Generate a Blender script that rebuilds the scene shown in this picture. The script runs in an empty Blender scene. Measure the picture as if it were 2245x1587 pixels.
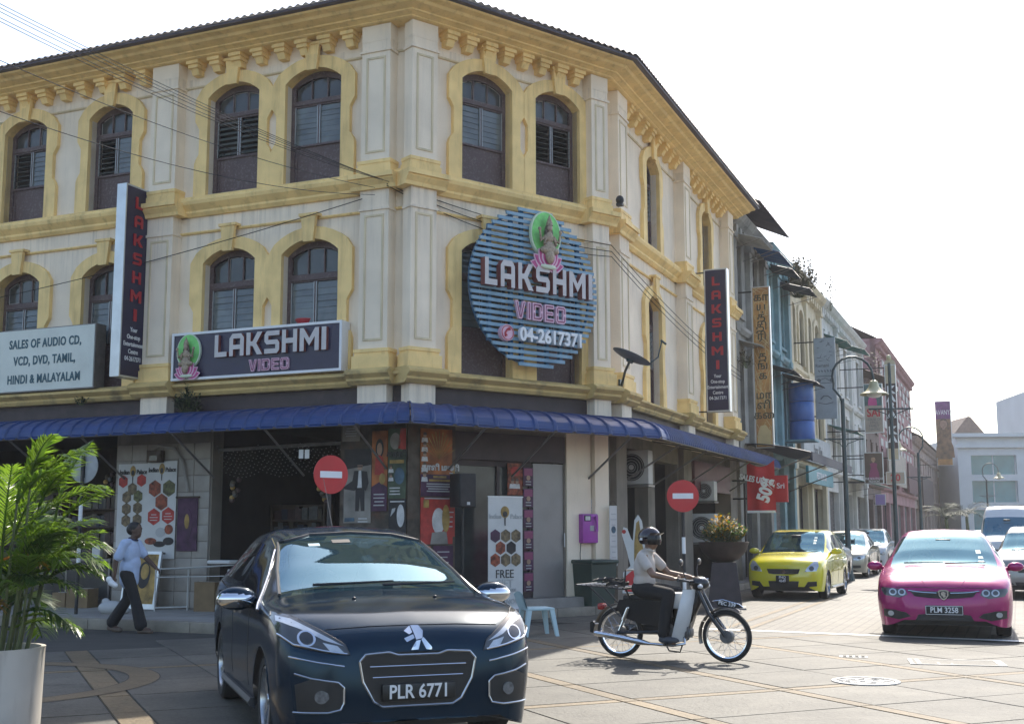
import bpy, bmesh, math, random
from mathutils import Matrix, Vector, Euler
from mathutils.bvhtree import BVHTree

random.seed(7)
R_ = math.radians
SC = bpy.context.scene
COL = SC.collection
PI = math.pi

# ------------------------------------------------------------------ camera
CAM_H = 1.5
cam_data = bpy.data.cameras.new('camera')
cam = bpy.data.objects.new('camera', cam_data)
COL.objects.link(cam)
SC.camera = cam
FPX, CXP, CYP, WPX, HPX = 2600.0, 1137.6, 814.2, 2245.0, 1587.0
PITCH, ROLL = R_(7.63), R_(0.15)
cam_data.sensor_fit = 'HORIZONTAL'
cam_data.sensor_width = 36.0
cam_data.lens = 36.0 * FPX / WPX
cam_data.shift_x = (WPX / 2 - CXP) / WPX
cam_data.shift_y = (CYP - HPX / 2) / WPX
cam_data.clip_start = 0.1
cam_data.clip_end = 3000
cam.matrix_world = Matrix.Translation((0, 0, CAM_H)) @ Matrix.Rotation(PI / 2 + PITCH, 4, 'X') @ Matrix.Rotation(-ROLL, 4, 'Z')

# ------------------------------------------------------------------ sky, sun, exposure
SUN_AZ, SUN_EL = R_(17.9), R_(44.4)          # azimuth to the right of +Y
world = bpy.data.worlds.new('World')
SC.world = world
world.use_nodes = True
wn = world.node_tree.nodes
wl = world.node_tree.links
wn.clear()
sky = wn.new('ShaderNodeTexSky')
sky.sky_type = 'NISHITA'
sky.sun_disc = False
sky.sun_elevation = SUN_EL
sky.sun_rotation = SUN_AZ
sky.air_density = 1.0
sky.dust_density = 2.0
sky.ozone_density = 1.0
bg = wn.new('ShaderNodeBackground')
bg.inputs['Strength'].default_value = 0.13
wo = wn.new('ShaderNodeOutputWorld')
wl.new(sky.outputs[0], bg.inputs[0])
wl.new(bg.outputs[0], wo.inputs[0])
sun_l = bpy.data.lights.new('sun', 'SUN')
sun_l.energy = 3.2
sun_l.angle = R_(0.53)
sun_l.color = (1.0, 0.93, 0.82)
sun = bpy.data.objects.new('sun', sun_l)
COL.objects.link(sun)
sdir = Vector((math.sin(SUN_AZ) * math.cos(SUN_EL), math.cos(SUN_AZ) * math.cos(SUN_EL), math.sin(SUN_EL)))
sun.rotation_euler = sdir.to_track_quat('Z', 'Y').to_euler()
sun.location = (0, 0, 40)
vs = SC.view_settings
vs.view_transform = 'Standard'
vs.look = 'None'
vs.gamma = 1.0
vs.use_curve_mapping = False
vs.exposure = 1.30
SC.render.engine = 'CYCLES'

# ------------------------------------------------------------------ picking points from pixels of the photograph
def ray(x, y):
    a, b = (x - CXP) / FPX, (y - CYP) / FPX
    cr, sr, cp, sp = math.cos(ROLL), math.sin(ROLL), math.cos(PITCH), math.sin(PITCH)
    X, Y = a * cr - b * sr, a * sr + b * cr
    return Vector((X, cp + Y * sp, sp - Y * cp))

def G(x, y, z=0.0):
    d = ray(x, y)
    t = (z - CAM_H) / d.z
    return Vector((d.x * t, d.y * t, z))

def AT(x, y, depth):
    d = ray(x, y)
    t = depth / d.y
    return Vector((d.x * t, depth, CAM_H + d.z * t))

PL = {'L': (23.2, 17.45), 'C': (-38.0, 16.75), 'R': (-67.3, 7.244)}
def _pl(k):
    t, o = PL[k]
    t = R_(t)
    return (math.sin(t), math.cos(t)), o, (math.cos(t), -math.sin(t))
def _corner(a, b):
    (n1, o1, _), (n2, o2, _) = _pl(a), _pl(b)
    det = n1[0] * n2[1] - n1[1] * n2[0]
    return Vector(((o1 * n2[1] - n1[1] * o2) / det, (n1[0] * o2 - o1 * n2[0]) / det, 0))
LC, CR = _corner('L', 'C'), _corner('C', 'R')
ORG = {'L': LC, 'C': LC, 'R': CR}
def FU(k, x, y, out=0.0):
    n, o, u = _pl(k)
    o -= out
    d = ray(x, y)
    s = o / (n[0] * d.x + n[1] * d.y)
    p = Vector((d.x * s, d.y * s, CAM_H + d.z * s))
    q = p - ORG[k]
    return u[0] * q.x + u[1] * q.y, p.z
def FR(k, u=0.0, out=0.0, z=0.0, rz=0.0):
    n, o, d = _pl(k)
    p = ORG[k] + Vector((d[0] * u - n[0] * out, d[1] * u - n[1] * out, z))
    return Matrix.Translation(p) @ Matrix.Rotation(math.atan2(d[1], d[0]) + rz, 4, 'Z')
def TR(x=0, y=0, z=0, rz=0, rx=0, ry=0, s=1):
    return Matrix.Translation((x, y, z)) @ Matrix.Rotation(rz, 4, 'Z') @ Matrix.Rotation(ry, 4, 'Y') @ Matrix.Rotation(rx, 4, 'X') @ Matrix.Scale(s, 4)

# ------------------------------------------------------------------ objects
W = {}
def put(o, parent, m):
    o.parent = parent
    W[o.name] = m.copy()
    o.matrix_basis = (W[parent.name].inverted() @ m) if parent else m
def thing(name, label, cat, m=None, group=None, kind=None):
    o = bpy.data.objects.new(name, None)
    COL.objects.link(o)
    o.empty_display_size = 0.2
    put(o, None, m or Matrix())
    tag(o, label, cat, group, kind)
    return o
def tag(o, label=None, cat=None, group=None, kind=None):
    if label: o['label'] = label
    if cat: o['category'] = cat
    if group: o['group'] = group
    if kind: o['kind'] = kind
    return o
def obj(name, mb, mats, parent=None, m=None, label=None, rel=None):
    me = mb.mesh(name) if isinstance(mb, MB) else mb
    if not isinstance(mats, (list, tuple)): mats = [mats]
    if len(me.materials) == 0:
        for k in mats: me.materials.append(MT(k) if isinstance(k, str) else k)
    o = bpy.data.objects.new(name, me)
    COL.objects.link(o)
    base = W[parent.name] if parent else Matrix()
    if m is None: m = base @ rel if rel is not None else base
    put(o, parent, m)
    if label: o['label'] = label
    return o
def copy_tree(src, m, parent=None, label=None, group=None):
    c = src.copy()
    COL.objects.link(c)
    old = W[src.name]
    put(c, parent, m)
    if label: c['label'] = label
    if group: c['group'] = group
    for ch in list(src.children):
        copy_tree(ch, m @ (old.inverted() @ W[ch.name]), c)
    return c

class MB:
    def __init__(s):
        s.v, s.f, s.fm, s.fs = [], [], [], []
        s.mi, s.sm = 0, False
        s.x = None
    def _a(s, vs, fs, sm=None):
        b = len(s.v)
        if s.x is not None: vs = [s.x @ Vector(p) for p in vs]
        s.v += [tuple(p) for p in vs]
        for f in fs:
            s.f.append([i + b for i in f]); s.fm.append(s.mi); s.fs.append(s.sm if sm is None else sm)
        return s
    def box(s, x0, x1, y0, y1, z0, z1):
        v = [(x0,y0,z0),(x1,y0,z0),(x1,y1,z0),(x0,y1,z0),(x0,y0,z1),(x1,y0,z1),(x1,y1,z1),(x0,y1,z1)]
        return s._a(v, [(0,3,2,1),(4,5,6,7),(0,1,5,4),(1,2,6,5),(2,3,7,6),(3,0,4,7)], False)
    def cbox(s, c, d):
        return s.box(c[0]-d[0]/2, c[0]+d[0]/2, c[1]-d[1]/2, c[1]+d[1]/2, c[2]-d[2]/2, c[2]+d[2]/2)
    def rbox(s, x0, x1, y0, y1, z0, z1, b=0.01):
        bm = bmesh.new(); bmesh.ops.create_cube(bm, size=1)
        for v in bm.verts: v.co = ((x0+x1)/2+v.co.x*(x1-x0), (y0+y1)/2+v.co.y*(y1-y0), (z0+z1)/2+v.co.z*(z1-z0))
        bmesh.ops.bevel(bm, geom=list(bm.edges), offset=b, segments=2, affect='EDGES', profile=.5)
        bm.verts.index_update()
        s._a([v.co.copy() for v in bm.verts], [[v.index for v in f.verts] for f in bm.faces], True); bm.free(); return s
    def prism(s, poly, y0, y1, back=True):
        n = len(poly)
        v = [(p[0], y0, p[1]) for p in poly] + [(p[0], y1, p[1]) for p in poly]
        f = [list(range(n))] + [[i, i+n, (i+1)%n+n, (i+1)%n] for i in range(n)]
        if back: f.append(list(range(2*n-1, n-1, -1)))
        return s._a(v, f, False)
    def prismz(s, poly, z0, z1):
        n = len(poly)
        v = [(p[0], p[1], z0) for p in poly] + [(p[0], p[1], z1) for p in poly]
        return s._a(v, [list(range(n-1, -1, -1)), list(range(n, 2*n))] + [[i, (i+1)%n, (i+1)%n+n, i+n] for i in range(n)], False)
    def prismx(s, poly, x0, x1):
        n = len(poly)
        v = [(x0, p[0], p[1]) for p in poly] + [(x1, p[0], p[1]) for p in poly]
        return s._a(v, [list(range(n-1, -1, -1)), list(range(n, 2*n))] + [[i, (i+1)%n, (i+1)%n+n, i+n] for i in range(n)], False)
    def sheet(s, poly, y=0.0):
        return s._a([(p[0], y, p[1]) for p in poly], [list(range(len(poly)))], False)
    def tube(s, pts, r, n=8, cap=True, close=False):
        pts = [Vector(p) for p in pts]; m = len(pts)
        rs = r if isinstance(r, (list, tuple)) else [r] * m
        vs, up = [], None
        for i, p in enumerate(pts):
            a = pts[(i-1) % m] if (close or i > 0) else p
            b = pts[(i+1) % m] if (close or i < m-1) else p
            t = (b - a).normalized() if (b - a).length > 1e-9 else Vector((0, 0, 1))
            if up is None:
                up = Vector((0, 0, 1)) if abs(t.z) < .9 else Vector((1, 0, 0))
            x = t.cross(up)
            if x.length < 1e-6: x = t.orthogonal()
            x.normalize(); y = x.cross(t).normalized(); up = y
            for k in range(n):
                w = 2*PI*k/n
                vs.append(p + (x*math.cos(w) + y*math.sin(w)) * rs[i])
        fs = []
        for i in range(m if close else m-1):
            j = (i+1) % m
            for k in range(n):
                fs.append([i*n+k, i*n+(k+1)%n, j*n+(k+1)%n, j*n+k])
        s._a(vs, fs, True)
        if cap and not close:
            b = len(s.v) - m*n
            for ring in (0, m-1):
                s.f.append([b+ring*n+k for k in range(n)]); s.fm.append(s.mi); s.fs.append(False)
        return s
    def lathe(s, prof, n=24, axis='Z', c=(0,0,0), sm=True, close=False):
        vs, fs, m = [], [], len(prof)
        for (r, h) in prof:
            for k in range(n):
                w = 2*PI*k/n; a, b = r*math.cos(w), r*math.sin(w)
                q = (a, b, h) if axis == 'Z' else ((h, a, b) if axis == 'X' else (a, h, b))
                vs.append((q[0]+c[0], q[1]+c[1], q[2]+c[2]))
        for i in range(m if close else m-1):
            j = (i+1) % m
            for k in range(n): fs.append([i*n+k, i*n+(k+1)%n, j*n+(k+1)%n, j*n+k])
        s._a(vs, fs, sm)
        return s
    def ell(s, c, r, n=16, m=10):
        prof = [(math.sin(PI*i/m), -math.cos(PI*i/m)) for i in range(m+1)]
        vs, fs = [], []
        for (a, h) in prof:
            for k in range(n):
                w = 2*PI*k/n
                vs.append((c[0]+r[0]*a*math.cos(w), c[1]+r[1]*a*math.sin(w), c[2]+r[2]*h))
        for i in range(m):
            for k in range(n): fs.append([i*n+k, i*n+(k+1)%n, (i+1)*n+(k+1)%n, (i+1)*n+k])
        return s._a(vs, fs, True)
    def cap(s, p0, p1, r0, r1, n=12):
        p0, p1 = Vector(p0), Vector(p1); d = (p1-p0).normalized()
        pts, rs = [], []
        for a in (-80, -50, -20): pts.append(p0 + d*r0*math.sin(R_(a))); rs.append(r0*math.cos(R_(a)))
        pts += [p0, p1]; rs += [r0, r1]
        for a in (20, 50, 80): pts.append(p1 + d*r1*math.sin(R_(a))); rs.append(r1*math.cos(R_(a)))
        return s.tube(pts, rs, n)
    def disc(s, c, r, n=24, y0=0., y1=.01, rz=None):
        return s.prism([(c[0]+r*math.cos(2*PI*k/n), c[1]+(rz or r)*math.sin(2*PI*k/n)) for k in range(n)], y0, y1)
    def grid(s, fn, nu, nv, closeu=False, sm=True):
        vs = [fn(i/nu, j/nv) for i in range(nu+1) for j in range(nv+1)]
        fs = [[i*(nv+1)+j, (i+1)*(nv+1)+j, (i+1)*(nv+1)+j+1, i*(nv+1)+j+1] for i in range(nu) for j in range(nv)]
        return s._a(vs, fs, sm)
    def add(s, other, m=None):
        b = len(s.v)
        s.v += [tuple(m @ Vector(p)) if m is not None else p for p in other.v]
        s.f += [[i+b for i in f] for f in other.f]; s.fm += other.fm; s.fs += other.fs
        return s
    def addme(s, me, m=None):
        b = len(s.v)
        s.v += [tuple(m @ v.co) if m is not None else tuple(v.co) for v in me.vertices]
        for p in me.polygons:
            s.f.append([i+b for i in p.vertices]); s.fm.append(s.mi); s.fs.append(s.sm)
        return s
    def mesh(s, name, recalc=True):
        me = bpy.data.meshes.new(name)
        me.from_pydata(s.v, [], s.f)
        me.polygons.foreach_set('material_index', s.fm)
        me.polygons.foreach_set('use_smooth', s.fs)
        if recalc:
            bm = bmesh.new(); bm.from_mesh(me)
            bmesh.ops.remove_doubles(bm, verts=bm.verts, dist=1e-6)
            bmesh.ops.recalc_face_normals(bm, faces=bm.faces)
            bm.to_mesh(me); bm.free()
        if any(s.fs):
            try: me.set_sharp_from_angle(angle=R_(40))
            except Exception: pass
        me.update()
        return me

# ------------------------------------------------------------------ materials
_M, _MD = {}, {}
def defm(name, col, rough=.6, metal=0., var=.12, vs=3., bump=0., bs=40., dirt=0., dcol=(.05,.045,.04), ds=1.2, streak=0., spec=None, emit=None, es=1., trans=0., alpha=1., coat=0., ior=None, tint=None, leaf=0., drip=0.):
    _MD[name] = dict(col=col, rough=rough, metal=metal, var=var, vs=vs, bump=bump, bs=bs, dirt=dirt, dcol=dcol, ds=ds, streak=streak, spec=spec, emit=emit, es=es, trans=trans, alpha=alpha, coat=coat, ior=ior, tint=tint, leaf=leaf, drip=drip)
def MT(name):
    if name in _M: return _M[name]
    d = _MD[name]
    m = bpy.data.materials.new(name); m.use_nodes = True
    nt = m.node_tree; N, L = nt.nodes, nt.links
    b = N['Principled BSDF']
    c = d['col']
    b.inputs['Roughness'].default_value = d['rough']
    b.inputs['Metallic'].default_value = d['metal']
    if d['spec'] is not None: b.inputs['Specular IOR Level'].default_value = d['spec']
    if d['tint']: b.inputs['Specular Tint'].default_value = (*d['tint'], 1)
    if d['trans']: b.inputs['Transmission Weight'].default_value = d['trans']
    if d['alpha'] < 1: b.inputs['Alpha'].default_value = d['alpha']
    if d['ior']: b.inputs['IOR'].default_value = d['ior']
    if d['coat']:
        b.inputs['Coat Weight'].default_value = d['coat']; b.inputs['Coat Roughness'].default_value = .03
    if d['emit']:
        b.inputs['Emission Color'].default_value = (*d['emit'], 1); b.inputs['Emission Strength'].default_value = d['es']
    geo = N.new('ShaderNodeNewGeometry')
    out = None
    rgb = N.new('ShaderNodeRGB'); rgb.outputs[0].default_value = (*c, 1); out = rgb.outputs[0]
    if d['var']:
        no = N.new('ShaderNodeTexNoise'); no.inputs['Scale'].default_value = d['vs']; no.inputs['Detail'].default_value = 6
        L.new(geo.outputs['Position'], no.inputs['Vector'])
        mr = N.new('ShaderNodeMapRange'); mr.inputs[1].default_value = .3; mr.inputs[2].default_value = .7
        mr.inputs[3].default_value = 1-d['var']; mr.inputs[4].default_value = 1+d['var']
        L.new(no.outputs[0], mr.inputs[0])
        mx = N.new('ShaderNodeMix'); mx.data_type = 'RGBA'; mx.blend_type = 'MULTIPLY'; mx.inputs[0].default_value = 1
        L.new(out, mx.inputs[6]); L.new(mr.outputs[0], mx.inputs[7]); out = mx.outputs[2]
    if d['dirt']:
        mp = N.new('ShaderNodeMapping'); mp.inputs['Scale'].default_value = (1, 1, .12 if d['streak'] else 1)
        L.new(geo.outputs['Position'], mp.inputs[0])
        n2 = N.new('ShaderNodeTexNoise'); n2.inputs['Scale'].default_value = d['ds']*(4 if d['streak'] else 1); n2.inputs['Detail'].default_value = 8; n2.inputs['Roughness'].default_value = .65
        L.new(mp.outputs[0], n2.inputs['Vector'])
        mr = N.new('ShaderNodeMapRange'); mr.inputs[1].default_value = .52; mr.inputs[2].default_value = .78; mr.inputs[3].default_value = 0; mr.inputs[4].default_value = d['dirt']
        L.new(n2.outputs[0], mr.inputs[0])
        mx = N.new('ShaderNodeMix'); mx.data_type = 'RGBA'; L.new(mr.outputs[0], mx.inputs[0]); L.new(out, mx.inputs[6]); mx.inputs[7].default_value = (*d['dcol'], 1); out = mx.outputs[2]
    if d['drip']:
        sx = N.new('ShaderNodeSeparateXYZ'); L.new(geo.outputs['Position'], sx.inputs[0]); acc = None
        for lv in (10.0, 7.30, 6.97, 3.93):
            mr = N.new('ShaderNodeMapRange'); mr.inputs[1].default_value = lv-.85; mr.inputs[2].default_value = lv; mr.inputs[3].default_value = 0; mr.inputs[4].default_value = 1
            L.new(sx.outputs[2], mr.inputs[0])
            lt = N.new('ShaderNodeMath'); lt.operation = 'LESS_THAN'; lt.inputs[1].default_value = lv; L.new(sx.outputs[2], lt.inputs[0])
            mu = N.new('ShaderNodeMath'); mu.operation = 'MULTIPLY'; L.new(mr.outputs[0], mu.inputs[0]); L.new(lt.outputs[0], mu.inputs[1])
            if acc is None: acc = mu.outputs[0]
            else:
                mxm = N.new('ShaderNodeMath'); mxm.operation = 'MAXIMUM'; L.new(acc, mxm.inputs[0]); L.new(mu.outputs[0], mxm.inputs[1]); acc = mxm.outputs[0]
        mp = N.new('ShaderNodeMapping'); mp.inputs['Scale'].default_value = (1,1,.05); L.new(geo.outputs['Position'], mp.inputs[0])
        n6 = N.new('ShaderNodeTexNoise'); n6.inputs['Scale'].default_value = 9; n6.inputs['Detail'].default_value = 8; n6.inputs['Roughness'].default_value = .7; L.new(mp.outputs[0], n6.inputs['Vector'])
        mr = N.new('ShaderNodeMapRange'); mr.inputs[1].default_value = .48; mr.inputs[2].default_value = .72; mr.inputs[3].default_value = 0; mr.inputs[4].default_value = d['drip']; L.new(n6.outputs[0], mr.inputs[0])
        mu = N.new('ShaderNodeMath'); mu.operation = 'MULTIPLY'; L.new(acc, mu.inputs[0]); L.new(mr.outputs[0], mu.inputs[1])
        mx = N.new('ShaderNodeMix'); mx.data_type = 'RGBA'; L.new(mu.outputs[0], mx.inputs[0]); L.new(out, mx.inputs[6]); mx.inputs[7].default_value = (.13,.11,.085,1); out = mx.outputs[2]
    L.new(out, b.inputs['Base Color'])
    if d['bump']:
        n3 = N.new('ShaderNodeTexNoise'); n3.inputs['Scale'].default_value = d['bs']; n3.inputs['Detail'].default_value = 4
        L.new(geo.outputs['Position'], n3.inputs['Vector'])
        bp = N.new('ShaderNodeBump'); bp.inputs['Strength'].default_value = d['bump']; bp.inputs['Distance'].default_value = .02
        L.new(n3.outputs[0], bp.inputs['Height']); L.new(bp.outputs[0], b.inputs['Normal'])
    if d['leaf']:
        tl = N.new('ShaderNodeBsdfTranslucent'); ms = N.new('ShaderNodeMixShader'); ms.inputs[0].default_value = d['leaf']
        g2 = N.new('ShaderNodeMix'); g2.data_type = 'RGBA'; g2.blend_type = 'MULTIPLY'; g2.inputs[0].default_value = 1; g2.inputs[7].default_value = (2.6,2.4,1.2,1)
        L.new(out, g2.inputs[6]); L.new(g2.outputs[2], tl.inputs['Color'])
        L.new(b.outputs[0], ms.inputs[1]); L.new(tl.outputs[0], ms.inputs[2]); L.new(ms.outputs[0], N['Material Output'].inputs[0])
    _M[name] = m
    return m

# ------------------------------------------------------------------ lettering
_TX = {}
def text_mesh(s, size=1., bold=0., extrude=0., align='CENTER', sx=1., spacing=1.):
    key = (s, size, bold, extrude, align, sx, spacing)
    if key in _TX: return _TX[key]
    cu = bpy.data.curves.new('lettering', 'FONT')
    cu.body = s; cu.size = size; cu.align_x = align; cu.align_y = 'CENTER'; cu.extrude = extrude; cu.offset = bold; cu.space_character = spacing; cu.resolution_u = 3
    o = bpy.data.objects.new('tmp', cu); COL.objects.link(o)
    dg = bpy.context.evaluated_depsgraph_get(); dg.update()
    me = bpy.data.meshes.new_from_object(o.evaluated_get(dg))
    bpy.data.objects.remove(o); bpy.data.curves.remove(cu)
    rot = Matrix.Rotation(PI/2, 4, 'X') @ Matrix.Diagonal((sx, 1, 1, 1))
    me.transform(rot)
    me.name = 'lettering'; me.materials.clear()
    _TX[key] = me
    return me
def write(s, size, matname, parent, m, bold=0., extrude=.004, align='CENTER', sx=1., spacing=1., name='lettering'):
    me = text_mesh(s, size, bold, extrude, align, sx, spacing).copy()
    return obj(name, me, matname, parent, m=m)

_t = .26
def _mir(p): return [(1-x, z) for x, z in reversed(p)]
def _mirz(p): return [(x, 1-z) for x, z in reversed(p)]
_Ah = [(0,0),(_t,0),(_t,.3),(.5,.3),(.5,.5),(_t,.5),(_t,.78),(.5,.78),(.5,1),(.2,1),(0,.8)]
_Dl = [(0,0),(.8,0),(1,.2),(1,.5),(1-_t,.5),(1-_t,.22),(_t,.22),(_t,.5),(0,.5)]
_Ol = [(0,.15),(.15,0),(.85,0),(1,.15),(1,.5),(1-_t,.5),(1-_t,.22),(_t,.22),(_t,.5),(0,.5)]
GLY = {
 'L': (.85, [[(0,0),(1,0),(1,.22),(.3,.22),(.3,1),(0,1)]]),
 'A': (1., [_Ah, _mir(_Ah)]),
 'K': (1.05, [[(0,0),(_t,0),(_t,.4),(.4,.4),(.7,0),(1.04,0),(.64,.5),(1.02,1),(.7,1),(.4,.6),(_t,.6),(_t,1),(0,1)]]),
 'S': (1., [[(0,0),(.85,0),(1,.15),(1,.46),(.86,.6),(_t,.6),(_t,.79),(1,.79),(1,1),(.15,1),(0,.85),(0,.54),(.15,.4),(1-_t,.4),(1-_t,.21),(0,.21)]]),
 'H': (1., [[(0,0),(_t,0),(_t,.4),(1-_t,.4),(1-_t,0),(1,0),(1,1),(1-_t,1),(1-_t,.62),(_t,.62),(_t,1),(0,1)]]),
 'M': (1.25, [[(0,0),(.22,0),(.22,.62),(.5,.22),(.78,.62),(.78,0),(1,0),(1,1),(.8,1),(.5,.55),(.2,1),(0,1)]]),
 'I': (.30, [[(0,0),(1,0),(1,1),(0,1)]]),
 'V': (1., [[(0,1),(.34,0),(.66,0),(1,1),(.73,1),(.5,.28),(.27,1)]]),
 'D': (1., [_Dl, _mirz(_Dl)]),
 'E': (.9, [[(0,0),(1,0),(1,.22),(_t,.22),(_t,.4),(.92,.4),(.92,.6),(_t,.6),(_t,.78),(1,.78),(1,1),(0,1)]]),
 'O': (1., [_Ol, _mirz(_Ol)]),
}
def glyph(ch, w, h, y0, y1):
    mb = MB()
    k, polys = GLY[ch]
    for p in polys: mb.prism([(x*w*k, z*h) for x, z in p], y0, y1)
    return mb, w*k
def block_word(word, x, z, w, h, gap, y0, y1, mats, parent, frame, side=None):
    """raised block letters; front face material mats[0], sides mats[1]"""
    tot = sum(GLY[c][0]*w for c in word) + gap*(len(word)-1)
    x -= tot/2
    for c in word:
        mb, cw = glyph(c, w, h, y0, y1)
        if len(mats) > 1:
            nv = 0
            mb.fm = [0 if all(abs(mb.v[i][1]-y0) < 1e-6 for i in f) else 1 for f in mb.f]
        obj('letter', mb, mats, parent, m=frame @ Matrix.Translation((x, 0, z)))
        x += cw + gap
# ================================================================== materials
defm('wall', (.87,.735,.56), .85, var=.09, vs=1.3, bump=.25, bs=60, dirt=.3, dcol=(.45,.38,.29), ds=.9, streak=1, drip=.42)
defm('yellow', (.91,.645,.265), .75, var=.12, vs=2.5, bump=.2, bs=50, dirt=.6, dcol=(.36,.23,.09), ds=1.6, streak=1, drip=.4)
defm('yellow_dirty', (.62,.44,.17), .8, var=.16, vs=3, bump=.3, bs=40, dirt=.85, dcol=(.09,.075,.055), ds=2.2)
defm('cream', (.68,.56,.36), .8, var=.12, vs=2, bump=.2, bs=40, dirt=.5, dcol=(.2,.16,.11), ds=1.5, streak=1)
defm('brown', (.085,.052,.05), .55, var=.12, vs=5, bump=.1, bs=60, dirt=.55, dcol=(.34,.30,.28), ds=24)
defm('brown_dark', (.05,.034,.034), .6, var=.2, vs=4, dirt=.3, dcol=(.14,.11,.1), ds=3)
defm('peel', (.42,.38,.34), .8, var=.2)
defm('glass_window', (.045,.05,.05), .1, var=.4, vs=2, spec=.55)
defm('glass_slat', (.115,.13,.125), .12, var=.25, vs=3, spec=.7)
defm('metal_bar', (.35,.36,.36), .45, metal=.6, var=.1)
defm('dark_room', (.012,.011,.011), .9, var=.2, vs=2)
defm('roof_metal', (.055,.04,.05), .55, metal=.2, var=.3, vs=3, dirt=.4, dcol=(.12,.06,.04), ds=1.5)
defm('gutter', (.07,.055,.07), .5, var=.2)
defm('awning_blue', (.013,.042,.15), .45, metal=.1, var=.25, vs=1.4, dirt=.75, dcol=(.028,.04,.075), ds=2.2)
defm('awning_pale', (.5,.52,.55), .6, var=.2)
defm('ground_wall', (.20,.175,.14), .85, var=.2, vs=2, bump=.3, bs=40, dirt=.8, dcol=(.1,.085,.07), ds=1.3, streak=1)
defm('steel', (.20,.19,.18), .45, metal=.5, var=.15, vs=6, dirt=.4, dcol=(.12,.08,.05), ds=4)
defm('tile_wall', (.31,.28,.24), .5, var=.14, vs=4, dirt=.5, dcol=(.15,.12,.1), ds=1.5)
defm('grout', (.2,.18,.16), .9)
defm('concrete', (.30,.28,.25), .85, var=.18, vs=2, bump=.3, bs=30, dirt=.5, dcol=(.1,.09,.08), ds=1.2)
defm('kerb', (.26,.23,.18), .85, var=.2, vs=3, bump=.3, bs=30, dirt=.6, dcol=(.07,.06,.05), ds=2)
defm('joint', (.04,.038,.033), .95, var=.2)
defm('white_paint', (.74,.73,.68), .7, var=.08, vs=4, dirt=.55, dcol=(.3,.28,.24), ds=6)
defm('asphalt', (.10,.098,.092), .9, var=.2, vs=2, bump=.4, bs=60)
defm('iron_light', (.30,.30,.29), .6, metal=.2, var=.3, vs=14, dirt=.6, dcol=(.09,.085,.08), ds=14)
defm('plain_white', (.78,.78,.77), .5, var=.05)
defm('black', (.012,.012,.013), .5, var=.1)

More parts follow.
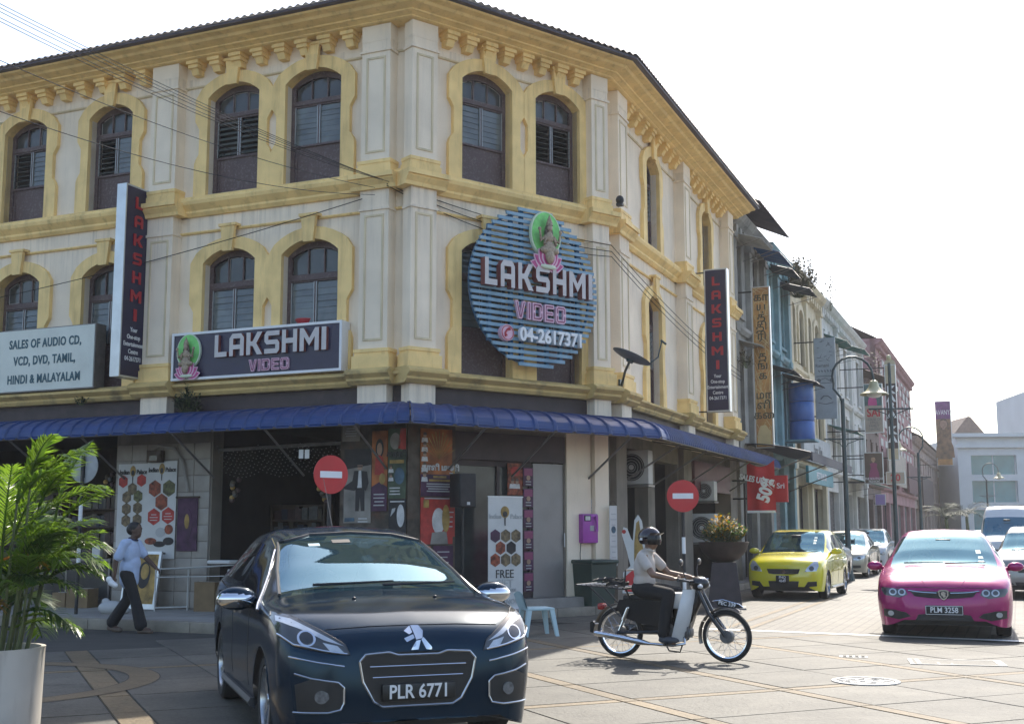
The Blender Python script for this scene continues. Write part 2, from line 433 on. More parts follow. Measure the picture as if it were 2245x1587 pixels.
def slab_material(name, c1, c2, c3):
    m = bpy.data.materials.new(name); m.use_nodes = True
    N, L = m.node_tree.nodes, m.node_tree.links
    b = N['Principled BSDF']; b.inputs['Roughness'].default_value = .72
    g = N.new('ShaderNodeNewGeometry'); oi = N.new('ShaderNodeObjectInfo')
    n1 = N.new('ShaderNodeTexNoise'); n1.inputs['Scale'].default_value = 1.1; n1.inputs['Detail'].default_value = 9; n1.inputs['Roughness'].default_value = .7
    n2 = N.new('ShaderNodeTexNoise'); n2.inputs['Scale'].default_value = 26; n2.inputs['Detail'].default_value = 6
    L.new(g.outputs['Position'], n1.inputs['Vector']); L.new(g.outputs['Position'], n2.inputs['Vector'])
    cr = N.new('ShaderNodeValToRGB'); cr.color_ramp.elements[0].position = .33; cr.color_ramp.elements[1].position = .68
    cr.color_ramp.elements[0].color = (*c1, 1); cr.color_ramp.elements[1].color = (*c2, 1)
    e = cr.color_ramp.elements.new(.52); e.color = (*c3, 1)
    L.new(n1.outputs[0], cr.inputs[0])
    mr = N.new('ShaderNodeMapRange'); mr.inputs[1].default_value = .3; mr.inputs[2].default_value = .7; mr.inputs[3].default_value = .78; mr.inputs[4].default_value = 1.15
    L.new(n2.outputs[0], mr.inputs[0])
    mr2 = N.new('ShaderNodeMapRange'); mr2.inputs[3].default_value = .86; mr2.inputs[4].default_value = 1.1
    L.new(oi.outputs['Random'], mr2.inputs[0])
    mu = N.new('ShaderNodeMath'); mu.operation = 'MULTIPLY'; L.new(mr.outputs[0], mu.inputs[0]); L.new(mr2.outputs[0], mu.inputs[1])
    mx = N.new('ShaderNodeMix'); mx.data_type = 'RGBA'; mx.blend_type = 'MULTIPLY'; mx.inputs[0].default_value = 1
    L.new(cr.outputs[0], mx.inputs[6]); L.new(mu.outputs[0], mx.inputs[7])
    # hairline cracks and stamped creases
    vo = N.new('ShaderNodeTexVoronoi'); vo.feature = 'DISTANCE_TO_EDGE'; vo.inputs['Scale'].default_value = 2.2
    n4 = N.new('ShaderNodeTexNoise'); n4.inputs['Scale'].default_value = 2.5; n4.inputs['Detail'].default_value = 5
    L.new(g.outputs['Position'], n4.inputs['Vector'])
    va = N.new('ShaderNodeVectorMath'); va.operation = 'MULTIPLY_ADD'; va.inputs[1].default_value = (.9,.9,.9)
    L.new(n4.outputs['Color'], va.inputs[0]); L.new(g.outputs['Position'], va.inputs[2]); L.new(va.outputs[0], vo.inputs['Vector'])
    mr3 = N.new('ShaderNodeMapRange'); mr3.inputs[1].default_value = 0; mr3.inputs[2].default_value = .035; mr3.inputs[3].default_value = .72; mr3.inputs[4].default_value = 1
    L.new(vo.outputs['Distance'], mr3.inputs[0])
    mx2 = N.new('ShaderNodeMix'); mx2.data_type = 'RGBA'; mx2.blend_type = 'MULTIPLY'; mx2.inputs[0].default_value = .6
    L.new(mx.outputs[2], mx2.inputs[6]); L.new(mr3.outputs[0], mx2.inputs[7]); L.new(mx2.outputs[2], b.inputs['Base Color'])
    n5 = N.new('ShaderNodeTexNoise'); n5.inputs['Scale'].default_value = .42; n5.inputs['Detail'].default_value = 10; n5.inputs['Roughness'].default_value = .72; L.new(g.outputs['Position'], n5.inputs['Vector'])
    mr5 = N.new('ShaderNodeMapRange'); mr5.inputs[1].default_value = .46; mr5.inputs[2].default_value = .64; mr5.inputs[3].default_value = 1.1; mr5.inputs[4].default_value = .70; L.new(n5.outputs[0], mr5.inputs[0])
    mx5 = N.new('ShaderNodeMix'); mx5.data_type = 'RGBA'; mx5.blend_type = 'MULTIPLY'; mx5.inputs[0].default_value = 1; L.new(mx2.outputs[2], mx5.inputs[6]); L.new(mr5.outputs[0], mx5.inputs[7]); L.new(mx5.outputs[2], b.inputs['Base Color'])
    ad = N.new('ShaderNodeMath'); ad.operation = 'ADD'; L.new(n2.outputs[0], ad.inputs[0]); L.new(mr3.outputs[0], ad.inputs[1])
    bp = N.new('ShaderNodeBump'); bp.inputs['Strength'].default_value = .35; bp.inputs['Distance'].default_value = .02
    L.new(ad.outputs[0], bp.inputs['Height']); L.new(bp.outputs[0], b.inputs['Normal'])
    _M[name] = m
slab_material('slab', (.060,.058,.048), (.118,.111,.089), (.090,.085,.069))
slab_material('band', (.115,.085,.045), (.18,.13,.068), (.148,.107,.056))

def cobble_material():
    m = bpy.data.materials.new('cobble'); m.use_nodes = True
    N, L = m.node_tree.nodes, m.node_tree.links
    b = N['Principled BSDF']; b.inputs['Roughness'].default_value = .7
    g = N.new('ShaderNodeNewGeometry')
    mp = N.new('ShaderNodeMapping'); mp.inputs['Rotation'].default_value = (0, 0, R_(-67.3)); L.new(g.outputs['Position'], mp.inputs[0])
    br = N.new('ShaderNodeTexBrick'); br.inputs['Scale'].default_value = 1; br.inputs['Brick Width'].default_value = .22; br.inputs['Row Height'].default_value = .16
    br.inputs['Mortar Size'].default_value = .012; br.inputs['Color1'].default_value = (.118,.108,.086,1); br.inputs['Color2'].default_value = (.085,.08,.067,1); br.inputs['Mortar'].default_value = (.055,.05,.043,1)
    L.new(mp.outputs[0], br.inputs['Vector'])
    n2 = N.new('ShaderNodeTexNoise'); n2.inputs['Scale'].default_value = .8; n2.inputs['Detail'].default_value = 8; L.new(g.outputs['Position'], n2.inputs['Vector'])
    mr = N.new('ShaderNodeMapRange'); mr.inputs[1].default_value = .3; mr.inputs[2].default_value = .7; mr.inputs[3].default_value = .75; mr.inputs[4].default_value = 1.2; L.new(n2.outputs[0], mr.inputs[0])
    mx = N.new('ShaderNodeMix'); mx.data_type = 'RGBA'; mx.blend_type = 'MULTIPLY'; mx.inputs[0].default_value = 1
    L.new(br.outputs[0], mx.inputs[6]); L.new(mr.outputs[0], mx.inputs[7]); L.new(mx.outputs[2], b.inputs['Base Color'])
    bp = N.new('ShaderNodeBump'); bp.inputs['Strength'].default_value = .6; bp.inputs['Distance'].default_value = .02; bp.invert = True
    L.new(br.outputs['Fac'], bp.inputs['Height']); L.new(bp.outputs[0], b.inputs['Normal'])
    _M['cobble'] = m
cobble_material()

# ================================================================== ground
g = MB(); g._a([(-900,-300,-.03),(900,-300,-.03),(900,1500,-.03),(-900,1500,-.03)], [(0,1,2,3)])
tag(obj('ground', g, 'asphalt'), kind='structure')

SA = R_(24.5)
sa, sb = Vector((math.cos(SA), math.sin(SA), 0)), Vector((-math.sin(SA), math.cos(SA), 0))   # along s, along t
SF = Matrix.Rotation(SA, 4, 'Z')
base = MB(); base._a([(-40,-6,-.012),(9,-6,-.012),(9,17,-.012),(-2,23.5,-.012),(-40,40,-.012)], [(0,1,2,3,4)])
paving = tag(obj('paving', base, 'joint'), kind='structure')
s_lines = [-9.2,-8.1,-6.9,-5.8,-4.7,-3.6,-2.5,-1.4,-.3,.3,1.1]
bands_s = [(1.12,1.40),(5.30,5.47),(6.99,7.15),(9.30,9.46)]
bands_t = [(9.42,9.57),(13.95,14.1)]
def cuts(lo, hi, bands, step):
    segs, x = [], lo
    for a, b in bands + [(hi, hi)]:
        n = max(1, round((a - x)/step))
        for i in range(n):
            segs.append((x+(a-x)*i/n, x+(a-x)*(i+1)/n, False))
        if b > a: segs.append((a, b, True))
        x = b
    return segs
S_seg = cuts(-12.1, 13.4, bands_s, 1.05)
T_seg = cuts(5.0, 22.0, bands_t, 1.12)
slab_cache = {}
# round flower bed ring seen at the lower left: centre and radii
RC = Vector((-5.6, 12.15, 0)); R1, R2 = 1.62, 1.92
def inside_pave(p):
    if p.y < 7.2 and p.x < 9: return p.y > 3.5
    dL = .394*p.x + .919*p.y
    if p.x < -.5 and dL > 14.9: return False
    # white stop line: along direction (-29 deg) through (3.82,18.09)
    if (p.x-3.82)*.486 + (p.y-18.09)*.874 > 0: return False
    dC = -.616*p.x + .788*p.y
    dRr = -.9225*p.x + .386*p.y
    if dC > 16.0 and p.x < 3: return False
    return p.x < 9.5
for (s0, s1, bs_) in S_seg:
    for (t0, t1, bt_) in T_seg:
        c = sa*((s0+s1)/2) + sb*((t0+t1)/2)
        if not inside_pave(c): continue
        if abs(c.x) > .47*c.y+3.0: continue
        band = bs_ or bt_
        w, h = s1-s0-.010, t1-t0-.010
        key = (round(w,3), round(h,3), band)
        if key not in slab_cache:
            mb = MB(); e = .006
            mb._a([(-w/2,-h/2,-.02),(w/2,-h/2,-.02),(w/2,h/2,-.02),(-w/2,h/2,-.02),(-w/2+e,-h/2+e,0),(w/2-e,-h/2+e,0),(w/2-e,h/2-e,0),(-w/2+e,h/2-e,0)],
                  [(4,5,6,7),(0,1,5,4),(1,2,6,5),(2,3,7,6),(3,0,4,7)])
            slab_cache[key] = mb.mesh('slab')
        o = obj('slab', slab_cache[key], 'band' if band else 'slab', paving, m=Matrix.Translation((c.x, c.y, random.uniform(-.0015,.0015))) @ SF)
ring = MB()
def ringf(i, j):
    a = 2*PI*i; r = R1+(R2-R1)*j
    return (RC.x+r*math.cos(a), RC.y+r*math.sin(a), .004)
ring.grid(ringf, 64, 1)
obj('kerb_ring', ring, 'band', paving)
rj = MB()
for rr in (R1-.012, R2):
    rj.grid(lambda i, j: (RC.x+(rr+.012*j)*math.cos(2*PI*i), RC.y+(rr+.012*j)*math.sin(2*PI*i), .0045), 64, 1)
obj('ring_joint', rj, 'joint', paving)

# cobbled street beyond the stop line
st = MB()
wd = Vector((.874,-.486,0))      # stop line direction
p0 = Vector((3.82,18.09,0)) - wd*4.2; p1 = Vector((3.82,18.09,0)) + wd*30
rd = Vector((.386,.9225,0))
st._a([tuple(p0+Vector((0,0,.0005))), tuple(p1+Vector((0,0,.0005))), tuple(p1+rd*260+Vector((0,0,.0005))), tuple(p0+rd*260+Vector((0,0,.0005)))], [(0,1,2,3)])
tag(obj('street', st, 'cobble'), kind='structure')
wl_ = MB()
q0 = Vector((3.82,18.09,.005)) - wd*1.15; q1 = Vector((3.82,18.09,.005)) + wd*9
nw = Vector((.486,.874,0))
wl_._a([tuple(q0-nw*.18), tuple(q1-nw*.18), tuple(q1+nw*.02), tuple(q0+nw*.02)], [(0,1,2,3)])
tag(obj('stop_line', wl_, 'white_paint', parent=None), kind='structure')
yb = MB()
for k, off in enumerate((0, .34)):
    a = G(1640,1357,.005)+Vector((.9225,-.386,0))*off; b = a + rd*7
    q = Vector((.9225,-.386,0))*.11
    a = a - rd*2.6
    yb._a([tuple(a), tuple(a+q), tuple(b+q), tuple(b)], [(0,1,2,3)])
tag(obj('street_edge_band', yb, 'band'), kind='structure')

# manhole covers
mh = thing('manhole_cover', 'round pale iron manhole cover in the sunlit paving in front of the magenta car', 'manhole', TR(*G(1898,1493,.002)))
mb = MB(); mb.lathe([(.0,.002),(.27,.002),(.27,.006),(.275,.006)], 40); 
for k in range(46):
    a, r = random.uniform(0,6.28), .25*math.sqrt(random.random())
    mb.cbox((r*math.cos(a), r*math.sin(a), .005), (.05,.018,.006))
obj('lid', mb, 'iron_light', mh)
mb = MB(); mb.lathe([(.285,.001),(.285,.009),(.33,.009),(.335,.001)], 40); obj('rim', mb, 'iron_light', mh)
g0 = G(2098,1452,.002)
dr = thing('drain_cover', 'rectangular worn drain cover lying flat in the paving near the magenta car', 'drain cover', TR(g0.x, g0.y, .002, rz=R_(-14)))
mb = MB(); 
for x0, x1, y0, y1 in ((-.52,.5,-.28,-.25),(-.52,.5,.25,.28),(-.52,-.48,-.25,.25),(.42,.5,-.25,.25),(-.44,-.40,-.25,.25),(-.22,-.2,-.25,-.05),(-.08,-.06,-.25,-.12)): mb.box(x0,x1,y0,y1,0,.006)
obj('frame', mb, 'iron_light', dr)
mb = MB(); mb.box(-.51,.49,-.27,.27,-.001,.003); obj('plate', mb, 'slab', dr)
g1 = G(1871,1439,.002)
dr = thing('valve_cover', 'small rectangular valve cover in the paving between motorcycle and magenta car', 'valve cover', TR(g1.x, g1.y, .002, rz=R_(-14)))
mb = MB(); mb.box(-.16,.16,-.1,.1,0,.004); obj('plate', mb, 'iron_light', dr)
mb = MB(); 
for k in range(4): mb.box(-.12+.07*k,-.08+.07*k,-.06,.06,.004,.007)
obj('slot', mb, 'joint', dr)

# ================================================================== pavement round the corner building
pv = MB()
def on(k, u, out, z=0): 
    v = FR(k,u,out,z).translation; return (v.x, v.y)
pavL = [on('L',-16,2.55), on('L',-1.2,2.55), on('C',-.5,.95), on('C',1.0,.42), on('C',4.55,.42), on('R',.3,.55), on('R',14,.55), on('R',14,-1.5), on('R',.3,-1), on('C',2,-3), on('L',-4,-5), on('L',-16,-5)]
pv.prismz(pavL, -.02, .13)
pavement = tag(obj('pavement', pv, 'concrete'), kind='structure')
kb = MB()
def kerb_run(a, b, w=.16, z=.15, n=12):
    a, b = Vector((*a,0)), Vector((*b,0)); d = (b-a).normalized(); nn = Vector((d.y,-d.x,0)); L_ = (b-a).length
    k = max(1, round(L_/1.0))
    for i in range(k):
        p = a + d*(L_*i/k); 
        mb = MB(); mb.rbox(.004, L_/k-.004, -w, 0, -.02, z+random.uniform(-.004,.004), .012)
        obj('kerb_stone', mb, 'kerb', pavement, m=Matrix.Translation(p) @ Matrix.Rotation(math.atan2(d.y,d.x),4,'Z'))
kerb_run(pavL[0], pavL[1]); kerb_run(pavL[1], pavL[2]); kerb_run(pavL[2], pavL[3]); kerb_run(pavL[3], pavL[4]); kerb_run(pavL[4], pavL[5]); kerb_run(pavL[5], pavL[6])
stp = MB(); stp.box(.85,4.25,-.30,.5,.13,.31); 
tag(obj('doorstep', stp, 'concrete', m=FR('C')), kind='structure')
# ================================================================== corner building
CB = thing('corner_building', 'three storey cream corner shophouse with yellow trim and arched brown windows', 'building', FR('C', 0, 0, 0))
Z_SILL1, Z_SILL2, Z_TOP = 4.2, 7.68, 10.4
def wall_grid(k, u0, u1, z0, z1, holes, name='wall', mat='wall', th=.3, out=0.):
    us = sorted(set([u0, u1] + [h[0] for h in holes] + [h[1] for h in holes]))
    zs = sorted(set([z0, z1] + [h[2] for h in holes] + [h[3] for h in holes]))
    mb = MB()
    def solid(a, b):
        if not (0 <= a < len(us)-1 and 0 <= b < len(zs)-1): return False
        cu, cz = (us[a]+us[a+1])/2, (zs[b]+zs[b+1])/2
        return not any(h[0] < cu < h[1] and h[2] < cz < h[3] for h in holes)
    for a in range(len(us)-1):
        for b in range(len(zs)-1):
            if not solid(a, b): continue
            x0, x1, y0, y1 = us[a], us[a+1], zs[b], zs[b+1]
            mb._a([(x0,0,y0),(x1,0,y0),(x1,0,y1),(x0,0,y1)], [(0,1,2,3)])
            mb._a([(x0,th,y0),(x1,th,y0),(x1,th,y1),(x0,th,y1)], [(3,2,1,0)])
            for (da, db, e) in ((-1,0,((x0,y0),(x0,y1))),(1,0,((x1,y0),(x1,y1))),(0,-1,((x0,y0),(x1,y0))),(0,1,((x0,y1),(x1,y1)))):
                if not solid(a+da, b+db):
                    (p, q), (r, s) = e
                    mb._a([(p,0,q),(r,0,s),(r,th,s),(p,th,q)], [(0,1,2,3)])
    return obj(name, mb, mat, CB, m=FR(k, 0, out))

WIN2 = {'L': [(-9.34,-8.21),(-7.12,-6.04),(-4.25,-3.10),(-2.53,-1.35)], 'C': [(1.05,2.18),(2.73,3.82)], 'R': [(3.12,4.14),(8.1,9.1)]}
WIN1 = {'L': [(-9.34,-8.21),(-7.12,-6.04),(-4.25,-3.10),(-2.53,-1.35)], 'C': [(1.05,2.18),(2.73,3.82)], 'R': [(3.12,4.14),(8.1,9.1)]}
WH2, WH1 = 2.10, 2.42
EXT = {'L': (-13.0, 0), 'C': (0, 4.341), 'R': (0, 11.45)}
SHOP = {'L': [(-12.6,-6.15,.13,3.3),(-3.95,-1.22,.13,3.35)], 'C': [(.92,3.42,.31,3.2)], 'R': [(1.55,3.1,.13,3.15),(3.6,5.5,.5,3.0),(6.5,10.4,.13,3.0)]}
for k in 'LCR':
    holes = [(a,b,Z_SILL2,Z_SILL2+WH2) for a,b in WIN2[k]] + [(a,b,Z_SILL1,Z_SILL1+WH1) for a,b in WIN1[k]]
    wall_grid(k, EXT[k][0], EXT[k][1], 3.4, Z_TOP, holes)
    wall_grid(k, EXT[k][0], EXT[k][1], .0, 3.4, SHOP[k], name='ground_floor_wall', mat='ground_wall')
# near-black sheets behind the windows; the rooms' darkness is put into their colour
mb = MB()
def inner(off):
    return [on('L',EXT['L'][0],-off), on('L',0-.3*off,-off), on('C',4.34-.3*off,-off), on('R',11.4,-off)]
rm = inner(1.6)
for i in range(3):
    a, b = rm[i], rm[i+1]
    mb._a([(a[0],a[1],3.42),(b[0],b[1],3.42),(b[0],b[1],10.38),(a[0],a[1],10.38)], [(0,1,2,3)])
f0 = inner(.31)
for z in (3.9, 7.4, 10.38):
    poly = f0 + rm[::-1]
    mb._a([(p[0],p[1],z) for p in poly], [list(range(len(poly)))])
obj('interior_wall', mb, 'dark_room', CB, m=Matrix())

def arch(w, zs, zc, n=12):
    h = zc-zs; Rr = (w*w/4+h*h)/(2*h); cz = zc-Rr
    a = math.asin(w/2/Rr)
    return [(Rr*math.sin(-a+2*a*i/n), cz+Rr*math.cos(-a+2*a*i/n)) for i in range(n+1)]
def arch_z(x, w, zs, zc):
    h = zc-zs; Rr = (w*w/4+h*h)/(2*h)
    return zc-Rr+math.sqrt(max(0, Rr*Rr-x*x))
_surr = {}
def surround(w, H):
    key = (round(w,2), round(H,2))
    if key in _surr: return _surr[key]
    zs = H-.24
    inn = arch(w, zs, H)
    e, e2 = .285, .185
    right = [(w/2+e,0),(w/2+e,.62),(w/2+e-.03,.70),(w/2+e2,.80),(w/2+e2,1.28),(w/2+e-.04,1.38),(w/2+e,1.44),(w/2+e,zs+.02),(w/2+.16,zs+.20)]
    oa = arch(w+.30, zs+.21, H+.22, 10)
    left = [(-x,z) for x,z in right[::-1]]
    poly = [(-w/2,0)] + inn + [(w/2,0)] + right + oa[::-1][1:-1] + left
    mb = MB(); mb.prism(poly[::-1], -.085, .2)
    ks = MB(); ks.prism([(-.10,H-.06),(.10,H-.06),(.155,H+.40),(-.155,H+.40)], -.15, -.08)
    ks.prism([(-.19,H+.40),(.19,H+.40),(.19,H+.45),(-.19,H+.45)], -.17, -.0)
    _surr[key] = (mb.mesh('surround'), ks.mesh('keystone'))
    return _surr[key]
_slat = {}
def window(k, ua, ub, zb, H, op, parent=None, fan=3, low=.36, frame='brown'):
    w = ub-ua; uc = (ua+ub)/2
    F = FR(k, uc, 0, zb)
    P = parent or CB
    zs = H-.24; fz = H*.76; lz = H*low; lt = H*.70
    mb = MB(); y0, y1 = .13, .2
    st = .085
    mb.box(-w/2,-w/2+st,y0,y1,0,zs); mb.box(w/2-st,w/2,y0,y1,0,zs)
    mb.box(-w/2+st,w/2-st,y0,y1,lt,fz)
    mb.box(-w/2+st,w/2-st,y0-.025,y0,lt+.03,lt+.07)
    mb.box(-.025,.025,y0,y1,lz,lt)
    mb.box(-w/2+st,w/2-st,y0,y1,lz-.04,lz)
    a1 = arch(w, zs, H); a2 = arch(w-.17, zs-.02, H-.115)
    mb.prism((a1 + a2[::-1])[::-1], y0, y1)
    xi = w/2-st
    for i in (1, 2):
        x = -xi+2*xi*i/3
        mb.box(x-.014,x+.014,y0+.01,y1,fz,arch_z(x,w-.17,zs-.02,H-.115)-.002)
    fr = obj('window', mb, frame, P, m=F)
    pm = MB(); pm.box(-w/2+st,w/2-st,.165,.195,0,lz-.04); pm.box(-w/2+st,-w/2+st+.05,.155,.165,.0,lz-.04)
    obj('panel', pm, frame, fr)
    for i in range(3):
        xa, xb = -xi+2*xi*i/3+.016, -xi+2*xi*(i+1)/3-.016
        pts = [(xa,fz+.012),(xb,fz+.012)] + [(xb+(xa-xb)*j/5, arch_z(xb+(xa-xb)*j/5,w-.17,zs-.02,H-.115)-.012) for j in range(6)]
        g_ = MB(); g_.prism(pts, .172, .178); obj('pane', g_, 'glass_window', fr)
        if random.random() < .6:
            rm_ = MB()
            for (p, q) in zip(pts, pts[1:]+pts[:1]):
                if random.random() < .75: rm_.tube([(p[0],.168,p[1]),(q[0],.168,q[1])], .006, 5)
            if rm_.f: obj('putty', rm_, 'peel', fr)
    ns = 7
    for side in (0, 1):
        xa, xb = (-w/2+st+.02, -.035) if side == 0 else (.035, w/2-st-.02)
        tilt = op[side]
        sl = (lt-lz-.02)/ns
        key = (round(xb-xa,3), round(sl,3))
        if key not in _slat:
            sm = MB(); sm.box(-(xb-xa)/2,(xb-xa)/2,-.003,.003,-sl*.55,sl*.55); _slat[key] = sm.mesh('slat')
        for i in range(ns):
            t = tilt + random.uniform(-.06,.06)
            obj('slat', _slat[key], 'glass_slat', fr, m=F @ TR((xa+xb)/2,.15,lz+.01+sl*(i+.5), rx=t))
        for xr in (xa-.0105, xb+.0105):
            bm_ = MB(); bm_.box(xr-.0075,xr+.0075,.12,.15,lz,lt); obj('louvre_rail', bm_, 'metal_bar', fr)
    s_, kst = surround(w, H)
    obj('window_surround', s_, 'yellow', P, m=F); obj('keystone', kst, 'yellow', P, m=F)
    return fr
ops2 = {'L': [(-1.0,-.12),(-1.0,-.1),(-.85,-.8),(-.1,-.08)], 'C': [(-.12,-.1),(-1.3,-1.3)], 'R': [(-.2,-.2),(-1.0,-1.0)]}
ops1 = {'L': [(-.1,-.12),(-.1,-.1),(-.12,-.1),(-.1,-.1)], 'C': [(-.35,-.3),(-.2,-.2)], 'R': [(-.2,-.2),(-.6,-.6)]}
for k in 'LCR':
    for i, (a, b) in enumerate(WIN2[k]): window(k, a, b, Z_SILL2, WH2, ops2[k][i])
    for i, (a, b) in enumerate(WIN1[k]): window(k, a, b, Z_SILL1, WH1, ops1[k][i])

# ---- pilasters: (facade, u0, u1)
PIL = [('L',-12.6,-12.0),('L',-5.43,-4.83),('L',-.82,-.26),('C',-.12,.40),('C',3.98,4.40),('R',.58,1.2),('R',5.66,6.27),('R',10.42,11.05)]
PO = .25
def panel_frame(mb, u0, u1, z0, z1, y):
    t = .035
    mb.box(u0,u0+t,y-.015,y,z0,z1); mb.box(u1-t,u1,y-.015,y,z0,z1); mb.box(u0+t,u1-t,y-.015,y,z0,z0+t); mb.box(u0+t,u1-t,y-.015,y,z1-t,z1)
for (k, a, b) in PIL:
    mb = MB(); w = b-a; c = (a+b)/2
    p = PO
    mb.box(-w/2,w/2,-p,.0,3.4,3.93)
    mb.box(-w/2,w/2,-p,.0,4.54,7.32)
    mb.box(-w/2,w/2,-p,.0,7.82,9.97)
    mb.box(-w/2-.03,w/2+.03,-p-.03,.0,9.77,9.81)
    mb.box(-w/2-.02,w/2+.02,-p-.025,.0,6.94,6.99)
    po = obj('pilaster', mb, 'wall', CB, m=FR(k, c))
    for za, zb in ((4.68,6.86),(7.96,9.68)):
        fm = MB(); panel_frame(fm, -w/2+.09, w/2-.09, za, zb, -p); obj('panel_moulding', fm, 'cream', po)
    for zz in (((4.2,4.42,.08),(4.42,4.48,.045),(4.48,4.54,.06)), ((7.56,7.70,.06),(7.70,7.76,.04),(7.76,7.82,.05))):
        bm_ = MB()
        for (z0, z1, e) in zz: bm_.box(-w/2-e,w/2+e,-p-e,0,z0,z1)
        obj('pilaster_base', bm_, 'yellow', po)

# ---- horizontal mouldings, mitred round the corners
def offset_pts(out, extL=EXT['L'][0], extR=EXT['R'][1]):
    def meet(a, b):
        (n1,o1,_),(n2,o2,_) = _pl(a), _pl(b); o1 -= out; o2 -= out
        det = n1[0]*n2[1]-n1[1]*n2[0]
        return ((o1*n2[1]-n1[1]*o2)/det, (n1[0]*o2-o1*n2[0])/det)
    return [on('L',extL,out), meet('L','C'), meet('C','R'), on('R',extR,out)]
def moulding(prof, mat, name, extR=EXT['R'][1]):
    """prof: list of (out,z) closed polygon, swept along the three facades"""
    rows = [offset_pts(o_, extR=extR) for (o_, z) in prof]
    mb = MB(); n = len(prof)
    for seg in range(3):
        vs = []
        for e in (seg, seg+1):
            vs += [(*rows[i][e], prof[i][1]) for i in range(n)]
        fs = [[i, (i+1)%n, n+(i+1)%n, n+i] for i in range(n)]
        if seg == 0: fs.append(list(range(n)))
        if seg == 2: fs.append(list(range(2*n-1, n-1, -1)))
        mb._a(vs, fs, False)
    return obj(name, mb, mat, CB, m=Matrix())
moulding([(-.05,7.30),(.05,7.30),(.10,7.36),(.10,7.40),(.20,7.50),(.22,7.56),(.17,7.60),(.17,7.64),(.10,7.676),(-.02,7.676)], 'yellow', 'string_course')
moulding([(-.05,6.975),(.035,6.975),(.05,7.0),(.035,7.02),(-.02,7.02)], 'yellow', 'string_course')
moulding([(-.05,9.81),(.03,9.81),(.045,9.83),(.03,9.85),(-.02,9.85)], 'cream', 'string_course')
moulding([(-.05,3.925),(.16,3.925),(.20,3.98),(.20,4.02),(.30,4.09),(.30,4.13),(.12,4.195),(-.02,4.195)], 'yellow_dirty', 'string_course')
moulding([(-.02,3.56),(.03,3.56),(.03,3.92),(-.02,3.92)], 'brown_dark', 'fascia_board')
moulding([(-.05,10.27),(.30,10.27),(.34,10.285),(.34,10.30),(.42,10.33),(.46,10.335),(.47,10.36),(.56,10.38),(.64,10.40),(.68,10.44),(.80,10.46),(.82,10.49),(-.05,10.49)], 'yellow', 'cornice')
# broken pieces where the pilasters push the courses forward
for (k, a, b) in PIL:
    mb = MB(); w = b-a; c = (a+b)/2
    mb.prismx([(-PO-.06,7.30),(-PO-.08,7.36),(-PO-.15,7.44),(-PO-.15,7.47),(-PO-.19,7.47),(-PO-.19,7.555),(0,7.555),(0,7.30)], -w/2-.16, w/2+.16)
    obj('course_break', mb, 'yellow', CB, m=FR(k, c))
    mb = MB()
    mb.prismx([(-PO-.06,3.93),(-PO-.14,3.99),(-PO-.14,4.03),(-PO-.22,4.10),(-PO-.22,4.14),(-PO-.13,4.2),(0,4.2),(0,3.93)], -w/2-.14, w/2+.14)
    obj('course_break', mb, 'yellow_dirty', CB, m=FR(k, c))
    mb = MB(); mb.box(-w/2-.005,w/2+.005,-PO-.005,0,9.97,10.265)
    obj('capital', mb, 'wall', CB, m=FR(k, c))
# brackets under the cornice
bk = MB(); bk.box(-.135,.135,-.28,0,10.2,10.268); bk.box(-.11,.11,-.24,0,10.13,10.2); bk.prismx([(-.2,10.13),(-.14,10.02),(0,10.02),(0,10.13)], -.08, .08)
bkm = bk.mesh('bracket')
def brackets(k, us):
    for u in us: obj('bracket', bkm, 'yellow', CB, m=FR(k, u))
def between(a, b, n): return [a+(b-a)*(i+.5)/n for i in range(n)]
brackets('L', between(-12.0,-5.5,13)); brackets('L', between(-4.75,-.9,8)); brackets('C', between(.52,3.9,8)); brackets('R', between(1.3,5.6,8)); brackets('R', between(6.35,10.35,8))


# ---- roof: corrugated sheets with a dark gutter board
def roof_sheet(k, u0, u1, out, z0, depth, rise, mA, mB, name='roof'):
    pitch = .16; n = int((u1-u0)/pitch)*6
    mb = MB()
    def fn(i, j):
        a = u0-mA*(1-j)*0; u = u0+(u1-u0)*i
        # hip: shrink with height on mitred ends
        ua = u0 + mA*j; ub = u1 - mB*j
        u = ua+(ub-ua)*i
        zz = z0+rise*j+.022*math.sin(2*PI*u/pitch)
        return (u, -out+depth*j, zz)
    mb.grid(fn, n, 1)
    mb2 = MB(); mb2.v = [(x,y,z-.012) for x,y,z in mb.v]; mb2.f = [f[::-1] for f in mb.f]; mb2.fm = mb.fm[:]; mb2.fs = mb.fs[:]
    mb.add(mb2)
    return obj(name, mb, 'roof_metal', CB, m=FR(k))
ro = .95
tLC, tCR = math.tan(R_(61.2)/2), math.tan(R_(29.3)/2)
roof_sheet('L', -13, ro*tLC, ro, 10.56, 5.0, 2.1, 0, 5.0*tLC)
roof_sheet('C', -ro*tLC, 4.341+ro*tCR+.05, ro, 10.57, 5.0, 2.1, 5.0*tLC, 5.0*tCR)
roof_sheet('R', -ro*tCR, 11.6, ro, 10.565, 5.0, 2.1, 5.0*tCR, 0)
moulding([(.70,10.495),(.92,10.50),(.92,10.54),(.70,10.54)], 'gutter', 'gutter_board', extR=11.5)

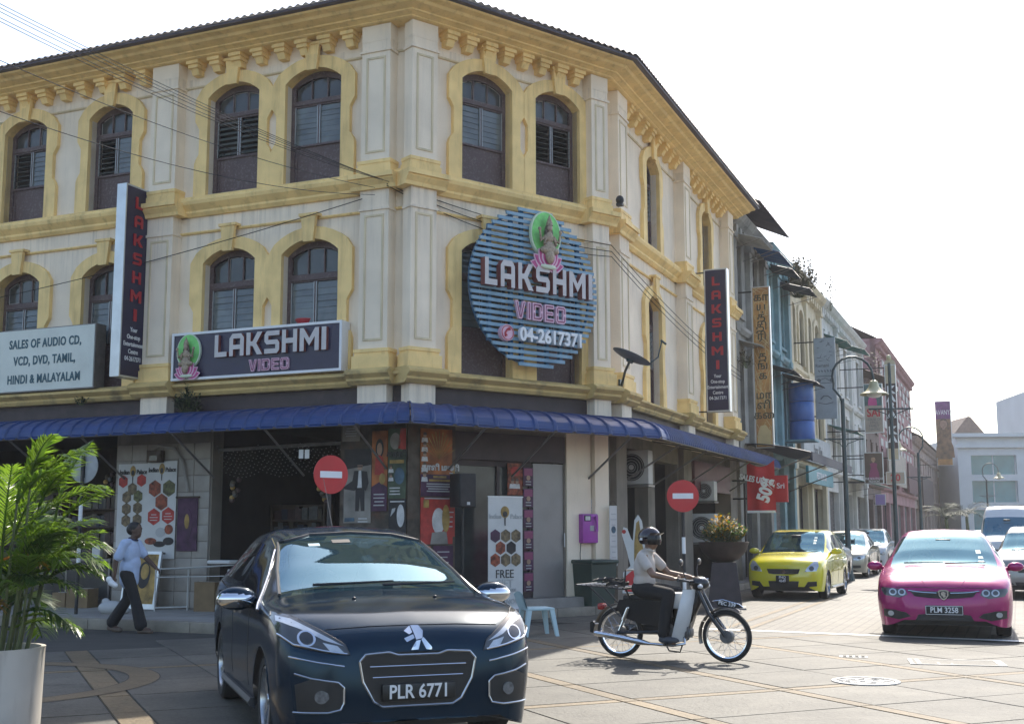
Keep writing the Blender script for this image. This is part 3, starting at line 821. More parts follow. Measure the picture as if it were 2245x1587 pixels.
# ================================================================== blue awning round the ground floor
AW = thing('awning', 'long curved blue corrugated awning wrapped round the corner building above the shops', 'awning', FR('C', 0, 0, 3.4))
AWP = [(.0,3.60),(.35,3.585),(.70,3.545),(.95,3.495),(1.12,3.42),(1.22,3.34),(1.27,3.24),(1.28,3.16)]
def aw_panel(k, u0, u1, uA=None, uB=None, slack=0):
    """one arched sheet; wall side u0..u1, front edge uA..uB"""
    uA = u0 if uA is None else uA; uB = u1 if uB is None else uB
    mb = MB(); n = len(AWP)-1; N = 14
    def fn(i, j):
        t = j*n; q = min(int(t), n-1); f = t-q
        o = AWP[q][0]*(1-f)+AWP[q+1][0]*f; z = AWP[q][1]*(1-f)+AWP[q+1][1]*f
        fr = o/1.28
        ua = u0+(uA-u0)*fr; ub = u1+(uB-u1)*fr
        rib = .024 if (i < .07 or i > .93) else 0
        cor = .006*math.sin(j*70)*(0 if rib else 1)
        return (ua+(ub-ua)*i, -o-rib*.8-cor, z+rib)
    mb.grid(fn, 16, 28)
    obj('sheet', mb, 'awning_blue', AW, m=FR(k))
aL, aC = 1.28*tLC, 1.28*tCR
pw = .31
n = int(12.6/pw)
for i in range(n): aw_panel('L', -12.6+i*pw, -12.6+(i+1)*pw)
u0 = -12.6+n*pw
aw_panel('L', u0, 0, u0, aL*.33); aw_panel('L', 0, 0.001, aL*.33, aL*.66); aw_panel('L', 0, 0.001, aL*.66, aL)
nC = 13; 
for i in range(nC):
    a, b = 4.341*i/nC, 4.341*(i+1)/nC
    sc = lambda u: -aL + (4.341+aL+aC)*u/4.341
    aw_panel('C', a, b, sc(a), sc(b))
rw = .155
nR = int(11.6/rw)
aw_panel('R', 0, rw, -aC, rw)
for i in range(1, nR): aw_panel('R', i*rw, (i+1)*rw)
fl = MB()
for sgn, k, a, b in ((0,'L',-12.6,aL),(0,'C',-aL,4.341+aC),(0,'R',-aC,nR*rw)):
    for (e, o_, z_) in ((0,1.24,3.17),(.4,.6,3.46)):
        mb = MB(); mb.tube([(a+e,-o_,z_),(b-e,-o_,z_)], .022, 6); obj('frame_rail', mb, 'steel', AW, m=FR(k))
for k, us in (('L',[-12,-9.6,-7.6,-5.9,-3.9,-2.0,-.3]),('C',[.75,2.2,4.0]),('R',[1.3,3.4,5.6,7.8,10.2])):
    for u in us:
        for z_ in (2.45, 3.4):
            mb = MB(); mb.tube([(0,-.02,z_),(0,-1.22,3.17)], .02, 6); obj('strut', mb, 'steel', AW, m=FR(k, u))
moulding_w = MB()
for k, a, b in (('L',-12.6,0),('C',0,4.341),('R',0,9.0)):
    mb = MB(); n = int((b-a)*3)
    for i in range(n):
        z = 3.61+random.uniform(-.012,.018)
        mb.box(a+(b-a)*i/n, a+(b-a)*(i+1)/n, -.10-random.uniform(0,.05), -.032, z-.02, z+.012)
    obj('flashing', mb, 'awning_pale', AW, m=FR(k))
# ================================================================== signs
defm('plate_white', (.72,.72,.72), .5, var=0)
defm('navy', (.012,.010,.045), .35, var=.15, vs=4)
defm('sign_white', (.66,.68,.60), .5, var=.05, vs=2, dirt=.25, dcol=(.35,.34,.28), ds=1.5)
defm('sign_ink', (.02,.085,.11), .5, var=0)
defm('sign_red', (.42,.02,.03), .45, var=.05)
defm('silver', (.55,.57,.58), .35, metal=.7, var=.1, vs=3)
defm('letter_face', (.56,.52,.50), .45, var=.08, vs=5)
defm('letter_side', (.22,.06,.05), .5, var=.1)
defm('pink', (.50,.06,.22), .45, var=.08)
defm('pink_dark', (.23,.04,.11), .45, var=.08)
defm('pink_pale', (.72,.45,.55), .45, var=.05)
defm('halo', (.20,.62,.16), .5, var=.35, vs=4)
defm('halo_edge', (.62,.70,.52), .5, var=.05)
defm('gold_fig', (.33,.25,.17), .45, metal=.2, var=.35, vs=30)
defm('fig_dark', (.10,.07,.05), .6, var=.2)
defm('skin_relief', (.45,.32,.25), .6, var=.1)
defm('slat_blue', (.20,.34,.44), .5, var=.25, vs=3, dirt=.5, dcol=(.35,.38,.33), ds=3)
defm('slat_deep', (.03,.12,.25), .5, var=.2, vs=3)
defm('wire', (.02,.02,.021), .9, var=0, spec=.1)
defm('wire_grey', (.05,.05,.052), .9, var=0, spec=.1)
defm('bracket_black', (.02,.02,.02), .6, var=.1)

def petal(w, h, n=8):
    return [(w*math.sin(PI*i/n)*(1-.25*i/n), h*i/n) for i in range(n+1)] + [(-w*math.sin(PI*i/n)*(1-.25*i/n), h*i/n) for i in range(n-1, 0, -1)]
def emblem(parent, F, s=1.):
    """lotus emblem with a seated crowned figure in front of an oval; about 1 m tall at s=1, centre at F"""
    F = F @ Matrix.Scale(s, 4)
    mb = MB(); mb.disc((0,.12), .33, 32, -.03, .02, rz=.40); obj('emblem_oval', mb, 'halo_edge', parent, m=F)
    mb = MB(); mb.disc((0,.13), .30, 32, -.04, -.03, rz=.37); obj('emblem_oval', mb, 'halo', parent, m=F)
    ped = petal(.10, .36)
    for a in (-78, 78, -56, 56, -34, 34, -14, 14):
        M = F @ Matrix.Translation((0,-.04-.012*(1-abs(a)/90)*5,-.46)) @ Matrix.Rotation(R_(a),4,'Y')
        mb = MB(); mb.prism([(x*1.22,z*1.07-.012) for x,z in ped], -.012, .0); p = obj('emblem_petal', mb, 'pink_pale', parent, m=M)
        mb = MB(); mb.prism([(x*.86,z*.94+.008) for x,z in ped], -.018, -.012); obj('petal_face', mb, 'pink', p, m=M)
    mb = MB(); mb.ell((0,-.09,-.44), (.17,.03,.045)); obj('emblem_base', mb, 'halo_edge', parent, m=F)
    fg = MB()
    fg.ell((0,-.12,-.15), (.135,.05,.15)); fg.ell((0,-.13,-.27), (.09,.05,.13)); fg.ell((0,-.12,.05), (.085,.04,.10))
    fg.ell((-.11,-.12,-.17), (.09,.05,.06)); fg.ell((.11,-.12,-.17), (.09,.05,.06)); fg.cap((0,-.12,.08),(0,-.12,.17),.035,.03,8)
    fg.lathe([(.06,.255),(.055,.30),(.035,.36),(.015,.41),(.004,.44)], 12, c=(0,-.12,0))
    for sx in (-1, 1):
        fg.tube([(sx*.08,-.12,.07),(sx*.19,-.13,-.02),(sx*.22,-.14,.14)], [.03,.026,.018], 8)
        fg.tube([(sx*.08,-.13,.05),(sx*.13,-.15,-.08),(sx*.10,-.17,-.02)], [.028,.024,.018], 8)
        fg.ell((sx*.225,-.14,.17), (.035,.02,.035))
    obj('emblem_figure', fg, 'gold_fig', parent, m=F)
    hd = MB(); hd.ell((0,-.13,.215), (.05,.045,.06)); obj('emblem_face', hd, 'skin_relief', parent, m=F)
    hr = MB(); hr.ell((0,-.10,.20), (.075,.04,.085)); hr.ell((-.06,-.10,.10),(.03,.03,.1)); hr.ell((.06,-.10,.10),(.03,.03,.1)); obj('emblem_hair', hr, 'fig_dark', parent, m=F)

def outlined_word(word, x, z, w, h, gap, y, parent, F):
    tot = sum(GLY[c][0]*w for c in word)+gap*(len(word)-1); xx = x-tot/2; e = .022*h/.3
    for c in word:
        mb, cw = glyph(c, w, h, y, y+.05); l = obj('letter', mb, 'pink_pale', parent, m=F @ Matrix.Translation((xx,0,z)))
        # inner face slightly proud, shrunk strokes
        k, polys = GLY[c]; mb = MB()
        for p in polys:
            cx_ = sum(q[0] for q in p)/len(p); 
            P = [Vector((q[0]*w*k, q[1]*h)) for q in p]; n = len(P); Q = []
            ar = sum(P[i].x*P[(i+1)%n].y-P[(i+1)%n].x*P[i].y for i in range(n)); sg = 1 if ar > 0 else -1
            for i in range(n):
                a, b, d = P[i-1], P[i], P[(i+1)%n]
                e1 = (b-a).normalized(); e2 = (d-b).normalized()
                n1 = Vector((-e1.y,e1.x))*sg; n2 = Vector((-e2.y,e2.x))*sg
                bis = (n1+n2); 
                if bis.length < 1e-3: Q.append(b+n1*e); continue
                bis.normalize(); Q.append(b+bis*min(e/max(.35,bis.dot(n1)), e*2.2))
            mb.prism([(q.x,q.y) for q in Q], y-.006, y)
        obj('letter_face', mb, 'pink_dark', l, m=F @ Matrix.Translation((xx,0,z)))
        xx += cw+gap

# --- LAKSHMI VIDEO box sign on the left facade
F = FR('L', -2.915, .1, 4.2)
S1 = thing('shop_sign', 'wide navy box sign with raised silver LAKSHMI lettering over pink VIDEO and lotus emblem', 'sign', F)
mb = MB(); mb.box(-1.79,1.79,-.18,.06,.02,.85); obj('box', mb, 'navy', S1)
mb = MB(); t=.045
for q in ((-1.80,1.80,.0,t),(-1.80,1.80,.87-t,.87),(-1.80,-1.80+t,t,.87-t),(1.80-t,1.80,t,.87-t)): mb.box(q[0],q[1],-.2,.07,q[2],q[3])
obj('border', mb, 'plain_white', S1)
block_word('LAKSHMI', .36, .37, .31, .40, .055, -.25, -.18, ['letter_face','letter_side'], S1, F)
outlined_word('VIDEO', .33, .08, .17, .21, .03, -.22, S1, F)
emblem(S1, F @ Matrix.Translation((-1.40,-.2,.42)), .80)

# --- round slatted sign on the corner face
uc, zc = 2.47, 5.83; RR = 1.46
F = FR('C', uc, .40, zc)
S2 = thing('round_sign', 'round sign of pale blue slats with LAKSHMI VIDEO lettering and phone number', 'sign', F)
ns = 27
for i in range(ns):
    z = -RR+ (i+.5)*2*RR/ns
    hw = math.sqrt(max(.02, RR*RR-z*z))
    mb = MB(); mb._a([(-hw,0,z-.032),(hw,0,z-.032),(hw,.025,z-.032),(-hw,.025,z-.032),(-hw,0,z+.028),(hw,0,z+.028),(hw,.05,z+.034),(-hw,.05,z+.034)], [(0,3,2,1),(4,5,6,7),(0,1,5,4),(1,2,6,5),(2,3,7,6),(3,0,4,7)])
    obj('slat', mb, 'slat_blue', S2)
for x in (-1.0,-.52,-.28,.3,.62,1.05):
    h = math.sqrt(RR*RR-x*x)-.02
    mb = MB(); mb.box(x-.035,x+.035,.055,.12,-h,h); obj('upright', mb, 'slat_deep', S2)
mb = MB(); mb.lathe([(RR-.10,.13),(RR-.06,.13),(RR-.06,.17),(RR-.10,.17)], 48, axis='Y', close=True); obj('ring', mb, 'slat_deep', S2)
for x, z in ((-.9,.5),(.9,.5),(-.9,-.6),(.9,-.6)):
    mb = MB(); mb.tube([(x,.12,z),(x,.42,z)], .02, 6); obj('stand_off', mb, 'slat_deep', S2)
block_word('LAKSHMI', .0, -.10, .315, .48, .075, -.13, -.0, ['letter_face','letter_side'], S2, F)
outlined_word('VIDEO', .03, -.62, .235, .32, .045, -.1, S2, F)
emblem(S2, F @ Matrix.Translation((.17,-.05,.86)), 1.08)
mb = MB(); mb.disc((-.72,-.90), .145, 28, -.09, -.0); obj('phone_badge', mb, 'pink_pale', S2)
mb = MB(); mb.lathe([(.118,-.092),(.13,-.092),(.13,-.10),(.118,-.10)], 28, axis='Y', c=(-.72,0,-.90), close=True); obj('phone_ring', mb, 'sign_red', S2)
mb = MB(); mb.tube([(-.755,-.1,-.965),(-.775,-.1,-.91),(-.735,-.1,-.85),(-.68,-.1,-.83)], [.03,.018,.018,.03], 8); obj('handset', mb, 'sign_red', S2)
write('04-2617371', .335, 'plain_white', S2, F @ Matrix.Translation((.27,-.1,-.91)), bold=.010, extrude=.035, sx=.92)

# --- cream text sign at the far left
F = FR('L', -8.35, .05, 4.17)
S3 = thing('shop_sign', 'pale cream box sign listing audio CD, VCD and DVD sales in dark letters', 'sign', F)
mb = MB(); mb.box(-1.8,1.84,-.25,.02,0,1.23); obj('box', mb, 'steel', S3)
mb = MB(); mb.box(-1.78,1.82,-.262,-.25,.02,1.21); obj('face', mb, 'sign_white', S3)
for tx, zz, xx in (('SALES OF AUDIO CD,', .93, .60), ('VCD, DVD, TAMIL,', .60, .60), ('HINDI & MALAYALAM', .24, .60)):
    write(tx, .235, 'sign_ink', S3, F @ Matrix.Translation((xx,-.266,zz)), bold=.006, sx=.74, spacing=1.1)
mb = MB(); mb.box(-1.2,-.62,-.27,-.262,.45,.75); obj('red_patch', mb, 'sign_red', S3)

# --- tall projecting signs
def tall_sign(F, w, h, th, label, flip):
    """face looks along -y of F; x from 0..w away from the wall when flip=1"""
    T = thing('projecting_sign', label, 'sign', F)
    mb = MB(); mb.box(0,w,.0,th,0,h); obj('box', mb, 'silver', T)
    mb = MB(); mb.box(.03,w-.03,-.012,0,.03,h-.03); obj('face', mb, 'navy', T)
    mb = MB()
    for q in ((0,w,0,.03),(0,w,h-.03,h),(0,.03,.03,h-.03),(w-.03,w,.03,h-.03)): mb.box(q[0],q[1],-.016,0,q[2],q[3])
    obj('border', mb, 'silver', T)
    z = h-.2; step = h*.098
    for c in 'LAKSHMI':
        gw = .225 if c != 'I' else .26
        mb, cw = glyph(c, gw, h*.062, -.03, -.012)
        obj('letter', mb, 'sign_red', T, m=F @ Matrix.Translation((w*.52-cw/2,0,z-h*.062)))
        z -= step
    z -= .04
    for i, tx in enumerate(('Your','One-stop','Entertainment','Centre','04-2617371')):
        write(tx, .118, 'plain_white', T, F @ Matrix.Translation((w*.5,-.02,z-.135*i)), bold=.001, sx=.76)
    for zz in (.02, h-.05):
        mb = MB(); x0, x1 = (-.45, .1) if not flip else (w-.1, w+.5)
        mb.tube([(x0,th/2,zz),(x1,th/2,zz)], .018, 6); obj('bracket', mb, 'bracket_black', T)
    return T
zt, zb_ = FU('L',281,402,.80)[1], FU('L',245,826,.80)[1]
# left sign: face looks towards +u, so its frame is turned by 90 degrees
FLs = FR('L', -5.45, .84, zb_, rz=PI/2)
tall_sign(FLs, .68, zt-zb_, .2, 'tall navy projecting LAKSHMI sign on the left facade beside the cream text sign', True)
def PU(U, px, py):
    """pixel on the plane square to the street wall at distance U along it -> (out, z)"""
    F = FR('R', U); o = F.translation; ud = Vector((F[0][0], F[1][0], 0))
    d = ray(px, py); t = (o-Vector((0,0,CAM_H))).dot(ud)/d.dot(ud)
    p = Vector((0,0,CAM_H))+d*t; q = F.inverted() @ p
    return -q.y, q.z
def street_frame(U, out, z): return FR('R', U, out, z, rz=-PI/2)   # x points away from the wall, face looks back down the street to us
o0, z1 = PU(7.0, 1543, 592); o1, z0 = PU(7.0, 1609, 901); o1b, _ = PU(7.0, 1591, 586)
tall_sign(street_frame(7.0, o0, z0), o1b-o0+.02, z1-z0, .22, 'tall navy projecting LAKSHMI sign on the side street facade above the planter', False)
# ================================================================== shophouses down the side street
defm('old_grey', (.30,.285,.25), .9, var=.25, vs=1.5, bump=.4, bs=20, dirt=.9, dcol=(.05,.045,.04), ds=.8, streak=1)
defm('turquoise', (.20,.33,.355), .85, var=.22, vs=1.5, bump=.3, bs=20, dirt=.7, dcol=(.30,.29,.26), ds=1.0, streak=1)
defm('cream_house', (.62,.53,.36), .85, var=.12, vs=1.5, dirt=.5, dcol=(.25,.2,.14), ds=.8, streak=1)
defm('white_house', (.58,.57,.53), .85, var=.12, vs=1.5, dirt=.55, dcol=(.2,.18,.15), ds=.8, streak=1)
defm('pink_house', (.36,.19,.19), .85, var=.2, vs=1.2, dirt=.5, dcol=(.5,.36,.34), ds=2.0)
defm('brown_house', (.16,.11,.09), .85, var=.2, vs=1.2, dirt=.5, dcol=(.3,.26,.22), ds=1.)
defm('far_house', (.36,.27,.23), .85, var=.2, vs=1.2, dirt=.5, dcol=(.2,.16,.14), ds=1.)
defm('ochre_house', (.42,.33,.2), .85, var=.2, vs=1.2, dirt=.5, dcol=(.18,.15,.11), ds=1.)
defm('office_white', (.62,.63,.62), .7, var=.06, vs=1)
defm('office_grey', (.40,.43,.47), .8, var=.1, vs=.3, dirt=.3, dcol=(.22,.24,.28), ds=.6)
defm('teal_glass', (.06,.22,.25), .08, spec=.8, var=.25, vs=.6)
defm('shutter', (.09,.08,.075), .7, var=.2, vs=4)
defm('shutter_grey', (.2,.2,.19), .7, var=.2, vs=4)
defm('canopy_white', (.45,.45,.43), .5, var=.25, vs=3, dirt=.5, dcol=(.14,.12,.1), ds=3)
defm('canopy_blue', (.03,.10,.27), .5, var=.2, vs=3, dirt=.3, dcol=(.02,.04,.1), ds=3)
defm('canopy_dark', (.05,.055,.065), .5, var=.25, vs=3)
defm('canopy_green', (.03,.16,.15), .5, var=.25, vs=3, dirt=.4, dcol=(.3,.33,.3), ds=3)
defm('navy_canvas', (.015,.022,.05), .6, var=.2, vs=2)
defm('roof_tile', (.12,.085,.07), .85, var=.3, vs=3)
defm('drum_blue', (.03,.12,.38), .4, var=.15, vs=3)
defm('leaf_dry', (.10,.085,.045), .8, var=.4, vs=9)
defm('leaf_dark', (.03,.05,.02), .7, var=.4, vs=9)
defm('lamp_post', (.035,.06,.065), .45, metal=.3, var=.15)
defm('lamp_shade', (.50,.46,.27), .4, var=.1)
defm('opal', (.75,.76,.74), .3, var=0)

def wall_mesh(us_holes, u0, u1, z0, z1, th=.3):
    holes = us_holes
    us = sorted(set([u0,u1]+[h[0] for h in holes]+[h[1] for h in holes])); zs = sorted(set([z0,z1]+[h[2] for h in holes]+[h[3] for h in holes]))
    mb = MB()
    def solid(a, b):
        if not (0 <= a < len(us)-1 and 0 <= b < len(zs)-1): return False
        cu, cz = (us[a]+us[a+1])/2, (zs[b]+zs[b+1])/2
        return not any(h[0] < cu < h[1] and h[2] < cz < h[3] for h in holes)
    for a in range(len(us)-1):
        for b in range(len(zs)-1):
            if not solid(a, b): continue
            x0, x1, y0, y1 = us[a], us[a+1], zs[b], zs[b+1]
            mb._a([(x0,0,y0),(x1,0,y0),(x1,0,y1),(x0,0,y1)], [(0,1,2,3)])
            for (da, db, e) in ((-1,0,((x0,y0),(x0,y1))),(1,0,((x1,y0),(x1,y1))),(0,-1,((x0,y0),(x1,y0))),(0,1,((x0,y1),(x1,y1)))):
                if not solid(a+da, b+db):
                    (p, q), (r, s) = e; mb._a([(p,0,q),(r,0,s),(r,th,s),(p,th,q)], [(0,1,2,3)])
    return mb
def shophouse(label, u0, u1, top, mat, nwin, F0='R', storeys=((4.3,6.6),(7.7,9.9)), arched=False, trim=None, shop='shutter', roof='roof_metal', name='shophouse', depth=9, out=0., pil=True, eave=.5, ww=.95, frame='brown_dark', roofz=None, dent=True):
    F = FR(F0, 0, out) if isinstance(F0, str) else F0
    T = thing(name, label, 'building', F @ Matrix.Translation((u0,0,0)))
    w = u1-u0; holes = []; wins = []
    for (za, zb) in storeys:
        for i in range(nwin):
            c_ = w*(i+.5)/nwin; holes.append((c_-ww/2, c_+ww/2, za, zb)); wins.append(holes[-1])
    bays = max(1, round(w/4.6)); shops = []
    for i in range(bays):
        a, b = w*i/bays+.35, w*(i+1)/bays-.35; holes.append((a, b, .12, 3.1)); shops.append((a, b))
    wl = wall_mesh(holes, 0, w, 0, top)
    obj('wall', wl, mat, T)
    sd = MB(); sd._a([(0,0,0),(0,depth,0),(0,depth,top),(0,0,top)],[(0,3,2,1)]); sd._a([(w,0,0),(w,depth,0),(w,depth,top),(w,0,top)],[(0,1,2,3)]); sd._a([(0,depth,0),(w,depth,0),(w,depth,top),(0,depth,top)],[(0,1,2,3)])
    obj('side_wall', sd, mat, T)
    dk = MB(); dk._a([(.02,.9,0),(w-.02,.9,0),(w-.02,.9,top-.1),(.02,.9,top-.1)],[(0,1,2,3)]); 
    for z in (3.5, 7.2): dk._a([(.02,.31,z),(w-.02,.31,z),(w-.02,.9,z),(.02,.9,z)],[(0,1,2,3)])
    obj('interior_wall', dk, 'dark_room', T)  # backing sheet, unlit depth painted as near-black colour
    for (a, b, za, zb) in wins:
        c_ = (a+b)/2; hh = zb-za; W_ = b-a
        m = W[T.name] @ Matrix.Translation((c_,0,za))
        mb = MB()
        for q in ((-W_/2,-W_/2+.07,0,hh),(W_/2-.07,W_/2,0,hh),(-.03,.03,0,hh*.72),(-W_/2+.07,W_/2-.07,hh*.72,hh*.78),(-W_/2+.07,W_/2-.07,hh-.07,hh),(-W_/2+.07,W_/2-.07,0,.06)): mb.box(q[0],q[1],.1,.17,q[2],q[3])
        wo_ = obj('window', mb, frame, T, m=m)
        for x0, x1, z0, z1 in ((-W_/2+.07,-.03,.06,hh*.72),(.03,W_/2-.07,.06,hh*.72),(-W_/2+.07,W_/2-.07,hh*.78,hh-.07)):
            g_ = MB(); g_.box(x0+.002,x1-.002,.13,.14,z0+.002,z1-.002); obj('pane', g_, 'glass_window' if random.random() < .6 else frame, wo_, m=m)
        if arched:
            s_, k_ = surround(round(W_,2), round(hh,2)); obj('window_surround', s_, trim or mat, T, m=m)
        else:
            sl = MB(); sl.box(-W_/2-.1,W_/2+.1,-.09,.0,-.09,-.002); obj('sill', sl, trim or mat, T, m=m)
            sl = MB(); sl.box(-W_/2-.08,W_/2+.08,-.06,.0,hh,hh+.14); obj('lintel', sl, trim or mat, T, m=m)
    if pil:
        for i in range(nwin+1):
            if nwin > 3 and i % 2: continue
            x = min(max(w*i/nwin,.2),w-.2)
            mb = MB(); mb.box(x-.2,x+.2,-.16,0,.0,top-.75); mb.box(x-.25,x+.25,-.22,0,top-.75,top-.6); mb.box(x-.24,x+.24,-.2,0,3.6,3.85); mb.box(x-.24,x+.24,-.2,0,7.1,7.3)
            obj('pilaster', mb, trim or mat, T)
    for z, o_ in ((3.75,.2),(7.15,.17)):
        mb = MB(); mb.prismx([(-o_*.5,z),(-o_,z+.1),(-o_,z+.2),(0,z+.26),(0,z)], 0, w); obj('string_course', mb, trim or mat, T)
    mb = MB(); mb.prismx([(-.1,top-.35),(-.3,top-.2),(-.4,top-.05),(-.4,top+.0),(0,top+.0),(0,top-.35)], 0, w); obj('cornice', mb, trim or mat, T)
    if dent:
        n = int(w/.5); dm = MB(); dm.box(-.12,.12,-.22,0,0,.22); dme = dm.mesh('bracket')
        for i in range(n): obj('bracket', dme, trim or mat, T, m=W[T.name] @ Matrix.Translation((w*(i+.5)/n,0,top-.58)))
    rz_ = top+.02 if roofz is None else roofz
    mb = MB(); n = max(8,int(w/.25)*3)
    mb.grid(lambda i, j: (w*i, -eave+(depth*.5+eave)*j, rz_+(depth*.28)*j+.03*math.sin(w*i*2*PI/.25)), n, 1); obj('roof', mb, roof, T)
    for (a, b) in shops:
        k = random.random()
        mb = MB(); n = 16
        if k < .55:
            for i in range(n): mb.box(a+.02, b-.02, .22, .26+.02*(i%2), .12+2.98*i/n, .12+2.98*(i+1)/n-.012)
            obj('shutter', mb, shop, T)
        else:
            mb.box(a,a+.08,.2,.28,.12,3.1); mb.box(b-.08,b,.2,.28,.12,3.1); mb.box((a+b)/2-.05,(a+b)/2+.05,.2,.28,.12,3.02); mb.box(a+.08,b-.08,.2,.28,3.02,3.1)
            d_ = obj('door', mb, frame, T)
            for x0, x1 in ((a+.08,(a+b)/2-.05),((a+b)/2+.05,b-.08)):
                g_ = MB(); g_.box(x0,x1,.23,.24,.12,3.02); obj('pane', g_, 'glass_window', d_)
    return T
def canopy(parent, F, w, d, drop, mat, name='canopy'):
    """small corrugated window canopy: back edge at origin, falling outwards"""
    mb = MB(); n = max(10, int(w/.09)*4)
    mb.grid(lambda i, j: (-w/2+w*i, -d*j, -drop*j+.018*math.sin(w*i*2*PI/.12)), n, 1)
    o = obj(name, mb, mat, parent, m=F)
    for x in (-w/2+.03, w/2-.03):
        b = MB(); b.tube([(x,-d*.95,-drop),(x,0,-drop-.25)], .012, 5); obj('canopy_stay', b, 'steel', o, m=F)

B1 = shophouse('weathered grey shophouse next to the yellow corner building', 11.5, 16.3, 10.55, 'old_grey', 2, eave=.95, roofz=10.75, shop='shutter')
B2 = shophouse('turquoise shophouse with small window canopies beyond the weathered grey one', 16.3, 20.6, 10.7, 'turquoise', 2, roof='roof_tile', eave=.2, trim='turquoise')
B3 = shophouse('cream shophouse with arched windows beyond the turquoise one', 20.6, 28.0, 10.9, 'cream_house', 4, arched=True, trim='cream_house', eave=.25, roof='roof_tile', storeys=((4.4,6.6),(7.6,9.7)))
B4 = shophouse('pale white shophouse terrace with green canopies', 28.0, 42.0, 11.0, 'white_house', 6, trim='white_house', eave=.2, roof='roof_tile')
B5 = shophouse('low shophouse with dark sagging roof behind the street lamps', 42.0, 50.0, 9.3, 'brown_house', 3, storeys=((4.2,6.2),(6.9,8.4)), eave=1.2, pil=False, dent=False, roof='roof_tile')
B6 = shophouse('pink and maroon chequered building far down the street', 50.0, 74.0, 12.6, 'pink_house', 8, storeys=((4.2,6.2),(7.2,8.8),(9.8,11.4)), eave=.1, pil=False)
B7 = shophouse('pinkish shop terrace at the far end of the side street', 74.0, 104.0, 8.6, 'far_house', 10, storeys=((3.9,5.6),(6.1,7.4)), eave=.6, pil=False)
B8 = shophouse('ochre terrace at the far end of the side street', 104.0, 140.0, 6.6, 'ochre_house', 10, storeys=((3.9,5.8),), out=1.0, eave=.3, pil=True)
# chequer blocks on the pink building
dm = MB(); dm.box(-.6,.6,-.035,0,0,.42); cm = dm.mesh('brick_block')
for r in range(9):
    for i in range(9):
        if random.random() < .85: obj('block', cm, 'white_house' if random.random() < .6 else 'brown_house', B6, m=FR('R', 51.5+i*2.5+(r%2)*1.25, 0, 6.4+r*.62))
def wc(B, u, z, w, d, drop, mat, out=0.): canopy(B, FR('R', u, out, z), w, d, drop, mat)
wc(B1, 12.6, 10.0, 1.7, .9, .28, 'canopy_white'); wc(B1, 14.9, 10.1, 2.2, 1.05, .35, 'canopy_blue'); wc(B1, 12.6, 6.9, 1.6, .8, .25, 'canopy_white')
wc(B2, 17.4, 10.1, 1.7, .95, .3, 'canopy_dark'); wc(B2, 19.5, 9.9, 1.7, 1.15, .35, 'canopy_dark'); wc(B2, 17.4, 6.8, 1.8, .9, .3, 'canopy_dark'); wc(B2, 19.4, 6.75, 1.9, 1.3, .4, 'canopy_dark')
wc(B4, 30, 9.7, 1.8, 1.0, .4, 'canopy_green'); wc(B4, 33, 9.8, 2.2, 1.4, .5, 'canopy_green'); wc(B4, 31, 5.9, 2.6, 1.2, .35, 'canopy_green'); wc(B4, 38, 3.9, 6, 1.7, .45, 'canopy_green')
# blue water drums cage on the turquoise house
for k in range(3):
    mb = MB(); mb.lathe([(0,0),(.4,0),(.42,.03),(.42,.60),(.40,.63),(0,.63)], 20); obj('drum', mb, 'drum_blue', B2, m=FR('R', 19.4, .62, 4.5+.65*k))
mb = MB(); mb.box(-.5,.5,-1.1,0,-.06,0); obj('ledge', mb, 'turquoise', B2, m=FR('R', 19.4, 0, 4.5))
# flat dark awning over the next shops
A2 = thing('awning', 'flat dark navy awning over the shops beyond the yellow car', 'awning', FR('R', 12, 0, 3.5))
mb = MB(); mb.grid(lambda i, j: (0+8.4*i, -2.05*j, .42-.30*j*j+.012*math.sin(8.4*i*2*PI/.2)), 168, 6); obj('sheet', mb, 'navy_canvas', A2)
mb = MB(); mb.box(0,8.4,-2.08,-2.04,-.12,.13); obj('valance', mb, 'navy_canvas', A2)
for u in (.3,4.2,8.1):
    mb = MB(); mb.tube([(u,0,-.7),(u,-1.95,.02)], .02, 6); obj('strut', mb, 'steel', A2)

# ---------------------------------------------------------------- projecting signs of the street
defm('orange_sign', (.46,.24,.07), .45, var=.35, vs=2.2, dirt=.5, dcol=(.42,.10,.05), ds=1.6)
defm('orange_line', (.58,.45,.22), .5, var=.1)
defm('tamil_ink', (.05,.055,.03), .5, var=0)
defm('faded_grey', (.36,.39,.40), .6, var=.14, vs=3, dirt=.3, dcol=(.22,.24,.25), ds=3)
defm('ink_grey', (.14,.15,.16), .6, var=.1)
defm('sai_beige', (.36,.30,.24), .5, var=.12, vs=3)
defm('portrait_teal', (.05,.12,.12), .5, var=.4, vs=5)
defm('maroon', (.10,.025,.03), .5, var=.2, vs=4)
defm('sign_brown', (.06,.032,.03), .5, var=.15, vs=3)
defm('sign_cream', (.48,.40,.26), .5, var=.1, vs=3)
defm('purple', (.16,.04,.16), .5, var=.3, vs=4)
defm('bronze_print', (.20,.12,.06), .5, var=.5, vs=3)
defm('skin_print', (.35,.22,.15), .6, var=.2, vs=8)
defm('teal_sign', (.04,.24,.29), .45, var=.15, vs=3)
defm('red_cloth', (.46,.018,.02), .7, var=.12, vs=3)
defm('lavender', (.35,.25,.5), .6, var=.1)
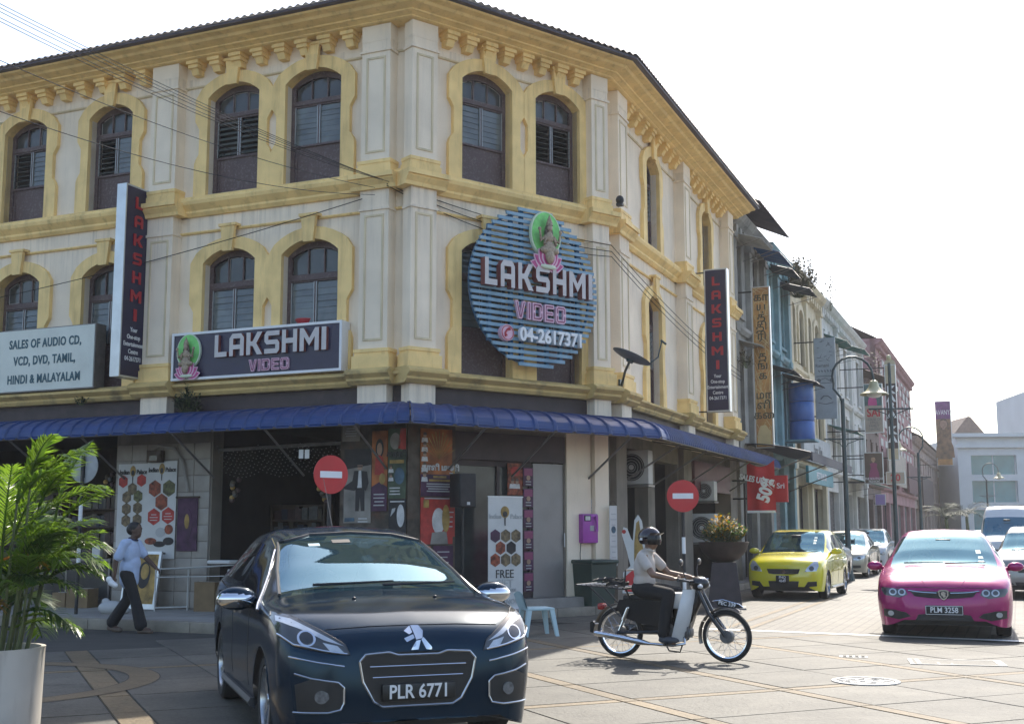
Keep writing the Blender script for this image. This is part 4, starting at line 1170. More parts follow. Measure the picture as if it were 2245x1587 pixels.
def psign(U, px0, px1, py0, py1, label, facemat, edge='silver', th=.14, name='projecting_sign', bracket=True, py0b=None):
    o0, z1 = PU(U, px0, py0); o1, z0 = PU(U, px1, py1)
    F = street_frame(U, o0, z0); w, h = o1-o0, z1-z0
    T = thing(name, label, 'sign', F)
    mb = MB(); mb.box(0,w,.0,th,0,h); obj('box', mb, edge, T)
    e = .03
    mb = MB(); mb.box(e,w-e,-.014,0,e,h-e); obj('face', mb, facemat, T)
    if bracket:
        for zz in (.1, h-.12):
            mb = MB(); mb.tube([(-o0,th/2,zz),(.05,th/2,zz)], .025, 6); obj('bracket', mb, 'bracket_black', T)
    return T, F, w, h
def figure_print(T, F, x, z, h, dress, y=-.02):
    """simple printed figure: head, hair, shoulders and dress"""
    mb = MB(); mb.prism([(x-.20*h,z),(x+.22*h,z),(x+.20*h,z+.25*h),(x+.12*h,z+.48*h),(x+.15*h,z+.62*h),(x,z+.68*h),(x-.15*h,z+.62*h),(x-.10*h,z+.46*h),(x-.18*h,z+.24*h)], y-.003, y); obj('printed_dress', mb, dress, T, m=F)
    mb = MB(); mb.disc((x,z+.80*h), .085*h, 16, y-.006, y-.003, rz=.11*h); mb.prism([(x-.03*h,z+.66*h),(x+.03*h,z+.66*h),(x+.03*h,z+.71*h),(x-.03*h,z+.71*h)], y-.006, y-.003); obj('printed_face', mb, 'skin_print', T, m=F)
    mb = MB(); mb.prism([(x-.10*h,z+.70*h),(x-.085*h,z+.84*h),(x-.05*h,z+.92*h),(x+.05*h,z+.92*h),(x+.085*h,z+.84*h),(x+.10*h,z+.70*h),(x+.07*h,z+.86*h),(x,z+.885*h),(x-.07*h,z+.86*h)], y-.009, y-.006); obj('printed_hair', mb, 'fig_dark', T, m=F)

T, F, w, h = psign(12.3, 1647, 1697, 630, 981, 'tall orange sign with black Tamil letters running down it', 'orange_sign')
rnd = random.Random(3)
def crack_lines(T, F, x0, x1, z0, z1, n, mat):
    mb = MB()
    for i in range(n):
        x, z = rnd.uniform(x0,x1), rnd.uniform(z0,z1); a = rnd.uniform(0,6.28)
        for k in range(2):
            x2, z2 = min(max(x+.22*math.cos(a),x0),x1), min(max(z+.30*math.sin(a),z0),z1)
            dx, dz = x2-x, z2-z; l = math.hypot(dx,dz)
            if l < .03: break
            nx, nz = -dz/l*.007, dx/l*.007
            mb._a([(x-nx,-.017,z-nz),(x2-nx,-.017,z2-nz),(x2+nx,-.017,z2+nz),(x+nx,-.017,z+nz)], [(0,1,2,3)])
            x, z, a = x2, z2, a+rnd.uniform(-.9,.9)
    obj('printed_lines', mb, mat, T, m=F)
crack_lines(T, F, .05, w-.05, .05, h-.05, 75, 'orange_line')
glyphs = ['கா','ய','த்','தி','ரி','','த','ங்','க','','மா','ளி','கை']
for i, t in enumerate(glyphs):
    if t: write(t, .30, 'tamil_ink', T, F @ Matrix.Translation((w*.52,-.021,h*.93-i*h*.061)), bold=.004)
mb = MB(); mb.prism([(.06,.06),(w-.06,.06),(w-.08,h*.10),(w*.6,h*.14),(w*.3,h*.135),(.08,h*.09)], -.02, -.017); obj('printed_mound', mb, 'orange_line', T, m=F)

T, F, w, h = psign(21.0, 1783, 1836, 742, 917, 'faded grey projecting sign with sketch drawings on the cream shophouse', 'faded_grey', edge='faded_grey')
mb = MB(); rr = random.Random(5)
for i in range(16):
    x, z = rr.uniform(.15*w,.85*w), h*(.70+.26*rr.random()); a = rr.uniform(-.6,1.2); l = rr.uniform(.06,.16)
    mb.tube([(x,-.02,z),(x+l*math.cos(a),-.02,z+l*math.sin(a))], [.014,.004], 4)
obj('printed_sketch', mb, 'ink_grey', T, m=F)
write('Ramani', .16, 'ink_grey', T, F @ Matrix.Translation((w*.38,-.018,h*.655)), bold=.003)
mb = MB()
for i in range(5): mb.tube([(w*(.2+.14*i),-.02,h*.60),(w*(.25+.14*i),-.02,h*.575)], .02, 4)
obj('printed_sketch', mb, 'ink_grey', T, m=F)
mb = MB()
for q in ((.08*w,.92*w,h*.435,h*.443),(.08*w,.92*w,h*.52,h*.528)): mb.box(q[0],q[1],-.02,-.015,q[2],q[3])
mb.disc((w*.2,h*.47), .07, 14, -.02, -.015); mb.disc((w*.8,h*.47), .07, 14, -.02, -.015); mb.tube([(w*.25,-.02,h*.48),(w*.5,-.02,h*.50),(w*.72,-.02,h*.465)], .012, 5)
obj('printed_vehicle', mb, 'ink_grey', T, m=F)
mb = MB(); mb.tube([(w*.25,-.02,h*.24),(w*.4,-.02,h*.28),(w*.6,-.02,h*.28),(w*.78,-.02,h*.24)], .02, 5); mb.tube([(w*.15,-.02,h*.2),(w*.5,-.02,h*.18),(w*.85,-.02,h*.2)], .014, 5); obj('printed_boat', mb, 'ink_grey', T, m=F)

T, F, w, h = psign(29.0, 1892, 1938, 842, 948, 'beige SAI sign with a magenta portrait panel behind the street lamp', 'sai_beige')
mb = MB(); mb.box(.03,w-.03,-.018,-.014,h*.55,h-.03); obj('portrait_field', mb, 'portrait_teal', T, m=F)
figure_print(T, F, w*.45, h*.555, h*.43, 'pink', y=-.02)
write('SAI', .46, 'sign_red', T, F @ Matrix.Translation((w*.5,-.018,h*.40)), bold=.012, sx=.85)
for i, t in enumerate(('HOUSE OF','STYLE','FAMILY','CENTRE')): write(t, .15, 'ink_grey', T, F @ Matrix.Translation((w*.5,-.018,h*(.27-.068*i))), sx=.8)

T, F, w, h = psign(33.0, 1938, 1972, 800, 1008, 'tall brown sign with white letters and a rounded cream top', 'sign_brown', edge='silver')
mb = MB(); mb.prism([(w/2+w/2*math.cos(PI*k/14), h+w*.55*math.sin(PI*k/14)) for k in range(15)], -.0, .14); obj('rounded_top', mb, 'sign_cream', T, m=F)
mb = MB(); mb.prism([(.03,h*.80),(w-.03,h*.80),(w-.03,h-.03),(.03,h-.03)], -.018, -.014); obj('cream_field', mb, 'sign_cream', T, m=F)
for i, t in enumerate('KARAIKA'): write(t, .46, 'plate_white', T, F @ Matrix.Translation((w*.5,-.02,h*(.73-.085*i))), bold=.02, sx=1.1)
mb = MB(); mb.box(.03,w-.03,-.018,-.014,.03,h*.12); obj('yellow_field', mb, 'sign_cream', T, m=F)

T, F, w, h = psign(30.5, 1893, 1938, 992, 1060, 'dark poster sign of a woman in a violet dress under the SAI sign', 'fig_dark')
figure_print(T, F, w*.5, h*.14, h*.8, 'pink_dark')
for i, t in enumerate(('THE BOUTIQUE','FASHION')): write(t, .14, 'plate_white', T, F @ Matrix.Translation((w*.5,-.03,h*(.16-.09*i))), sx=.75)
T, F, w, h = psign(33.5, 1942, 1985, 1034, 1061, 'small square sign with the number 20 over the pavement', 'sai_beige')
write('20', .42, 'sign_red', T, F @ Matrix.Translation((w*.5,-.02,h*.5)), bold=.01)
T, F, w, h = psign(80.0, 2049, 2090, 880, 1020, 'large far poster sign of a woman on brown and purple ground', 'bronze_print', th=.3)
mb = MB(); mb.box(.03,w-.03,-.03,-.016,h*.72,h-.03); obj('purple_field', mb, 'purple', T, m=F)
write('LAVANYA', .55, 'plate_white', T, F @ Matrix.Translation((w*.5,-.04,h*.82)), sx=.6)
figure_print(T, F, w*.5, h*.12, h*.66, 'bronze_print', y=-.035)
mb = MB(); mb.box(.03,w-.03,-.03,-.016,.03,h*.10); obj('orange_field', mb, 'orange_sign', T, m=F)
# flush shop boards
def flush_sign(u0, u1, z0, z1, out, label, mat, text=None, tm='plate_white', size=.3):
    F = FR('R', u0, out, z0); T = thing('shop_board', label, 'sign', F)
    mb = MB(); mb.box(0,u1-u0,0,.1,0,z1-z0); obj('board', mb, mat, T)
    if text: write(text, size, tm, T, F @ Matrix.Translation(((u1-u0)/2,-.006,(z1-z0)/2)), bold=.005)
    return T
flush_sign(21.2, 27.2, 3.15, 3.75, .5, 'teal shop board beyond the navy awning', 'teal_sign', 'RESTORAN SRI', size=.36)
flush_sign(21.0, 27.4, 3.95, 4.9, .4, 'pale shop board above the teal board', 'faded_grey', 'Pasar Mini', 'ink_grey', size=.5)
flush_sign(50.5, 62, 4.2, 6.2, .45, 'long pale shop board on the pink building', 'sai_beige')
flush_sign(64, 73, 4.0, 6.0, .45, 'maroon shop board on the pink building', 'maroon')
flush_sign(76, 88, 3.2, 5.6, .5, 'brown shop board on the far terrace', 'sign_brown')
# red cloth banners under the end of the blue awning
o0, z1 = PU(8.4, 1636, 1010); o1, z0 = PU(8.4, 1701, 1122)
F = street_frame(8.4, o0, z0); w, h = o1-o0, z1-z0
T = thing('cloth_banner', 'red cloth banner with white 50 percent offer hanging from the awning', 'banner', F)
mb = MB(); mb.grid(lambda i, j: (w*i, .03*math.sin(i*9+j*2)+.05*i*(1-j), h*j-(.16*math.sin(PI*i) if j > .99 else .16*math.sin(PI*i)*j)+ (.0)), 16, 10); obj('cloth', mb, 'red_cloth', T)
mb = MB(); mb.box(0,w,-.04,-.02,-.02,.04); obj('hem', mb, 'plate_white', T)
write('50%', .44, 'plate_white', T, F @ Matrix.Translation((w*.72,-.08,h*.42)) @ Matrix.Rotation(R_(-70),4,'Y'), bold=.02, sx=.8)
write('SALES UP TO', .2, 'plate_white', T, F @ Matrix.Translation((w*.36,-.06,h*.62)) @ Matrix.Rotation(R_(12),4,'Y'), bold=.006, sx=.75)
T, F, w, h = psign(10.6, 1697, 1727, 1042, 1100, 'small red box sign behind the red cloth banner', 'red_cloth', edge='red_cloth')
write('Sri', .2, 'plate_white', T, F @ Matrix.Translation((w*.5,-.02,h*.6)), bold=.004)
flush_sign(6.5, 10.3, 2.45, 3.15, .15, 'dark red shop board in the shade under the blue awning', 'maroon')
T, F, w, h = psign(46., 1918, 1942, 1083, 1107, 'small lavender poster sign low over the pavement', 'lavender')

# ---------------------------------------------------------------- end of the street
FE = TR(41.4, 112.0, 0, rz=R_(-3))
EB = thing('office_building', 'white office block with wide teal windows closing the street', 'building', FE)
hE = 10.1
holes = []
for r, (za, zb) in enumerate(((.9,3.3),(4.0,6.0),(6.6,8.4))):
    for i in range(5): holes.append((1.2+i*5.2, 5.4+i*5.2, za, zb))
obj('wall', wall_mesh(holes, 0, 30, 0, hE, .6), 'office_white', EB)
for (a, b, za, zb) in holes:
    m = FE @ Matrix.Translation((a,0,za)); mb = MB(); w_, h_ = b-a, zb-za
    mb.box(0,.1,.3,.4,0,h_); mb.box(w_-.1,w_,.3,.4,0,h_); mb.box(w_/2-.05,w_/2+.05,.3,.4,0,h_); 
    wo_ = obj('window', mb, 'office_white', EB, m=m)
    for x0, x1 in ((.1,w_/2-.05),(w_/2+.05,w_-.1)):
        g_ = MB(); g_.box(x0,x1,.34,.36,0,h_); obj('pane', g_, 'teal_glass', wo_, m=m)
mb = MB(); mb.box(-.6,30.6,-.7,.6,hE,hE+.35); mb.box(-.3,30.3,-.35,0,hE-1.0,hE-.7); obj('parapet', mb, 'office_white', EB)
mb = MB(); mb.box(0,30,.6,14,0,hE); obj('body', mb, 'office_white', EB)
T = thing('shop_board', 'orange shop board with letters AM on the white office block', 'sign', FE @ Matrix.Translation((3.6,-.4,2.3)))
mb = MB(); mb.box(0,12,0,.3,0,1.4); obj('board', mb, 'orange_sign', T); write('AM', 1.1, 'fig_dark', T, W[T.name] @ Matrix.Translation((1.2,-.02,.7)), bold=.03)
# grey tower behind
FT = TR(65.4, 150, 0, rz=R_(-6))
TB = thing('grey_tower', 'plain grey tower block with small windows rising behind the office block', 'building', FT)
holes = []
for i in range(4): holes.append((1.4+i*4.6, 4.6+i*4.6, 15.2, 17.0))
obj('wall', wall_mesh(holes, 0, 22, 0, 19.2, .6), 'office_grey', TB)
for (a, b, za, zb) in holes:
    mb = MB(); mb.box(a,b,.35,.4,za,zb); obj('window', mb, 'brown_dark', TB)
mb = MB(); mb.box(0,22,.6,16,0,19.2); obj('body', mb, 'office_grey', TB)
mb = MB(); mb.box(-.2,22.2,-.3,.4,19.2,19.7); obj('parapet', mb, 'office_grey', TB)
mb = MB(); mb.lathe([(0,0),(.35,0),(.35,.6),(.1,.8),(0,.8)], 12, c=(.8,1,19.7)); obj('roof_vent', mb, 'office_grey', TB)
# gabled roof house
GBm = TR(48.6, 128, 0, rz=R_(0))
GB = thing('gabled_house', 'small house with steep grey gabled roof behind the office block', 'building', GBm)
mb = MB(); mb.box(-1.6,1.6,0,4,0,11.4); obj('wall', mb, 'white_house', GB)
mb = MB(); mb.prism([(-2.0,11.3),(2.0,11.3),(.2,13.5),(0,13.6),(-.2,13.5)], -.3, 4.3); obj('roof', mb, 'roof_tile', GB)

# ---------------------------------------------------------------- street lamps
def lamp(label, x, y, H, name='street_lamp', face=1, curl=True):
    T = thing(name, label, 'street lamp', TR(x, y, 0, rz=R_(-6)))
    mb = MB(); mb.lathe([(.0,0),(.16,0),(.16,.1),(.12,.25),(.10,1.0),(.085,1.05),(.075,2.2),(.06,H*.78),(.055,H*.80)], 14); obj('post', mb, 'lamp_post', T)
    k = H/5.9; pts = []
    c_ = Vector((.28*face*k, 0, H*.90))
    if curl:
        pts = [(0,0,H*.78),(-.06*face*k,0,H*.81),(-.22*face*k,0,H*.845)]
        for a in range(200, -1, -20):
            pts.append((c_.x+.52*k*math.cos(R_(a))*face, 0, c_.z+.52*k*math.sin(R_(a))))
        pts.append((c_.x+.54*k*face,0,c_.z-.1*k))
        mb = MB(); mb.tube(pts, .032*k, 8); obj('crook', mb, 'lamp_post', T)
        lx = c_.x+.54*k*face; lz = c_.z-.1*k
        mb = MB(); mb.lathe([(.03*k,0),(.10*k,-.04*k),(.13*k,-.18*k),(.22*k,-.30*k),(.36*k,-.37*k),(.37*k,-.40*k),(.34*k,-.395*k)], 24, c=(lx,0,lz)); obj('lamp_shade', mb, 'lamp_shade', T)
        mb = MB(); mb.ell((lx,0,lz-.38*k), (.2*k,.2*k,.1*k)); obj('bulb_globe', mb, 'opal', T)
    else:
        mb = MB(); mb.ell((0,0,H*.82), (.09,.09,.12)); obj('finial', mb, 'lamp_shade', T)
    mb = MB(); mb.tube([(-.5*k,0,H*.62),(.5*k,0,H*.62)], .022*k, 6); mb.tube([(-.42*k,0,H*.62),(-.1*k,0,H*.60),(0,0,H*.57),(.1*k,0,H*.60),(.42*k,0,H*.62)], .012*k, 6); obj('crossbar', mb, 'lamp_post', T)
    return T
p = AT(1858,1160,35.5); lamp('tall crook street lamp with bell shade standing behind the silver saloon', p.x, p.y, 6.75)
p = AT(1965,1160,44); lamp('tall street lamp pole with round finial in front of the brown lettered sign', p.x, p.y, 9.6, curl=False)
p = AT(2020,1150,54); lamp('crook street lamp further back near the pink building', p.x, 54, 6.2, face=-1)
p = AT(2168,1150,84); lamp('distant crook street lamp in front of the white office block', p.x, 84, 6.2)
# ================================================================== vehicles
defm('glass_car', (.085,.20,.27), .03, metal=.82, var=.05, vs=1.5, alpha=.74)  # cyan of the reflected sky is put into this metallic glass colour
defm('interior', (.035,.034,.034), .7, var=.15, vs=6)
defm('interior_light', (.16,.15,.14), .7, var=.1, vs=6)
defm('glass_dark', (.02,.022,.025), .04, spec=.9, var=.0)
defm('tyre', (.018,.018,.018), .85, var=.2, vs=20)
defm('rim', (.48,.49,.50), .25, metal=.9, var=.05)
defm('rim_dark', (.10,.10,.105), .35, metal=.6, var=.1)
defm('trim_black', (.014,.014,.015), .45, var=.15, vs=8)
defm('plastic_grey', (.05,.05,.052), .6, var=.1)
defm('chrome', (.75,.76,.78), .08, metal=1., var=0)
defm('lamp_glass', (.50,.53,.56), .06, metal=.45, var=.15, vs=12)
defm('fog_glass', (.16,.17,.18), .1, metal=.3, var=.3, vs=40)
defm('lamp_dark', (.05,.055,.06), .08, spec=.8, var=.1)
defm('plate_black', (.01,.01,.01), .4, var=0)
defm('paint_black', (.003,.011,.023), .13, var=.0, spec=.45, tint=(.52,.78,1.))  # blue of the reflected sky is put into the specular tint
defm('paint_pink', (.31,.006,.115), .26, metal=.25, var=.03, coat=.45)
defm('paint_yellow', (.70,.62,.015), .22, var=.02, coat=1.)
defm('paint_silver', (.42,.42,.43), .28, metal=.6, var=.02, coat=.8)
defm('paint_beige', (.36,.33,.26), .3, metal=.4, var=.02, coat=.8)
defm('paint_white', (.62,.64,.65), .25, var=.02, coat=.8)
defm('paint_grey', (.24,.245,.24), .28, metal=.5, var=.02, coat=.8)
defm('sticker', (.45,.6,.6), .5, var=.2, vs=20)

def crom(rows, y):
    n = len(rows)
    if y <= rows[0][0]: return rows[0][1:]
    if y >= rows[-1][0]: return rows[-1][1:]
    i = max(j for j in range(n-1) if rows[j][0] <= y)
    p1, p2 = rows[i], rows[i+1]; p0 = rows[max(0,i-1)]; p3 = rows[min(n-1,i+2)]
    h = p2[0]-p1[0]; t = (y-p1[0])/h
    out = []
    for k in range(1, len(p1)):
        d = (p2[k]-p1[k])/h
        d0 = (p1[k]-p0[k])/(p1[0]-p0[0]) if p1[0] > p0[0] else d
        d1 = (p3[k]-p2[k])/(p3[0]-p2[0]) if p3[0] > p2[0] else d
        def lim(a, b): return 0 if a*b <= 0 else (2*a*b/(a+b))
        m1, m2 = (lim(d0, d) if i > 0 else d)*h, (lim(d, d1) if i < n-2 else d)*h
        out.append(p1[k]*(2*t**3-3*t*t+1)+m1*(t**3-2*t*t+t)+p2[k]*(-2*t**3+3*t*t)+m2*(t**3-t*t))
    return out
def crpath(P, sub):
    """Catmull-Rom through 2d control points"""
    out = []
    n = len(P)
    for i in range(n-1):
        p0, p1, p2, p3 = P[max(0,i-1)], P[i], P[i+1], P[min(n-1,i+2)]
        for j in range(sub):
            t = j/sub; r = []
            for k in (0, 1):
                m1 = (p2[k]-p0[k])*.5*.8; m2 = (p3[k]-p1[k])*.5*.8
                r.append(p1[k]*(2*t**3-3*t*t+1)+m1*(t**3-2*t*t+t)+p2[k]*(-2*t**3+3*t*t)+m2*(t**3-t*t))
            out.append(tuple(r))
    out.append(P[-1])
    return out

class Car:
    """rows: y, zb, w0, w1,z1, w2,z2, w3,z3, w4,z4, w5,z5, z6 ; y=0 is the front bumper, nose looks along -y"""
    SUB = 5
    def __init__(s, name, label, m, rows, paint, wheels, wr, archr, scr, side, rear, group=None, cat='car'):
        s.T = thing(name, label, cat, m, group)
        s.m = m; s.rows = rows; SUB = s.SUB
        ys = set()
        L = rows[-1][0]
        k = 0.
        while k < L: ys.add(round(k, 3)); k += .07 if k > .3 else .03
        for q in list(scr)+[v for a in side for v in a]+list(rear)+[L]: ys.add(round(q, 3))
        for w in wheels:
            for a in range(-8, 9): ys.add(round(w+archr*math.sin(a/8*PI/2), 3))
        ys = sorted(y for y in ys if 0 <= y <= L)
        # thin out
        yy = [ys[0]]
        keep = set(round(q,3) for q in list(scr)+[v for a in side for v in a]+list(rear)+[L])
        for y in ys[1:]:
            if y-yy[-1] > .008 or y in keep: yy.append(y)
        ys = yy
        secs = []
        for y in ys:
            r = crom(rows, y)
            zb = r[0]
            for w in wheels:
                d = abs(y-w)
                if d < archr: zb = max(zb, wr+math.sqrt(archr**2-d*d)-.01)
            P = [(r[1], zb), (r[2], r[3]), (r[4], r[5]), (r[6], r[7]), (r[8], r[9]), (r[10], r[11]), (0, r[12])]
            Q = [P[0]]
            for i in range(1, 7):
                Q.append((P[i][0], max(P[i][1], zb+.012*i) if i < 4 else P[i][1]))
            # point on the flank at the raised arch
            if zb > r[0]+.02:
                Q[0] = (max(r[1], r[4]*.995), zb)
            secs.append(crpath(Q, SUB))
        s.secs, s.ys = secs, ys
        nc = len(secs[0])
        parts = {'body': MB()}
        full = MB()
        for sgn in (1, -1):
            for i in range(len(ys)-1):
                ym = (ys[i]+ys[i+1])/2
                for c in range(nc-1):
                    q = [(sgn*secs[i][c][0], ys[i], secs[i][c][1]), (sgn*secs[i+1][c][0], ys[i+1], secs[i+1][c][1]), (sgn*secs[i+1][c+1][0], ys[i+1], secs[i+1][c+1][1]), (sgn*secs[i][c+1][0], ys[i], secs[i][c+1][1])]
                    key = 'body'
                    if scr[0] <= ym <= scr[1] and c >= 4*SUB: key = 'windscreen'
                    if rear[0] <= ym <= rear[1] and c >= 4*SUB: key = 'rear_window'
                    if 3*SUB+1 <= c < 4*SUB-0 - 0 and c < 4*SUB-(1 if True else 0)+0:
                        for a, b in side:
                            if a <= ym <= b: key = ('side_window', sgn, a)
                    f = [(0,1,2,3)]
                    parts.setdefault(key, MB())._a(q, f, True)
                    full._a(q, f, True)
        for end in (0, -1):
            pts = [(x, ys[end], z) for x, z in secs[end]]; pts2 = [(-x, ys[end], z) for x, z in secs[end]]
            ring = pts+pts2[::-1][1:]
            parts['body']._a(ring, [list(range(len(ring)))], False); full._a(ring, [list(range(len(ring)))], False)
        fm = full.mesh('tmp')
        s.bvh = BVHTree.FromPolygons([v.co.copy() for v in fm.vertices], [tuple(p.vertices) for p in fm.polygons])
        bpy.data.meshes.remove(fm)
        body = parts['body'].mesh('body')
        try: body.set_sharp_from_angle(angle=R_(60))
        except Exception: pass
        s.body = obj('body', body, paint, s.T)
        for k, mb in parts.items():
            if k == 'body': continue
            nm = k if isinstance(k, str) else k[0]
            o = obj(nm, mb, 'glass_car' if nm == 'windscreen' else 'glass_dark', s.T)
        # cabin seen through the windscreen
        yc = scr[0]; zc = crom(rows, yc)[12]; yt = scr[1]; w_ = crom(rows, yc)[8]
        d_ = MB(); d_.rbox(-w_*.95, w_*.95, yc+.12, yc+.62, zc-.3, zc-.04, .05); obj('dashboard', d_, 'interior', s.T)
        for sg in (-1, 1):
            q = MB(); q.ell((sg*.34, yt+.35, zc-.12), (.22,.10,.36)); q.ell((sg*.34, yt+.38, zc+.26), (.12,.06,.09)); obj('seat', q, 'interior_light', s.T)
        q = MB(); q.tube([(-.34+.17*math.cos(a*PI/9), yc+.62+.06*math.sin(a*PI/9), zc-.02+.15*math.sin(a*PI/9)) for a in range(18)], .016, 8, close=True); q.ell((-.34,yc+.62,zc-.02),(.06,.04,.05)); obj('steering_wheel', q, 'interior', s.T)
        q = MB(); q.rbox(-.11,.11, yt-.22, yt-.19, crom(rows,yt)[12]-.14, crom(rows,yt)[12]-.08, .01); obj('inner_mirror', q, 'trim_black', s.T)
        # dark chassis inside
        hw = rows[len(rows)//2][5]
        ch = MB(); ch.box(-hw*.72, hw*.72, .25, L-.2, .18, .62); obj('chassis', ch, 'trim_black', s.T)
    def hitf(s, x, z, off=.0, d=(0,1,0), o=None):
        d = Vector(d); o = Vector((x,-1,z)) if o is None else Vector(o)
        h = s.bvh.ray_cast(o, d)
        if h[0] is None:
            n = s.bvh.find_nearest(o+d*1.2); return n[0], n[1]
        nn = h[1]
        if nn.dot(d) > 0: nn = -nn
        return h[0]+nn*off, nn
    def patch(s, name, poly, mat, off=.006, th=.02, cuts=3, side=None, parent=None):
        """a conforming piece: poly in (x,z) seen from the front, or (y,z) seen from side=+1/-1"""
        bm = bmesh.new()
        vs = [bm.verts.new((p[0], 0, p[1])) for p in poly]
        bm.faces.new(vs)
        bmesh.ops.triangulate(bm, faces=bm.faces[:])
        for _ in range(cuts):
            long = [e for e in bm.edges if e.calc_length() > .05]
            if not long: break
            bmesh.ops.subdivide_edges(bm, edges=long, cuts=1)
            bmesh.ops.triangulate(bm, faces=[f for f in bm.faces if len(f.verts) > 3])
        pos = {}
        for v in bm.verts:
            if side is None: p, n = s.hitf(v.co.x, v.co.z)
            else: p, n = s.hitf(0, 0, d=(-side,0,0), o=(side*2.5, v.co.x, v.co.z))
            pos[v] = (p, n)
        for v, (p, n) in pos.items(): v.co = p+n*off
        ex = bmesh.ops.extrude_edge_only(bm, edges=[e for e in bm.edges if len(e.link_faces) == 1])
        inv = {}
        newv = [g for g in ex['geom'] if isinstance(g, bmesh.types.BMVert)]
        for v in newv:
            n = s.bvh.find_nearest(v.co)
            v.co = n[0] + (n[0]-v.co)*(th/max(.001, off))*.5 if n[0] is not None else v.co
        for f in bm.faces: f.smooth = True
        bmesh.ops.recalc_face_normals(bm, faces=bm.faces[:])
        me = bpy.data.meshes.new(name); bm.to_mesh(me); bm.free()
        try: me.set_sharp_from_angle(angle=R_(50))
        except Exception: pass
        return obj(name, me, mat, parent or s.T, m=s.m)
    def strip(s, name, pts, w, mat, off=.006, side=None, parent=None, r=None):
        """thin rod lying on the surface through pts"""
        P = []
        n = 6
        for (a, b) in zip(pts, pts[1:]):
            for i in range(n):
                t = i/n; q = (a[0]+(b[0]-a[0])*t, a[1]+(b[1]-a[1])*t)
                P.append(q)
        P.append(pts[-1])
        V = []
        for q in P:
            if side is None: p, nn = s.hitf(q[0], q[1])
            else: p, nn = s.hitf(0, 0, d=(-side,0,0), o=(side*2.5, q[0], q[1]))
            V.append(p+nn*off)
        mb = MB(); mb.tube(V, w/2, 6)
        return obj(name, mb, mat, parent or s.T, m=s.m)
    def wheel(s, x, y, r, w, rim='rim', spokes=5, steer=0., twin=True, src=None):
        sg = 1 if x > 0 else -1
        m = s.m @ TR(x, y, r, rz=steer) @ Matrix.Rotation(0 if sg > 0 else PI, 4, 'Z')
        if src is not None: return copy_tree(src, m, s.T)
        t = MB(); rr = r*.70
        t.lathe([(rr,-w*.42),(rr+.012,-w*.48),(r*.90,-w*.5),(r*.975,-w*.42),(r,-w*.25),(r,w*.25),(r*.975,w*.42),(r*.90,w*.5),(rr+.012,w*.48),(rr,w*.42)], 36, axis='X')
        wh = obj('wheel', t, 'tyre', s.T, m=m)
        d = MB(); d.lathe([(0,w*.1),(rr*.9,w*.05),(rr*.9,w*.05)], 24, axis='X'); obj('brake_disc', d, 'rim_dark', wh, m=m)
        b = MB()
        b.lathe([(rr,w*.46),(rr*.93,w*.47),(rr*.90,w*.36),(rr*.90,-w*.1)], 36, axis='X')
        b.lathe([(0,w*.40),(rr*.16,w*.40),(rr*.20,w*.33),(rr*.2,w*.2)], 16, axis='X')
        for k in range(spokes):
            for dd in ((-.16,.16) if twin else (0,)):
                a = 2*PI*k/spokes
                p0 = Vector((w*.33, rr*.15*math.cos(a+dd*1.5), rr*.15*math.sin(a+dd*1.5))); p1 = Vector((w*.40, rr*.93*math.cos(a+dd), rr*.93*math.sin(a+dd)))
                q = Vector((0, -math.sin(a), math.cos(a)))*rr*(.075 if twin else .13)
                e = Vector((w*.14,0,0))
                b._a([p0-q*1.1, p0+q*1.1, p1+q, p1-q, p0-q*1.1-e, p0+q*1.1-e, p1+q-e, p1-q-e], [(0,1,2,3),(4,7,6,5),(0,3,7,4),(1,5,6,2)], False)
        obj('rim', b, rim, wh, m=m)
        return wh
    def wheels4(s, x, ys, r, w, **k):
        a = s.wheel(x, ys[0], r, w, **k); s.wheel(-x, ys[0], r, w, src=a); s.wheel(x, ys[1], r, w, src=a); s.wheel(-x, ys[1], r, w, src=a)
    def plate(s, x, z, w, h, lines, size, border=False, y=None, off=.02):
        p, n = s.hitf(x, z)
        yy = p.y-off if y is None else y
        mb = MB(); mb.rbox(x-w/2, x+w/2, yy-.012, yy+.03, z-h/2, z+h/2, .004); pl = obj('number_plate', mb, 'plate_black', s.T)
        if border:
            mb = MB(); e = .006
            for q in ((x-w/2+.004,x+w/2-.004,z-h/2+.004,z-h/2+.004+e),(x-w/2+.004,x+w/2-.004,z+h/2-.004-e,z+h/2-.004),(x-w/2+.004,x-w/2+.004+e,z-h/2+.01,z+h/2-.01),(x+w/2-.004-e,x+w/2-.004,z-h/2+.01,z+h/2-.01)): mb.box(q[0],q[1],yy-.015,yy-.011,q[2],q[3])
            obj('plate_border', mb, 'plate_white', pl)
        n_ = len(lines)
        for i, t in enumerate(lines):
            zz = z + ((n_-1)/2-i)*h/n_*.92
            write(t, size, 'plate_white', pl, s.m @ Matrix.Translation((x, yy-.016, zz)), bold=size*.016, extrude=.002, sx=.86)
    def mirror(s, x, y, z, mat, sz=1., chrome=None):
        sg = 1 if x > 0 else -1
        mb = MB(); mb.ell((x, y, z), (.125*sz, .075*sz, .075*sz), 16, 10)
        mb.tube([(x-sg*.19*sz, y+.05, z-.05*sz), (x-sg*.05*sz, y+.01, z-.02*sz)], [.03*sz,.04*sz], 8)
        mo = obj('mirror', mb, mat, s.T)
        if chrome:
            c = MB(); c.ell((x+sg*.004, y-.014, z-.005), (.124*sz, .068*sz, .062*sz), 16, 10); obj('mirror_cover', c, chrome, mo)
        g_ = MB(); g_.box(x-.10*sz, x+.10*sz, y+.06*sz, y+.078*sz, z-.05*sz, z+.05*sz); obj('mirror_glass', g_, 'glass_dark', mo)
